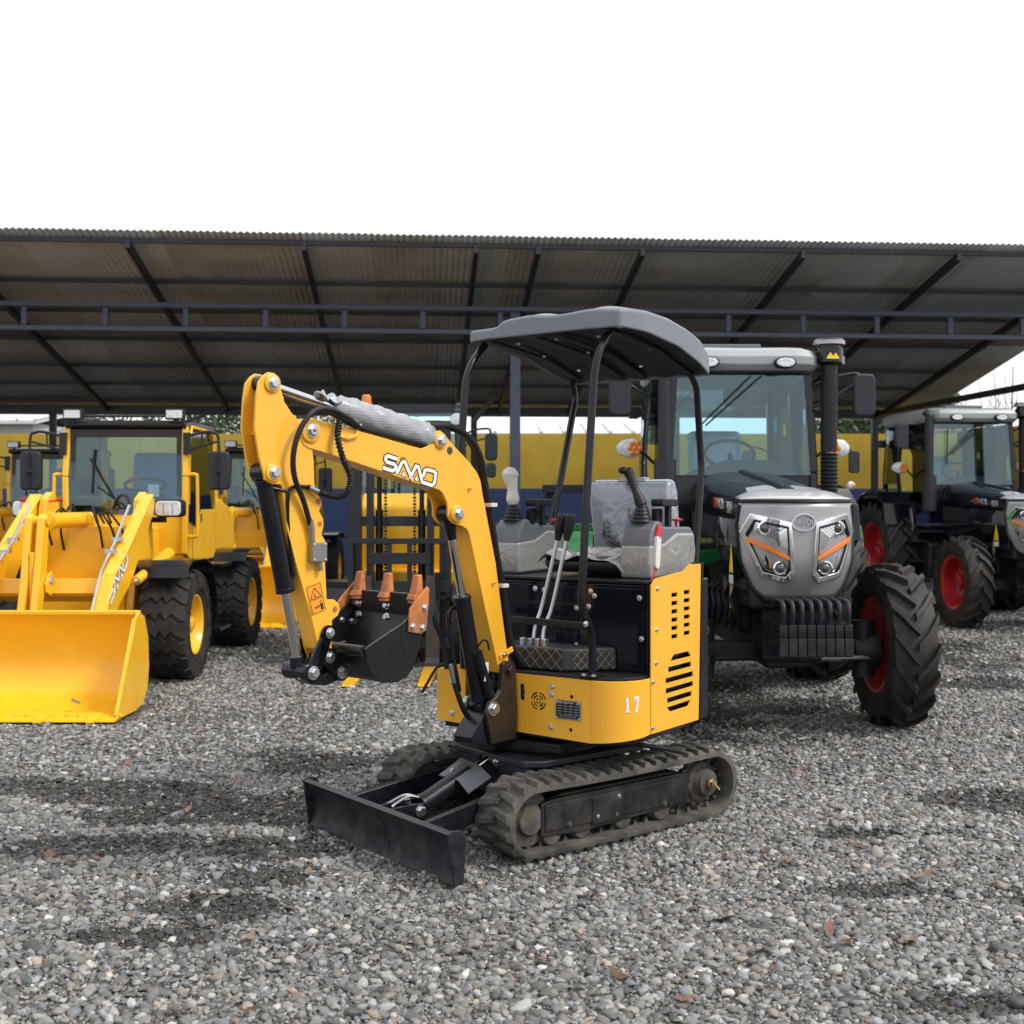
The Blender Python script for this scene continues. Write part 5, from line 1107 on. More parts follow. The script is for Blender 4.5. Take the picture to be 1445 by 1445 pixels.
    # badge
    b = MB(); P = [(.076*math.cos(R(a)), 1.355+.056*math.sin(R(a))) for a in range(0, 360, 10)]; nose_ring(b, P, shrink(P, .84), .012, .032); bd = b.build('badge', 'chrome', ns, ang=50)
    text('TAVOL', .042, 'chrome', bd, facing((.524, 0, 1.355), (1, 0, 0)), depth=.004)
    for sg in (1, -1):
        P = [(-.308, 1.410), (-.076, 1.355), (-.057, 1.023), (-.094, .977), (-.25, 1.014), (-.365, 1.293)]; P = [(p[0]*-sg if sg > 0 else p[0], p[1]) for p in P]
        P = [(abs(p[0])*sg, p[1]) for p in P]; c = (sg*.19, 1.185); I = shrink(P, .82, c); b = MB()
        nose_ring(b, P, I, .010, .040); hl = b.build('headlamp', 'lamp_chrome', ns, bevel=.005)
        nose_patch(shrink(P, .84, c), .013, .004, 'lamp_well', 'lamp_grey', hl)
        b = MB(); nose_ring(b, shrink(P, .82, c), shrink(P, .76, c), .020, .034); b.build('lamp_rim', 'tblack', hl)
        q = lambda a, d: (sg*a, d)
        nose_patch([q(.318, 1.262), q(.324, 1.236), q(.085, 1.120), q(.087, 1.146)], .026, .012, 'indicator_strip', 'orange', hl)
        for (yy, zz, rr) in ((.228, 1.318, .034), (.140, 1.070, .034)):
            b = MB(); X0 = nose_x(yy, zz); b.lathe([(0, rr*1.35), (.012, rr*1.35), (.018, rr*1.15), (.006, rr*1.05)], (X0+.022, sg*yy, zz), (1, 0, 0), 26); pj = b.build('projector_ring', 'lamp_chrome', hl)
            b = MB(); b.ball((X0+.020, sg*yy, zz), (.030, rr, rr), 20); b.build('projector_lens', 'lens' if zz > 1.2 and False else 'int_glass', pj)
        for Q in ([q(.275, 1.355), q(.10, 1.315), q(.095, 1.19), q(.15, 1.21), q(.17, 1.26), q(.285, 1.31)], [q(.27, 1.19), q(.25, 1.19), q(.195, 1.03), q(.105, 1.00), q(.10, 1.02), q(.19, 1.045)], [q(.232, 1.15), q(.215, 1.15), q(.185, 1.06), q(.20, 1.055)]):
            nose_patch(Q, .018, .008, 'reflector', 'lamp_chrome', hl)
    # suitcase weights
    for k in range(8):
        y = -.205+.056*k+.01
        b = MB(); b.prism([(.50, .585), (.58, .535), (.80, .555), (.805, .685), (.80, .75), (.50, .75)], y-.0265, y+.0265); wt = b.build('front_weight', 'black', t_, bevel=.007)
        b = MB(); b.box(.799, .812, y-.0255, y+.0255, .56, .665); b.build('weight_face', 'frame_black', wt, bevel=.004)
        b = MB(); b.tube(catmull([(.78, y, .74), (.80, y, .82), (.775, y, .875), (.70, y, .885), (.58, y, .88), (.54, y, .84)], 4), .0145, 8); b.build('handle', 'charcoal', wt)
    b = MB(); b.box(.15, .52, -.20, .20, .62, .72); b.build('weight_carrier', 'tunder', t_, bevel=.01)
    # cab
    FX, RX = -1.28, -2.72
    for sg in (1, -1):
        for P_ in ([(FX, .545, 1.30), (FX, .56, 1.70), (FX-.03, .515, 2.50)], [(-2.02, .60, 1.15), (-2.02, .62, 1.8), (-2.0, .57, 2.50)], [(RX+.05, .56, 1.5), (RX+.05, .57, 1.8), (RX+.1, .54, 2.50)]):
            b = MB()
            for a_, c_ in zip(P_[:-1], P_[1:]): b.bar((a_[0], sg*a_[1], a_[2]), (c_[0], sg*c_[1], c_[2]), .06, .06)
            b.build('cab_pillar', 'tblack', t_, bevel=.01)
        b = MB(); b.pane([(FX-.02, sg*.578, 1.38), (-2.0, sg*.632, 1.20), (-2.0, sg*.648, 1.8), (-1.99, sg*.60, 2.46), (FX-.03, sg*.545, 2.46), (FX-.01, sg*.590, 1.72)]); b.build('door_glass', 'glass_teal', t_)
        b = MB(); b.pane([(-2.06, sg*.645, 1.7), (RX+.08, sg*.60, 1.7), (RX+.12, sg*.57, 2.46), (-2.04, sg*.60, 2.46)]); b.build('rear_side_glass', 'glass_teal', t_)
        b = MB(); b.tube([(FX-.02, sg*.60, 1.36), (-1.95, sg*.65, 1.17), (-2.0, sg*.66, 1.5), (-2.03, sg*.66, 1.8), (-2.02, sg*.61, 2.44)], .012, 8); b.build('door_trim', 'plastic', t_)
        b = MB(); b.prism([(-1.55, 1.16), (-1.62, 1.45), (-1.85, 1.58), (-2.12, 1.62), (-2.45, 1.55), (-2.75, 1.35), (-2.70, 1.30), (-2.42, 1.50), (-2.12, 1.565), (-1.87, 1.53), (-1.67, 1.42), (-1.60, 1.16)], *sorted((sg*.60, sg*1.02))); fd = b.build('fender', 'tblack', t_, bevel=.015)
        b = MB(); b.prism([(-1.56, .98), (-1.5, 1.15), (-1.55, 1.35), (-1.63, 1.40), (-1.66, 1.2), (-1.62, 1.0)], *sorted((sg*.66, sg*.675))); b.build('fender_badge', 'silver', fd, bevel=.004)
        # mirrors, lamps
        b = MB(); b.tube(catmull([(FX-.02, sg*.56, 2.37), (FX+.02, sg*.72, 2.43), (FX+.03, sg*.87, 2.46), (FX+.03, sg*.925, 2.43), (FX+.03, sg*.93, 2.36)], 5), .012, 8); b.tube([(FX-.02, sg*.56, 2.20), (FX+.02, sg*.75, 2.30), (FX+.03, sg*.90, 2.40)], .010, 8); ma = b.build('mirror_arm', 'charcoal', t_)
        b = MB(); b.prism(rrect(sg*.935-.085, sg*.935+.085, 2.13, 2.455, .045, 5), FX+.02, FX+.075, 'yz'); b.build('mirror', 'mirror_black', ma, bevel=.018, seg=3)
        b = MB(); b.tube([(-1.62, sg*.62, 1.78), (-1.60, sg*.70, 1.86), (-1.60, sg*.80, 1.90)], .012, 8); ls = b.build('lamp_stalk', 'plastic', t_)
        b = MB(); b.lathe([(0, .05), (.02, .078), (.05, .075), (.07, .05), (.075, .0)], (-1.60, sg*.805, 1.90), (1, 0, 0), 22); b.v = [(x, y if abs(y) < .805 else y+(abs(y)-.805)*sg*.6, z) for x, y, z in b.v]; b.build('lamp_lens', 'lens', ls)
        b = MB()
        for k in range(7):
            a = k*math.pi/3; rr = .041 if k < 6 else 0; b.ball((-1.526, sg*.785+rr*math.cos(a), 1.90+rr*math.sin(a)), (.012, .023, .023), 10)
        lo = b.build('indicator_leds', 'orange', ls); lo['kind'] = 'stuff'
        b = MB(); b.prism([(y*1.0+sg*.29, z+2.525) for y, z in [(.085*math.cos(R(a)), .045*math.sin(R(a))) for a in range(0, 360, 20)]], FX+.12, FX+.225, 'yz'); wl = b.build('work_light', 'plastic', t_, bevel=.008)
        b = MB(); b.prism([(y*1.0+sg*.29, z+2.525) for y, z in [(.07*math.cos(R(a)), .035*math.sin(R(a))) for a in range(0, 360, 20)]], FX+.224, FX+.232, 'yz'); b.build('light_lens', 'lens', wl, bevel=.002)
        b = MB()
        for k in range(8):
            a = k*math.pi/4; b.ball((FX+.231, sg*.29+.045*math.cos(a), 2.525+.02*math.sin(a)), (.005, .010, .009), 8)
        lo = b.build('light_leds', 'white', wl); lo['kind'] = 'stuff'
        b = MB(); b.box(-2.62, -2.50, sg*.66-.04, sg*.66+.04, 2.20, 2.30); b.build('rear_lamp', 'plastic', t_, bevel=.008)
    b = MB(); b.pane([(FX+.02, -.555, 1.68), (FX+.02, .555, 1.68), (FX-.01, .52, 2.45), (FX-.01, -.52, 2.45)]); b.build('windscreen', 'glass', t_)
    b = MB(); b.pane([(RX+.05, -.55, 1.6), (RX+.05, .55, 1.6), (RX+.1, .52, 2.45), (RX+.1, -.52, 2.45)]); b.build('rear_window', 'glass', t_)
    b = MB(); b.box(FX-.05, FX+.03, -.54, .54, 2.455, 2.53); b.build('windscreen_header', 'tblack', t_, bevel=.01)
    b = MB(); b.prism([(-.50, 1.66), (.50, 1.66), (.42, 1.72), (.25, 1.80), (-.1, 1.80), (-.28, 1.74)], FX-.12, FX-.03, 'yz'); b.build('dashboard', 'int_dark', t_, bevel=.02)
    b = MB(); b.box(FX-.03, FX+.0, -.56, .56, 1.2, 1.68); b.box(-2.6, FX, -.56, .56, 1.10, 1.16); b.build('firewall', 'tblack', t_, bevel=.01)
    b = MB(); X0, Z0 = FX-.42, 1.86; b.tube([(X0-.10*math.cos(a)*.5, .2*math.sin(a), Z0+.17*math.cos(a)*.65) for a in np.linspace(0, 2*math.pi, 28)[:-1]], .014, 8, closed=True); b.cyl((X0, 0, Z0), (X0+.2, 0, Z0-.3), .02); b.build('steering_wheel', 'plastic', t_)
    b = MB(); b.box(-2.35, -1.9, -.24, .24, 1.38, 1.52); b.prism([(-2.32, 1.5), (-2.22, 1.5), (-2.30, 2.08), (-2.40, 2.08)], -.23, .23); b.build('driver_seat', 'wrap' if False else 'seat', t_, bevel=.05, seg=3)
    b = MB(); b.prism(rrect(-.10, .10, 2.22, 2.36, .03), FX-.2, FX-.17, 'yz'); b.build('inner_mirror', 'plastic', t_, bevel=.008)
    for y0, y1 in ((-.32, .02), (-.28, .10)):
        b = MB(); b.bar((FX+.045, y0, 2.06), (FX+.035, y1+.05, 2.44), .008, .012); b.build('wiper', 'plastic', t_, bevel=.002)
    b = MB(); b.bar((FX+.04, -.34, 1.95), (FX+.036, -.335, 2.38), .012, .014); b.build('wiper_blade', 'plastic', t_)
    # roof
    b = MB(); vs = []
    pl_ = [(FX+.17, -.50), (FX+.20, -.36), (FX+.16, 0), (FX+.20, .36), (FX+.17, .50), (FX+.05, .585), (-2.0, .61), (RX, .59), (RX-.10, .48), (RX-.10, -.48), (RX, -.59), (-2.0, -.61), (FX+.05, -.585)]
    for (z, k) in ((2.475, .95), (2.515, .995), (2.575, 1.0), (2.625, .965), (2.65, .88), (2.655, .5)):
        vs += [(-2.0+(x+2.0)*k, y*k, z) for x, y in pl_]
    m_ = len(pl_); fs = [tuple(range(m_))]+[(r_*m_+i, r_*m_+(i+1) % m_, (r_+1)*m_+(i+1) % m_, (r_+1)*m_+i) for r_ in range(5) for i in range(m_)]+[tuple(5*m_+i for i in reversed(range(m_)))]
    b.add(vs, fs); rf = b.build('cab_roof', 'roof_grey', t_, bevel=.008, ang=50)
    b = MB(); b.prism(rrect(-.34, .16, 2.655, 2.69, .015), -1.85, -1.30, 'yz'); b.build('roof_hatch', 'greyplastic', rf, bevel=.01)
    # intake stack and exhaust
    b = MB(); b.cyl((FX+.05, .665, 1.86), (FX+.05, .665, 2.56), .062, n=22); st_ = b.build('air_intake_stack', 'plastic', t_)
    b = MB(); pr = []
    for i in range(12): pr += [(.03*i, .060), (.03*i+.012, .070), (.03*i+.02, .060)]
    b.lathe(pr, (FX+.05, .665, 1.50), (0, 0, 1), 22); b.build('ribbed_duct', 'plastic', st_)
    b = MB(); b.lathe([(0, .07), (.02, .10), (.10, .105), (.13, .10), (.135, .085), (.15, .085), (.152, .118), (.185, .118), (.20, .10), (.205, 0)], (FX+.05, .665, 2.52), (0, 0, 1), 28); pc = b.build('pre_cleaner', 'tblack', st_)
    b = MB(); b.lathe([(0, .120), (.03, .118), (.044, .10), (.05, .03)], (FX+.05, .665, 2.675), (0, 0, 1), 28); b.build('cleaner_lid', 'silver', pc)
    b = MB(); b.prism([(-.05, 0), (.05, 0), (.035, .025), (.02, .045), (.0, .02), (-.02, .05), (-.04, .02)], FX+.156, FX+.160, 'yz'); b.v = [(x, y+.665, z+2.56) for x, y, z in b.v]; b.build('cleaner_sticker', 'ystick', pc)
    for sg in (1, -1):
        b = MB(); b.lathe([(0, .016), (.06, .016)], (FX+.05, .665+sg*.105, 2.53), (0, 0, 1), 10); b.build('clip', 'steel', pc)
    b = MB(); b.cyl((FX+.10, -.60, 1.35), (FX+.10, -.60, 1.80), .085, n=22); b.cyl((FX+.10, -.60, 1.80), (FX+.10, -.60, 2.50), .052, n=20); b.tube(catmull([(FX+.10, -.60, 2.48), (FX+.10, -.60, 2.55), (FX+.06, -.64, 2.60)], 4), .048, 14); b.build('exhaust_stack', 'mirror_black', t_)
    b = MB(); b.tube(catmull([(FX+.02, .56, 2.18), (FX+.05, .63, 2.16), (FX+.05, .645, 2.08), (FX+.02, .625, 1.70)], 6), .016, 8); b.build('grab_handle', 'charcoal', t_)
    for k in range(3):
        b = MB(); b.box(-1.55, -1.25, -.80, -.55, .45+.25*k, .48+.25*k); b.build('step', 'tunder', t_, bevel=.006)
    return t_
K['lamp_grey'] = mat('lamp_housing', (.30, .30, .31), .25, metal=.8)
K['lamp_chrome'] = mat('lamp_chrome', (.88, .89, .91), .07, metal=1, var=.02, rvar=.03)
K['int_glass'] = mat('projector_glass', (.05, .055, .06), .06, coat=1)
tr1 = make_tractor((1.79, 8.0, 0), math.atan2(-1, .026), 'black tractor with silver nose and red wheels right behind the excavator')
tr2 = copy_tree(tr1); tr2.location = (5.95, 14.1, 0); tr2.rotation_euler = (0, 0, math.atan2(-1, .085)); tr2['label'] = 'black tractor with red wheels parked apart at the right edge under the shed'

# ---------------------------------------------------------------- small green tractors without cab
def make_green(loc, rz, label):
    t_ = thing('green_tractor', loc, rz, label, 'tractor', 'green tractors in the back row')
    for sg in (1, -1):
        wheel(t_, (-.35, sg*.58, .36), .36, .22, .2, 'bar', 15, 'rubber', 'ystick', dish=-.1)
        wheel(t_, (-1.95, sg*.66, .62), .62, .34, .36, 'bar', 18, 'rubber', 'ystick', dish=0)
    b = MB(); b.prism([(.0, .95), (-.02, 1.25), (-.12, 1.42), (-.4, 1.50), (-1.3, 1.56), (-1.3, .95)], -.27, .27); bn = b.build('bonnet', 'tgreen', t_, bevel=.06, seg=4)
    b = MB(); b.prism([(-.20, 1.02), (.20, 1.02), (.24, 1.26), (-.24, 1.26)], -.01, .012, 'yz'); b.build('grille', 'plastic', bn, bevel=.006)
    b = MB(); b.box(-.015, .02, -.25, .25, 1.255, 1.275); b.build('grille_trim', 'chrome', bn)
    for sg in (1, -1):
        b = MB(); b.prism([(sg*.10, 1.28), (sg*.25, 1.28), (sg*.26, 1.36), (sg*.14, 1.34)], -.035, .012, 'yz'); hl = b.build('headlamp', 'lens', bn, bevel=.006)
        b = MB(); b.ball((.010, sg*.19, 1.315), (.015, .028, .028), 14); b.build('projector_lens', 'int_glass', hl)
    b = MB(); b.box(-.10, .10, -.28, .28, .78, .98); b.build('front_bumper', 'tgreen', t_, bevel=.03)
    b = MB(); b.box(-2.1, -.1, -.2, .2, .4, .95); b.build('engine_and_gearbox', 'tunder', t_, bevel=.03)
    for k in range(6):
        b = MB(); y = -.2+.08*k; b.prism(rrect(.10, .26, .55, .78, .03), y-.035, y+.035); b.build('front_weight', 'tunder', t_, bevel=.008)
    b = MB(); b.box(-2.3, -1.9, -.22, .22, .95, 1.05); b.prism([(-2.3, 1.0), (-2.2, 1.0), (-2.28, 1.4), (-2.38, 1.4)], -.2, .2); b.build('driver_seat', 'seat_black', t_, bevel=.03)
    b = MB(); b.tube([(-1.62-.05*math.cos(a), .18*math.sin(a), 1.68+.13*math.cos(a)) for a in np.linspace(0, 6.283, 24)[:-1]], .013, 8, closed=True); b.cyl((-1.62, 0, 1.68), (-1.4, 0, 1.45), .02); b.build('steering_wheel', 'plastic', t_)
    for sg in (1, -1):
        b = MB(); b.prism([(-1.5, .95), (-1.6, 1.2), (-1.95, 1.32), (-2.35, 1.22), (-2.35, 1.16), (-1.95, 1.25), (-1.65, 1.15), (-1.55, .95)], *sorted((sg*.45, sg*.82))); b.build('fender', 'tgreen', t_, bevel=.015)
        b = MB(); b.tube(catmull([(-1.2, sg*.27, 1.5), (-1.15, sg*.33, 1.75), (-1.12, sg*.34, 1.98), (-1.1, sg*.50, 2.06), (-1.1, sg*.56, 2.0)], 5), .011, 8); ma = b.build('mirror_arm', 'charcoal', t_)
        b = MB(); b.prism(rrect(sg*.58-.06, sg*.58+.06, 1.78, 2.02, .035), -1.12, -1.08, 'yz'); b.build('mirror', 'mirror_black', ma, bevel=.012)
        b = MB(); b.cyl((-.72, sg*.27, 1.45), (-.72, sg*.42, 1.62), .009); b.lathe([(0, .03), (.03, .045), (.06, .03), (.065, 0)], (-.74, sg*.43, 1.64), (1, 0, 0), 16); lp = b.build('front_lamp', 'lens', t_)
        b = MB(); b.ball((-.685, sg*.445, 1.64), (.018, .022, .024), 12); b.build('indicator', 'orange', lp)
    b = MB(); b.cyl((-1.0, .12, 1.5), (-1.0, .12, 2.0), .03); b.build('exhaust_stack', 'plastic', t_)
    return t_
g1 = make_green((3.15, 12.0, 0), math.atan2(-1, .02), 'green and black tractor half hidden behind the silver nosed tractor')
K['wheelbar'] = K['tunder']
im = thing('green_implement', (.60, 12.3, 0), 0, 'green farm implement with black hitch frame seen between the canopy posts', 'implement')
b = MB(); b.prism([(-.5, .55), (-.55, .95), (-.3, 1.18), (.3, 1.18), (.55, .95), (.5, .55)], -.75, .75, 'yz'); b.v = [(y, x, z) for x, y, z in b.v]; b.v = [(y, x, z) for x, y, z in b.v]; hp_ = b.build('cover', 'tgreen', im, bevel=.02)
b = MB(); b.box(-.8, .8, -.06, .06, 1.181, 1.25); b.build('top_beam', 'tgreen', im, bevel=.01)
for x in (-.45, .45):
    b = MB(); b.bar((x, -.1, 1.2), (x*.4, -.35, 1.62), .06, .05); b.build('hitch_arm', 'black', im, bevel=.006)
b = MB(); b.box(-.3, .3, -.40, -.34, 1.56, 1.64); b.build('hitch_bar', 'black', im, bevel=.006)
for x in (-.6, -.2, .2, .6):
    b = MB(); b.lathe([(-.02, .0), (-.015, .30), (.015, .30), (.02, .0)], (x, 0, .30), (1, 0, 0), 24); b.build('disc', 'steel', im)

# ---------------------------------------------------------------- wheel loader (x forward, y left, origin under the front axle)
K['bucket_yellow'] = mat('scuffed_bucket_yellow', (.89, .49, .012), .38, coat=.2, var=.06, vscale=2.5, dust=((.60, .31, .03), .35, 3.2), bump=.05, bscale=25)
def make_loader(loc, rz, label):
    t_ = thing('wheel_loader', loc, rz, label, 'loader', 'yellow wheel loaders'); Y = 'loader_yellow'
    for sg in (1, -1):
        wheel(t_, (0, sg*.69, .455), .46, .40, .235, 'zig', 20, 'rubber', Y, spin=.05, dish=.35)
        wheel(t_, (-2.25, sg*.67, .455), .46, .40, .235, 'zig', 20, 'rubber', Y, spin=.13, dish=.35)
    # bucket
    shell_ = [(1.97, .025), (1.62, .02), (1.46, .05), (1.35, .15), (1.31, .30), (1.325, .48), (1.40, .64), (1.45, .69)]
    b = MB(); b.prism(shell_+offs(shell_, .018)[::-1], -.838, .838); bu = b.build('bucket', 'bucket_yellow', t_, ang=50)
    for sg in (1, -1):
        b = MB(); b.prism([(1.99, .02), (1.60, .01), (1.44, .035), (1.33, .13), (1.29, .28), (1.31, .50), (1.40, .66), (1.52, .695), (1.60, .655), (1.66, .55), (1.98, .07)], *sorted((sg*.838, sg*.858))); b.build('cheek_plate', Y, bu, bevel=.004)
        b = MB(); b.tube([(1.985, sg*.842, .045), (1.665, sg*.842, .545), (1.60, sg*.842, .655)], .013, 8); b.build('cheek_edge', Y, bu)
    b = MB(); b.box(1.435, 1.475, -.84, .84, .672, .70); b.build('top_lip', Y, bu, bevel=.006)
    b = MB(); b.hexa([(1.90, -.85, .005), (1.90, .85, .005), (2.05, .85, .01), (2.05, -.85, .01), (1.90, -.85, .045), (1.90, .85, .045), (2.05, .85, .02), (2.05, -.85, .02)]); ce = b.build('cutting_edge', Y, bu, bevel=.002)
    for k in range(5):
        y = -.70+.35*k
        b = MB(); b.hexa([(1.95, y-.05, .022), (1.95, y+.05, .022), (2.10, y+.025, .012), (2.10, y-.025, .012), (1.95, y-.05, .06), (1.95, y+.05, .06), (2.10, y+.025, .026), (2.10, y-.025, .026)]); b.build('tooth_adapter', Y, ce, bevel=.004)
        bolt(ce, None, (1.95, y+.16, .04), (.3, 0, 1), .014, m=Y); bolt(ce, None, (1.95, y-.12, .04), (.3, 0, 1), .014, m=Y)
    # lift arms
    ap = [(-.10, 1.50), (.03, 1.53), (.10, 1.50), (.62, 1.12), (.98, .92), (1.25, .58), (1.275, .34), (1.24, .20), (1.15, .20), (1.07, .48), (.80, .70), (.55, .82), (-.08, 1.40)]
    for sg in (1, -1):
        b = MB(); b.prism(ap, *sorted((sg*.44, sg*.49))); la = b.build('lift_arm', Y, t_, bevel=.008)
        b = MB(); b.bar((.02, sg*.465, 1.535), (.66, sg*.465, 1.115), .10, .014, (0, 0, 1)); b.bar((.66, sg*.465, 1.115), (1.0, sg*.465, .925), .10, .014, (0, 0, 1)); b.bar((1.0, sg*.465, .925), (1.24, sg*.465, .60), .10, .014, (0, 0, 1)); b.build('arm_flange', Y, la, bevel=.004)
        b = MB(); b.tube([(.30, sg*.40, 1.45), (.66, sg*.40, 1.16), (1.0, sg*.41, .96), (1.28, sg*.42, .62)], .011, 8); lp = b.build('oil_line', 'zinc', la)
        for p in ((.62, sg*.41, 1.19), (.78, sg*.41, 1.10)): b = MB(); b.box(p[0]-.02, p[0]+.02, p[1]-.045, p[1]+.045, p[2]-.02, p[2]+.01); b.build('line_clamp', 'zinc', lp, bevel=.003)
        b = MB(); b.cyl((.10, sg*.55, .95), (.55, sg*.53, .85), .04, n=16); b.cyl((-.25, sg*.56, 1.03), (.12, sg*.55, .945), .055, n=18); lc_ = b.build('lift_cylinder', Y, t_)
        bolt(lc_, None, (.57, sg*.535, .845), (0, sg, 0), .028)
    b = MB(); b.box(.72, .92, -.44, .44, .76, .86); b.hexa([(.70, -.44, .70), (.70, .44, .70), (.95, .44, .78), (.95, -.44, .78), (.70, -.44, .76), (.70, .44, .76), (.93, .44, .90), (.93, -.44, .90)]); cb = b.build('arm_cross_beam', Y, t_, bevel=.01)
    # logo on the arms
    e1, e2, E1, E2, k = Vector((-.975, -.222)), Vector((-.222, .975)), Vector((-.80, .60)), Vector((.60, .80)), 1.75; c0 = Vector((.565, 1.615)); c1_ = Vector((.86, .905))
    mp = lambda p: tuple(c1_+E1*((Vector(p)-c0).dot(e1)*k)+E2*((Vector(p)-c0).dot(e2)*k))
    L2 = [[mp(p) for p in q] for q in LOGO]; T2 = [[mp(p) for p in q] for q in TRI]
    b = MB(); strokes(b, L2, T2, .0375, .4915, .4925); lg2 = b.build('logo', 'ink', t_); b = MB(); strokes(b, L2, T2, .027, .4928, .494); b.build('logo_letters', 'white', lg2)
    # bucket lever and tilt cylinder
    b = MB(); lv = [(.93, 1.36), (.985, 1.39), (1.04, 1.36), (1.07, 1.20), (1.12, .92), (1.20, .62), (1.22, .38), (1.13, .36), (1.08, .62), (.99, .88), (.95, 1.15)]
    b.prism(lv, -.155, -.10); b.prism(lv, -.06, -.005); b.box(1.0, 1.1, -.10, -.06, .5, 1.1); lev = b.build('tilt_lever', Y, t_, bevel=.012)
    b = MB(); b.cyl((.985, -.08, 1.335), (.80, -.07, 1.33), .032, n=16); rd = b.build('tilt_rod', 'chrome', t_)
    b = MB(); b.cyl((.80, -.07, 1.33), (-.05, -.04, 1.33), .062, n=22); b.cyl((.82, -.07, 1.33), (.76, -.07, 1.33), .075, n=22); b.build('tilt_cylinder', Y, t_, bevel=.006)
    b = MB(); b.cyl((.985, -.17, 1.335), (.985, .01, 1.335), .035, n=16); b.build('lever_pin', Y, lev)
    bolt(cb, None, (.96, .0, .88), (1, 0, 0), .03); b = MB(); b.prism([(.94, .76), (1.04, .80), (1.05, .86), (1.0, .93), (.92, .95)], -.175, -.16); b.prism([(.94, .76), (1.04, .80), (1.05, .86), (1.0, .93), (.92, .95)], .0, .015); b.build('lever_bracket', Y, cb, bevel=.005)
    for k_, (ya, yb) in enumerate(((.10, .22), (.16, .30), (-.20, -.30), (.05, .12), (-.12, -.2))):
        b = MB(); b.tube(catmull([(.02, ya, 1.30), (.14, ya, 1.38+.02*k_), (.20, (ya+yb)/2, 1.36), (.18, yb, 1.25), (.11, yb, 1.16-.02*k_)], 6), .010, 8); b.build('hose', 'plastic', t_)
    b = MB(); b.tube(catmull([(.30, .40, 1.46), (.25, .36, 1.52), (.18, .28, 1.52), (.15, .22, 1.42)], 6), .014, 8); b.build('hose', 'plastic', t_)
    # front frame
    for sg in (1, -1):
        b = MB(); b.prism([(-.35, .60), (-.22, 1.46), (-.08, 1.56), (.06, 1.50), (.16, 1.05), (.28, .60), (.10, .42), (-.3, .42)], *sorted((sg*.36, sg*.425))); b.build('frame_plate', Y, t_, bevel=.008)
    b = MB(); b.box(-.30, .10, -.36, .36, .45, 1.28); b.box(.08, .30, -.36, .36, .40, .80); b.build('front_frame', Y, t_, bevel=.015)
    b = MB(); b.bar((0, -.5, .455), (0, .5, .455), .16, .18); b.bar((-2.25, -.5, .455), (-2.25, .5, .455), .16, .18); b.build('axle', 'tunder', t_, bevel=.02)
    # lamps on the frame tops
    for sg in (1, -1):
        b = MB(); b.prism(rrect(sg*.60-.12, sg*.60+.12, 1.345, 1.495, .04), -.24, -.10, 'yz'); hl = b.build('headlamp', 'plastic', t_, bevel=.015)
        b = MB(); b.prism(rrect(sg*.60-.108, sg*.60+.108, 1.358, 1.482, .035), -.101, -.085, 'yz'); b.build('lamp_lens', 'lens', hl, bevel=.008)
        for dy in (-.035, .04): b = MB(); b.box(-.0855, -.083, sg*.60+dy-.003, sg*.60+dy+.003, 1.37, 1.47); b.build('lens_rib', 'steel', hl)
        b = MB(); b.box(-.20, -.14, *sorted((sg*.426, sg*.56)), 1.30, 1.345); b.build('lamp_bracket', 'black', t_)
        # fenders with bolts, steps
        b = MB(); fo = [(.40, .86), (.36, .94), (.22, .985), (-.18, .985), (-.36, .94), (-.50, .80), (-.58, .60), (-.58, .42)]
        b.prism(fo+offs(fo, -.012)[::-1], *sorted((sg*.44, sg*.90))); b.build('fender', 'black', t_, bevel=.004)
        fo = [(-1.80, .88), (-1.88, .96), (-2.0, .985), (-2.45, .985), (-2.65, .90)]
        b = MB(); b.prism(fo+offs(fo, -.012)[::-1], *sorted((sg*.44, sg*.88))); b.build('fender', 'black', t_, bevel=.004)
        for z, x in ((.30, -1.05), (.58, -1.08), (.88, -1.12)): b = MB(); b.box(x-.20, x+.20, *sorted((sg*.52, sg*.86)), z, z+.03); b.build('step', 'black', t_, bevel=.004)
        for x in (-.88, -1.25): b = MB(); b.bar((x, sg*.62, .30), (x-.05, sg*.60, .92), .02, .06, (0, 1, 0)); b.build('step_bar', 'black', t_, bevel=.003)
    # cab
    CF, CR = -.86, -1.95
    b = MB(); b.box(CR, CF-.02, -.52, .52, .80, 1.33); b.box(-1.0, -.55, -.30, .30, .55, 1.25); cbx = b.build('cab_base', Y, t_, bevel=.02)
    b = MB(); b.box(CF-.02, CF+.0, -.50, .50, 1.0, 1.36); b.build('cab_front_panel', Y, cbx, bevel=.006)
    for sg in (1, -1):
        b = MB(); b.prism([(CF+.01, 1.0), (CF+.01, 1.30), (CF-.36, 1.22), (CF-.50, 1.40), (CR+.03, 1.40), (CR+.03, .92), (CF-.2, .92)], *sorted((sg*.535, sg*.555))); sp_ = b.build('door_panel', Y, t_, bevel=.008)
        b = MB(); b.box(CF-.5, CF-.46, *sorted((sg*.556, sg*.566)), 1.28, 1.36); b.build('door_latch', 'steel', sp_, bevel=.004)
        b = MB(); b.box(CF-.19, CF-.185, *sorted((sg*.555, sg*.558)), .95, 1.30); b.build('panel_seam', 'ink', sp_)
        for P_ in ([(CF, .53, 1.0), (CF, .545, 1.7), (CF-.04, .53, 2.16)], [(CR+.06, .53, 1.35), (CR+.06, .545, 1.7), (CR+.12, .52, 2.16)]):
            b = MB()
            for a_, c_ in zip(P_[:-1], P_[1:]): b.bar((a_[0], sg*a_[1], a_[2]), (c_[0], sg*c_[1], c_[2]), .055, .055)
            b.build('cab_pillar', Y, t_, bevel=.012)
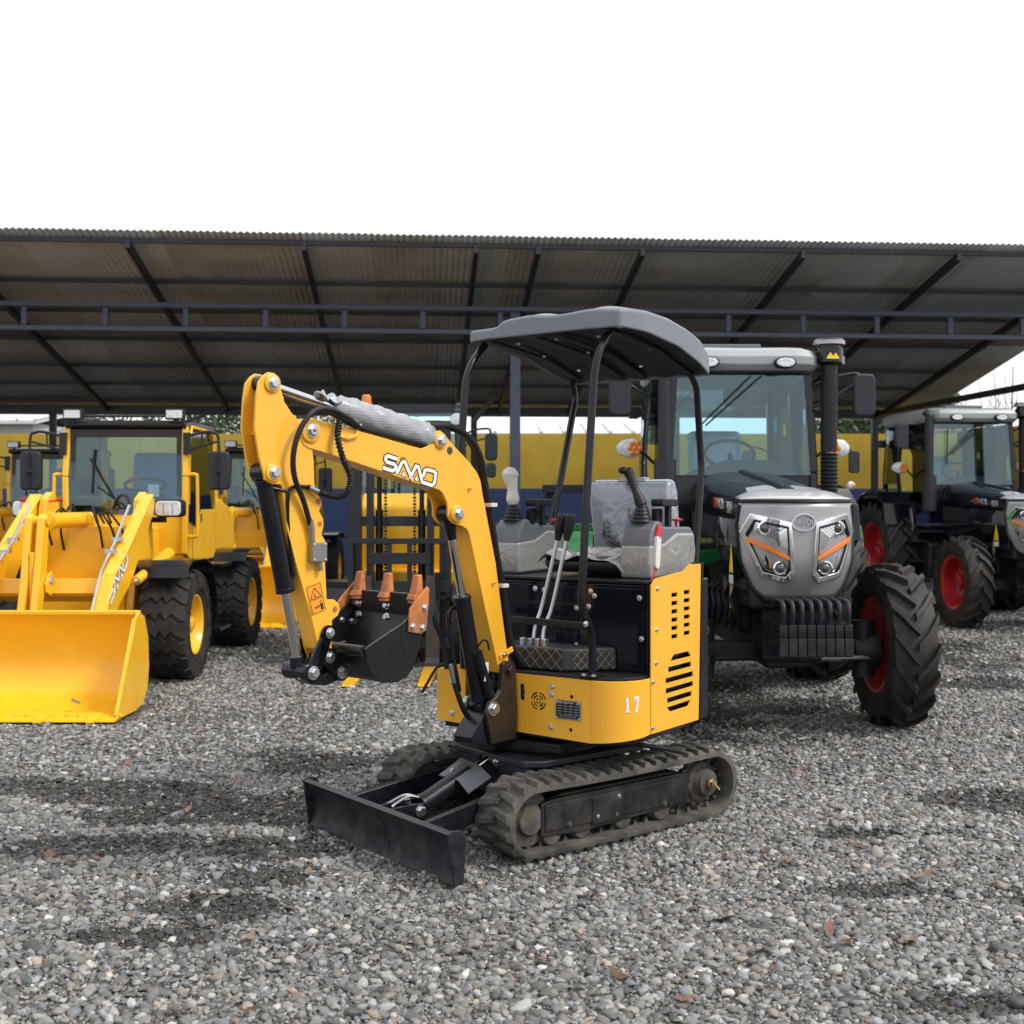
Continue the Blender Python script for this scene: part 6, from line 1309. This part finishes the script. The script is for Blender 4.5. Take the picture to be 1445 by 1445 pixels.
        b = MB(); b.tube([(CF-.03, sg*.56, 1.45), (CF-.05, sg*.565, 2.05), (CF-.14, sg*.56, 2.16), (CR+.22, sg*.56, 2.15), (CR+.13, sg*.56, 2.06), (CR+.07, sg*.565, 1.42)], .016, 8); b.build('window_frame', Y, t_)
        b = MB(); b.pane([(CF-.03, sg*.55, 1.30), (CF-.36, sg*.55, 1.24), (CF-.50, sg*.55, 1.40), (CR+.08, sg*.55, 1.40), (CR+.14, sg*.535, 2.12), (CF-.06, sg*.54, 2.12)]); b.build('side_window', 'glass', t_)
        b = MB(); b.tube(catmull([(CF-.02, sg*.56, 1.72), (CF+.0, sg*.635, 1.72), (CF+.0, sg*.65, 1.66), (CF+.0, sg*.65, 1.22), (CF-.0, sg*.63, 1.16), (CF-.02, sg*.56, 1.16)], 6), .016, 10); b.build('handrail', Y, t_)
        b = MB(); b.tube(catmull([(CF+.02, sg*.55, 2.06), (CF+.04, sg*.70, 2.10), (CF+.04, sg*.80, 2.10), (CF+.04, sg*.85, 2.04), (CF+.04, sg*.855, 1.70)], 6), .013, 8); b.tube([(CF+.02, sg*.55, 1.93), (CF+.04, sg*.70, 1.98), (CF+.04, sg*.85, 2.02)], .010, 8); b.cyl((CF+.035, sg*.70, 1.98), (CF+.04, sg*.70, 2.10), .008); b.box(CF-.01, CF+.04, *sorted((sg*.53, sg*.59)), 1.90, 2.10); ma = b.build('mirror_arm', 'charcoal', t_)
        b = MB(); b.prism(rrect(sg*.85-.095, sg*.85+.095, 1.58, 1.93, .04), CF-.03, CF+.05, 'yz'); mi = b.build('mirror', 'mirror_black', ma, bevel=.02, seg=3)
        b = MB(); b.box(CF+.0505, CF+.062, sg*.85-.012, sg*.85+.012, 1.60, 1.90); b.ball((CF+.06, sg*.85, 1.74), (.02, .025, .02), 10); b.build('mirror_mount', 'plastic', mi)
        b = MB(); b.box(CF+.0, CF+.075, sg*.46-.085, sg*.46+.085, 2.215, 2.31); wl = b.build('work_light', 'charcoal', t_, bevel=.008)
        b = MB(); b.box(CF+.0745, CF+.08, sg*.46-.072, sg*.46+.072, 2.228, 2.298); b.build('light_lens', 'lens', wl, bevel=.004)
        b = MB(); b.box(CF+.02, CF+.04, sg*.46-.02, sg*.46+.02, 2.19, 2.216); b.build('light_foot', 'charcoal', wl)
    b = MB(); b.prism([(CF-.02, 2.13), (CF+.03, 2.16), (CF+.02, 2.20), (CF-.2, 2.225), (CR+.1, 2.225), (CR, 2.18), (CR+.02, 2.13)], -.55, .55); rf = b.build('cab_roof', 'black', t_, bevel=.015)
    b = MB(); b.tube([(CF, -.5, 2.215), (CF, -.5, 2.25), (CF, .5, 2.25), (CF, .5, 2.215)], .011, 8); b.build('roof_rail', 'charcoal', rf)
    b = MB(); b.pane([(CF+.005, -.50, 1.36), (CF+.005, .50, 1.36), (CF+.01, .52, 1.7), (CF-.03, .505, 2.13), (CF-.03, -.505, 2.13), (CF+.01, -.52, 1.7)]); b.build('windscreen', 'glass', t_)
    b = MB(); b.box(CF-.02, CF-.005, -.50, -.46, 1.36, 2.12); b.box(CF-.02, CF-.005, .46, .50, 1.36, 2.12); b.box(CF-.025, CF-.01, -.5, .5, 2.06, 2.13); b.build('windscreen_border', 'ink', t_)
    b = MB(); b.pane([(CR+.03, -.5, 1.38), (CR+.03, .5, 1.38), (CR+.1, .5, 2.12), (CR+.1, -.5, 2.12)]); b.build('rear_window', 'glass', t_)
    b = MB(); b.box(CR+.2, CR+.6, -.22, .22, 1.2, 1.35); b.prism([(CR+.2, 1.3), (CR+.3, 1.3), (CR+.22, 1.95), (CR+.12, 1.95)], -.21, .21); b.build('driver_seat', 'int_blue', t_, bevel=.04)
    b = MB(); b.box(CF-.32, CF-.06, -.40, .44, 1.30, 1.42); b.prism([(CF-.1, 1.4), (CF-.3, 1.4), (CF-.25, 1.56), (CF-.15, 1.54)], -.12, .30); b.build('dashboard', 'int_dark', t_, bevel=.02)
    b = MB(); X0, Z0 = CF-.38, 1.63; b.tube([(X0-.05*math.cos(a), .06+.19*math.sin(a), Z0+.06*math.cos(a)) for a in np.linspace(0, 6.283, 26)[:-1]], .014, 8, closed=True); b.build('steering_wheel', 'plastic', t_)
    b = MB(); b.tube([(X0-.03, .06-.19*math.sin(a), Z0+.06*math.cos(a)+.01) for a in np.linspace(.3, 1.3, 8)], .017, 8); b.build('wheel_ribbon', 'red', t_)
    b = MB(); b.box(CF-.013, CF-.007, .20, .30, 1.52, 1.63); b.build('paper_note', 'white', t_)
    for y0, y1, z1_ in ((-.05, -.22, 1.92), (.02, -.15, 1.66)): b = MB(); b.bar((CF+.03, y0, 1.42), (CF+.02, y1-.1, z1_-.05), .008, .012); b.build('wiper', 'plastic', t_)
    b = MB(); b.bar((CF+.018, -.30, 1.55), (CF+.01, -.28, 1.95), .012, .016); b.build('wiper_blade', 'plastic', t_)
    # engine hood
    b = MB(); b.prism([(CR+.0, .75), (CR+.0, 1.50), (-2.3, 1.52), (-2.85, 1.40), (-3.0, 1.2), (-3.0, .6), (-2.2, .6)], -.50, .50); eh = b.build('engine_hood', Y, t_, bevel=.04, seg=3)
    for sg in (1, -1):
        for z in (1.02, 1.22): b = MB(); b.box(-2.12, -2.02, *sorted((sg*.501, sg*.506)), z, z+.14); b.build('hood_vent', 'plastic', eh)
    b = MB(); b.box(-3.1, -.3, -.25, .25, .4, .75); b.build('chassis', 'tunder', t_, bevel=.02)
    return t_
ld1 = make_loader((-3.5, 10.1, 0), math.atan2(-1, 0), 'yellow wheel loader with lowered bucket in the front row left of the excavator')
ld2 = copy_tree(ld1); ld2.location = (-6.55, 16.2, 0); ld2['label'] = 'yellow wheel loader in the back row at the left edge behind the mirror'
ld3 = copy_tree(ld1); ld3.location = (-3.45, 16.0, 0); ld3['label'] = 'yellow wheel loader directly behind the front loader with its bucket showing'
# red ribbon tied on the front loader's lamp
b = MB(); b.grid(lambda u, v: (.03+.02*math.sin(6*u), -.60+.36*u, 1.50-.035*v+.012*math.sin(7*u+2*v)), 14, 4)
b.grid(lambda u, v: (-.065+.01*math.sin(5*v), -.50+.10*u, 1.50-.15*v), 4, 6)
rb = b.build('red_ribbon', 'red', None, thick=.002, normals=False); rb.location = (-3.5, 10.1, 0); rb.rotation_euler = (0, 0, math.atan2(-1, 0)); tag(rb, 'red ribbon tied to the right lamp of the front loader', 'ribbon')

# ---------------------------------------------------------------- forklift
fk = thing('forklift', (-1.0, 10.7, 0), math.atan2(-1, 0), 'yellow forklift with black mast standing behind the excavator boom', 'forklift')
K['fork_dark'] = mat('fork_steel', (.045, .045, .05), .45, metal=.3, var=.3, dust=((.3, .13, .03), .35, 7))
for sg in (1, -1):
    b = MB(); b.prism([(-.02, .02), (-.02, .82), (.03, .82), (.045, .10), (.09, .06), (.30, .058), (.30, .018)], sg*.30-.062, sg*.30+.062); f_ = b.build('fork', 'fork_dark', fk, bevel=.005)
    b = MB(); b.hexa([(.30, sg*.30-.062, .018), (.30, sg*.30+.062, .018), (1.16, sg*.30+.050, .016), (1.16, sg*.30-.050, .016), (.30, sg*.30-.062, .058), (.30, sg*.30+.062, .058), (1.16, sg*.30+.050, .028), (1.16, sg*.30-.050, .028)]); b.build('fork_blade', 'loader_yellow', f_, bevel=.006)
    for (yy, w_, x0) in ((.40, .10, -.22), (.27, .06, -.20)):
        b = MB(); b.prism([(x0, sg*yy-w_/2), (x0+.10, sg*yy-w_/2), (x0+.10, sg*yy+w_/2), (x0, sg*yy+w_/2)], .08 if yy > .3 else .14, 2.20 if yy > .3 else 2.14, 'xy'); b.build('mast_rail', 'charcoal', fk, bevel=.006)
    b = MB(); b.cyl((-.16, sg*.19, .2), (-.16, sg*.19, 1.4), .035); b.cyl((-.16, sg*.19, 1.4), (-.16, sg*.19, 2.05), .022); b.build('mast_cylinder', 'black', fk)
    b = MB()
    for i in range(46):
        z = .75+.03*i; b.box(-.125, -.095, sg*.13-(.014 if i % 2 else .009), sg*.13+(.014 if i % 2 else .009), z, z+.022)
    c_ = b.build('lift_chain', 'plastic', fk); c_['kind'] = 'stuff'
    wheel(fk, (-.30, sg*.58, .33), .34, .25, .17, 'zig', 18, 'rubber', 'loader_yellow', dish=.3); wheel(fk, (-1.95, sg*.52, .28), .29, .22, .15, 'zig', 18, 'rubber', 'loader_yellow', dish=.3)
for z, w_ in ((.30, .86), (1.30, .86), (2.10, .90), (1.75, .62)):
    b = MB(); b.box(-.20, -.14, -w_/2, w_/2, z-.045, z+.045); b.build('mast_crossbar', 'charcoal', fk, bevel=.006)
for z in (.22, .72): b = MB(); b.box(-.09, -.025, -.46, .46, z-.05, z+.05); b.build('carriage_bar', 'charcoal', fk, bevel=.006)
b = MB(); b.box(-.07, -.03, -.46, .46, 1.10, 1.15); b.box(-.07, -.03, -.46, -.41, .62, 1.10); b.box(-.07, -.03, .41, .46, .62, 1.10); bk_ = b.build('load_backrest', 'charcoal', fk, bevel=.005)
for y in (-.25, -.09, .09, .25): b = MB(); b.box(-.065, -.035, y-.022, y+.022, .62, 1.10); b.build('backrest_bar', 'charcoal', bk_, bevel=.004)
b = MB(); b.box(-.068, -.032, -.41, .41, .60, .64); b.box(-.075, -.03, -.28, .28, .92, 1.02); b.build('backrest_rail', 'charcoal', bk_, bevel=.004)
b = MB(); b.box(-2.2, -.35, -.50, .50, .22, .85); b.prism([(-.52, .8), (-.48, 1.10), (-.50, 1.42), (-.62, 1.56), (-.80, 1.50), (-.95, .85)], -.40, .40); bd_ = b.build('body', 'loader_yellow', fk, bevel=.03)
b = MB(); b.prism([(-1.25, .85), (-1.25, 1.05), (-2.25, 1.08), (-2.45, .9), (-2.45, .3), (-2.1, .25), (-2.1, .85)], -.50, .50); b.build('counterweight', 'loader_yellow', fk, bevel=.06)
for sg in (1, -1):
    b = MB(); b.tube([(-.55, sg*.50, .85), (-.72, sg*.50, 1.5), (-.90, sg*.48, 2.33), (-1.0, sg*.48, 2.40), (-1.95, sg*.48, 2.36), (-2.05, sg*.50, 1.05)], .035, 10); b.build('guard_post', 'charcoal', fk)
    b = MB(); b.pane([(-.60, sg*.505, .95), (-2.0, sg*.505, 1.1), (-1.95, sg*.49, 2.30), (-.92, sg*.49, 2.30)]); b.build('side_glass', 'glass', fk)
b = MB(); b.pane([(-.62, -.46, 1.2), (-.62, .46, 1.2), (-.90, .46, 2.32), (-.90, -.46, 2.32)]); b.build('windscreen', 'glass', fk)
for i in range(9): b = MB(); x = -1.02-.11*i; b.box(x-.02, x+.02, -.47, .47, 2.375, 2.41); b.build('guard_slat', 'charcoal', fk, bevel=.004)
for y in (-.49, 0, .49): b = MB(); b.box(-1.98, -.93, y-.02, y+.02, 2.36, 2.40); b.build('guard_rail', 'charcoal', fk, bevel=.004)
b = MB(); b.box(-1.0, -.92, -.49, .49, 2.31, 2.37); b.build('guard_front', 'charcoal', fk, bevel=.006)
b = MB(); b.box(-1.75, -1.35, -.22, .22, 1.08, 1.2); b.prism([(-1.75, 1.15), (-1.65, 1.15), (-1.72, 1.75), (-1.82, 1.75)], -.22, .22); b.build('driver_seat', 'seat_black', fk, bevel=.03)
b = MB(); b.tube([(-1.02-.08*math.cos(a), .15*math.sin(a), 1.58+.08*math.cos(a)) for a in np.linspace(0, 6.283, 22)[:-1]], .012, 8, closed=True); b.cyl((-1.02, 0, 1.58), (-.82, 0, 1.38), .018); b.build('steering_wheel', 'plastic', fk)
b = MB(); b.lathe([(0, .045), (.02, .05), (.09, .046), (.105, .03), (.106, 0)], (-1.1, -.42, 2.41), (0, 0, 1), 20); b.build('beacon', 'orange', fk)
b = MB(); b.lathe([(0, .03), (.05, .06), (.08, .055), (.085, 0)], (-.88, .47, 2.26), (1, 0, 0), 18); b.build('work_light', 'lens', fk)
b = MB(); b.lathe([(0, .03), (.05, .06), (.08, .055), (.085, 0)], (-.60, -.48, 1.12), (1, 0, 0), 18); b.build('work_light', 'plastic', fk)
b = MB(); b.tube(catmull([(-.78, .50, 2.05), (-.70, .62, 2.14), (-.70, .78, 2.16), (-.70, .80, 2.10)], 5), .010, 8); b.tube([(-.74, .50, 1.98), (-.70, .64, 2.04), (-.70, .78, 2.08)], .008, 8); ma = b.build('mirror_arm', 'charcoal', fk)
b = MB(); b.prism(rrect(.745, .865, 1.86, 2.12, .04), -.72, -.67, 'yz'); b.build('mirror', 'mirror_black', ma, bevel=.015); b = MB(); b.prism(rrect(.76, .85, 1.70, 1.84, .03), -.72, -.67, 'yz'); b.build('wide_mirror', 'mirror_black', ma, bevel=.012)
for sg in (1, -1): b = MB(); fo = [(.08, .60), (.02, .70), (-.20, .74), (-.55, .74), (-.68, .60)]; b.prism(fo+offs(fo, -.012)[::-1], *sorted((sg*.47, sg*.74))); b.build('fender', 'black', fk, bevel=.004)

# ---------------------------------------------------------------- dead leaves
K['dry_leaf'] = mat('dry_tan_leaf', (.22, .145, .095), .7, var=.35, vscale=30, bump=.3, bscale=60)
K['dark_leaf'] = mat('dry_brown_leaf', (.085, .05, .028), .65, var=.35, vscale=30, bump=.3, bscale=60)
K['red_leaf'] = mat('dry_russet_leaf', (.20, .10, .07), .68, var=.3, vscale=30, bump=.3, bscale=60)
lm = []
for v in range(5):
    b = MB(); n = 9; L_ = 1.0; vs = []; curl = (.18, .32, .1, .45, .25)[v]; wv = (.30, .22, .34, .26, .2)[v]
    for i in range(n+1):
        u = i/n; w_ = wv*math.sin(math.pi*min(1, u*1.02))**.8*(1+.28*math.sin(i*2.3+v)); zc = curl*(u-.5)**2*(1.2 if v % 2 else .9)+.05*math.sin(u*7+v)
        vs += [((u-.5)*L_, -w_, zc+curl*.6*(1+.3*math.sin(i*1.7))*w_), ((u-.5)*L_, 0, zc), ((u-.5)*L_, w_*(.85+.2*math.cos(i*1.9)), zc+curl*.75*w_)]
    b.add(vs, [(i*3+j, i*3+3+j, i*3+4+j, i*3+1+j) for i in range(n) for j in (0, 1)])
    b.add([(.5, -.008, 0.08), (.5, .008, .08), (.68, .006, .10), (.68, -.006, .10)], [(0, 1, 2, 3)])
    for nm in ('dry_leaf', 'dark_leaf', 'red_leaf'):
        me_ = b.mesh('dead_leaf', normals=False, ang=80); me_.materials.append(K[nm]); lm.append((nm, me_))
def gp(u, v): y = 2560.5/(v-704); return ((u-722.5)*y/1707, y)
spots = [(320, 1195, .115, 'dark_leaf', 'large dark brown leaf standing up from the muddy gravel left of the blade'), (70, 1216, .07, 'red_leaf', 'russet leaf lying near the left edge of the gravel'), (97, 1224, .075, 'dry_leaf', 'tan leaf lying beside the russet leaf near the left edge'),
         (350, 1332, .085, 'dry_leaf', 'lone tan leaf on the gravel below the dark mud patch'), (395, 1135, .06, 'dry_leaf', 'upright tan leaf on the gravel just left of the blade'), (437, 1346, .06, 'red_leaf', 'russet curled leaf on the gravel below the blade'),
         (826, 1268, .06, 'dry_leaf', 'tan leaf on the gravel in front of the near track'), (1022, 1303, .11, 'dry_leaf', 'pale leaf with a long stalk on the gravel below the track end'), (1305, 1246, .10, 'dry_leaf', 'tan leaf lying flat on dark pebbles at the right'),
         (872, 1383, .085, 'dark_leaf', 'dark brown leaf near the bottom edge of the gravel'), (968, 1422, .075, 'red_leaf', 'russet leaf nearest the camera at the bottom edge'), (1187, 1386, .06, 'red_leaf', 'pinkish russet leaf among pale pebbles at lower right'),
         (1170, 1318, .09, 'red_leaf', 'russet leaf between pebbles right of the stalked leaf'), (1282, 1336, .08, 'dry_leaf', 'curled grey tan leaf at the right below the mud'), (1172, 1137, .06, 'dry_leaf', 'small tan leaf on gravel right of the track'), (1215, 1205, .07, 'dark_leaf', 'brown leaf on the dark pebbles at the right'), (1080, 1210, .06, 'dark_leaf', 'brown leaf on gravel between the track and the mud')]
def put_leaf(x, y, z, s, kind, label, group):
    c = [m_ for nm, m_ in lm if nm == kind]; o = bpy.data.objects.new('dead_leaf', c[rng.integers(len(c))]); COL.objects.link(o)
    o.location = (x, y, z); o.scale = (s, s, s); o.rotation_euler = (rng.normal(0, .28), rng.normal(0, .25), rng.uniform(0, 6.28)); tag(o, label, 'leaf', group)
for (u, v, s, kd, lb) in spots:
    x, y = gp(u, v); put_leaf(x, y, float(ruts(np.array([x]), np.array([y]))[0])+.022, s, kd, lb, 'dead leaves on the gravel')
for k in range(75):
    v = float(rng.uniform(905, 1180)) if k < 58 else float(rng.uniform(1180, 1440)); u = float(rng.uniform(20, 1425)); x, y = gp(u, v)
    if abs(x-.1) < .8 and 4.9 < y < 6.4: continue
    kd = ('dry_leaf', 'dark_leaf', 'red_leaf')[rng.integers(3)]; nm = {'dry_leaf': 'small tan', 'dark_leaf': 'small dark brown', 'red_leaf': 'small russet'}[kd]
    put_leaf(x, y, float(ruts(np.array([x]), np.array([y]))[0])+.022, float(rng.uniform(.04, .075)), kd, nm+' dead leaf scattered on the grey gravel', nm+' leaves scattered on the gravel')
for (dx, dy, s, kd, lb) in ((.46, 8.32, .09, 'dark_leaf', 'brown leaf on the bucket floor of the front loader by the cheek'), (.12, 8.35, .08, 'dry_leaf', 'tan leaf in the middle of the front loader bucket floor'), (-.42, 8.3, .10, 'dark_leaf', 'curled brown leaf on the front loader bucket near the tooth'), (-.82, 8.3, .08, 'dark_leaf', 'brown leaf in the front loader bucket at the left edge')):
    put_leaf(-3.5+dx+.35, dy+.05, .085, s*1.3, kd, lb, 'dead leaves in the loader bucket')
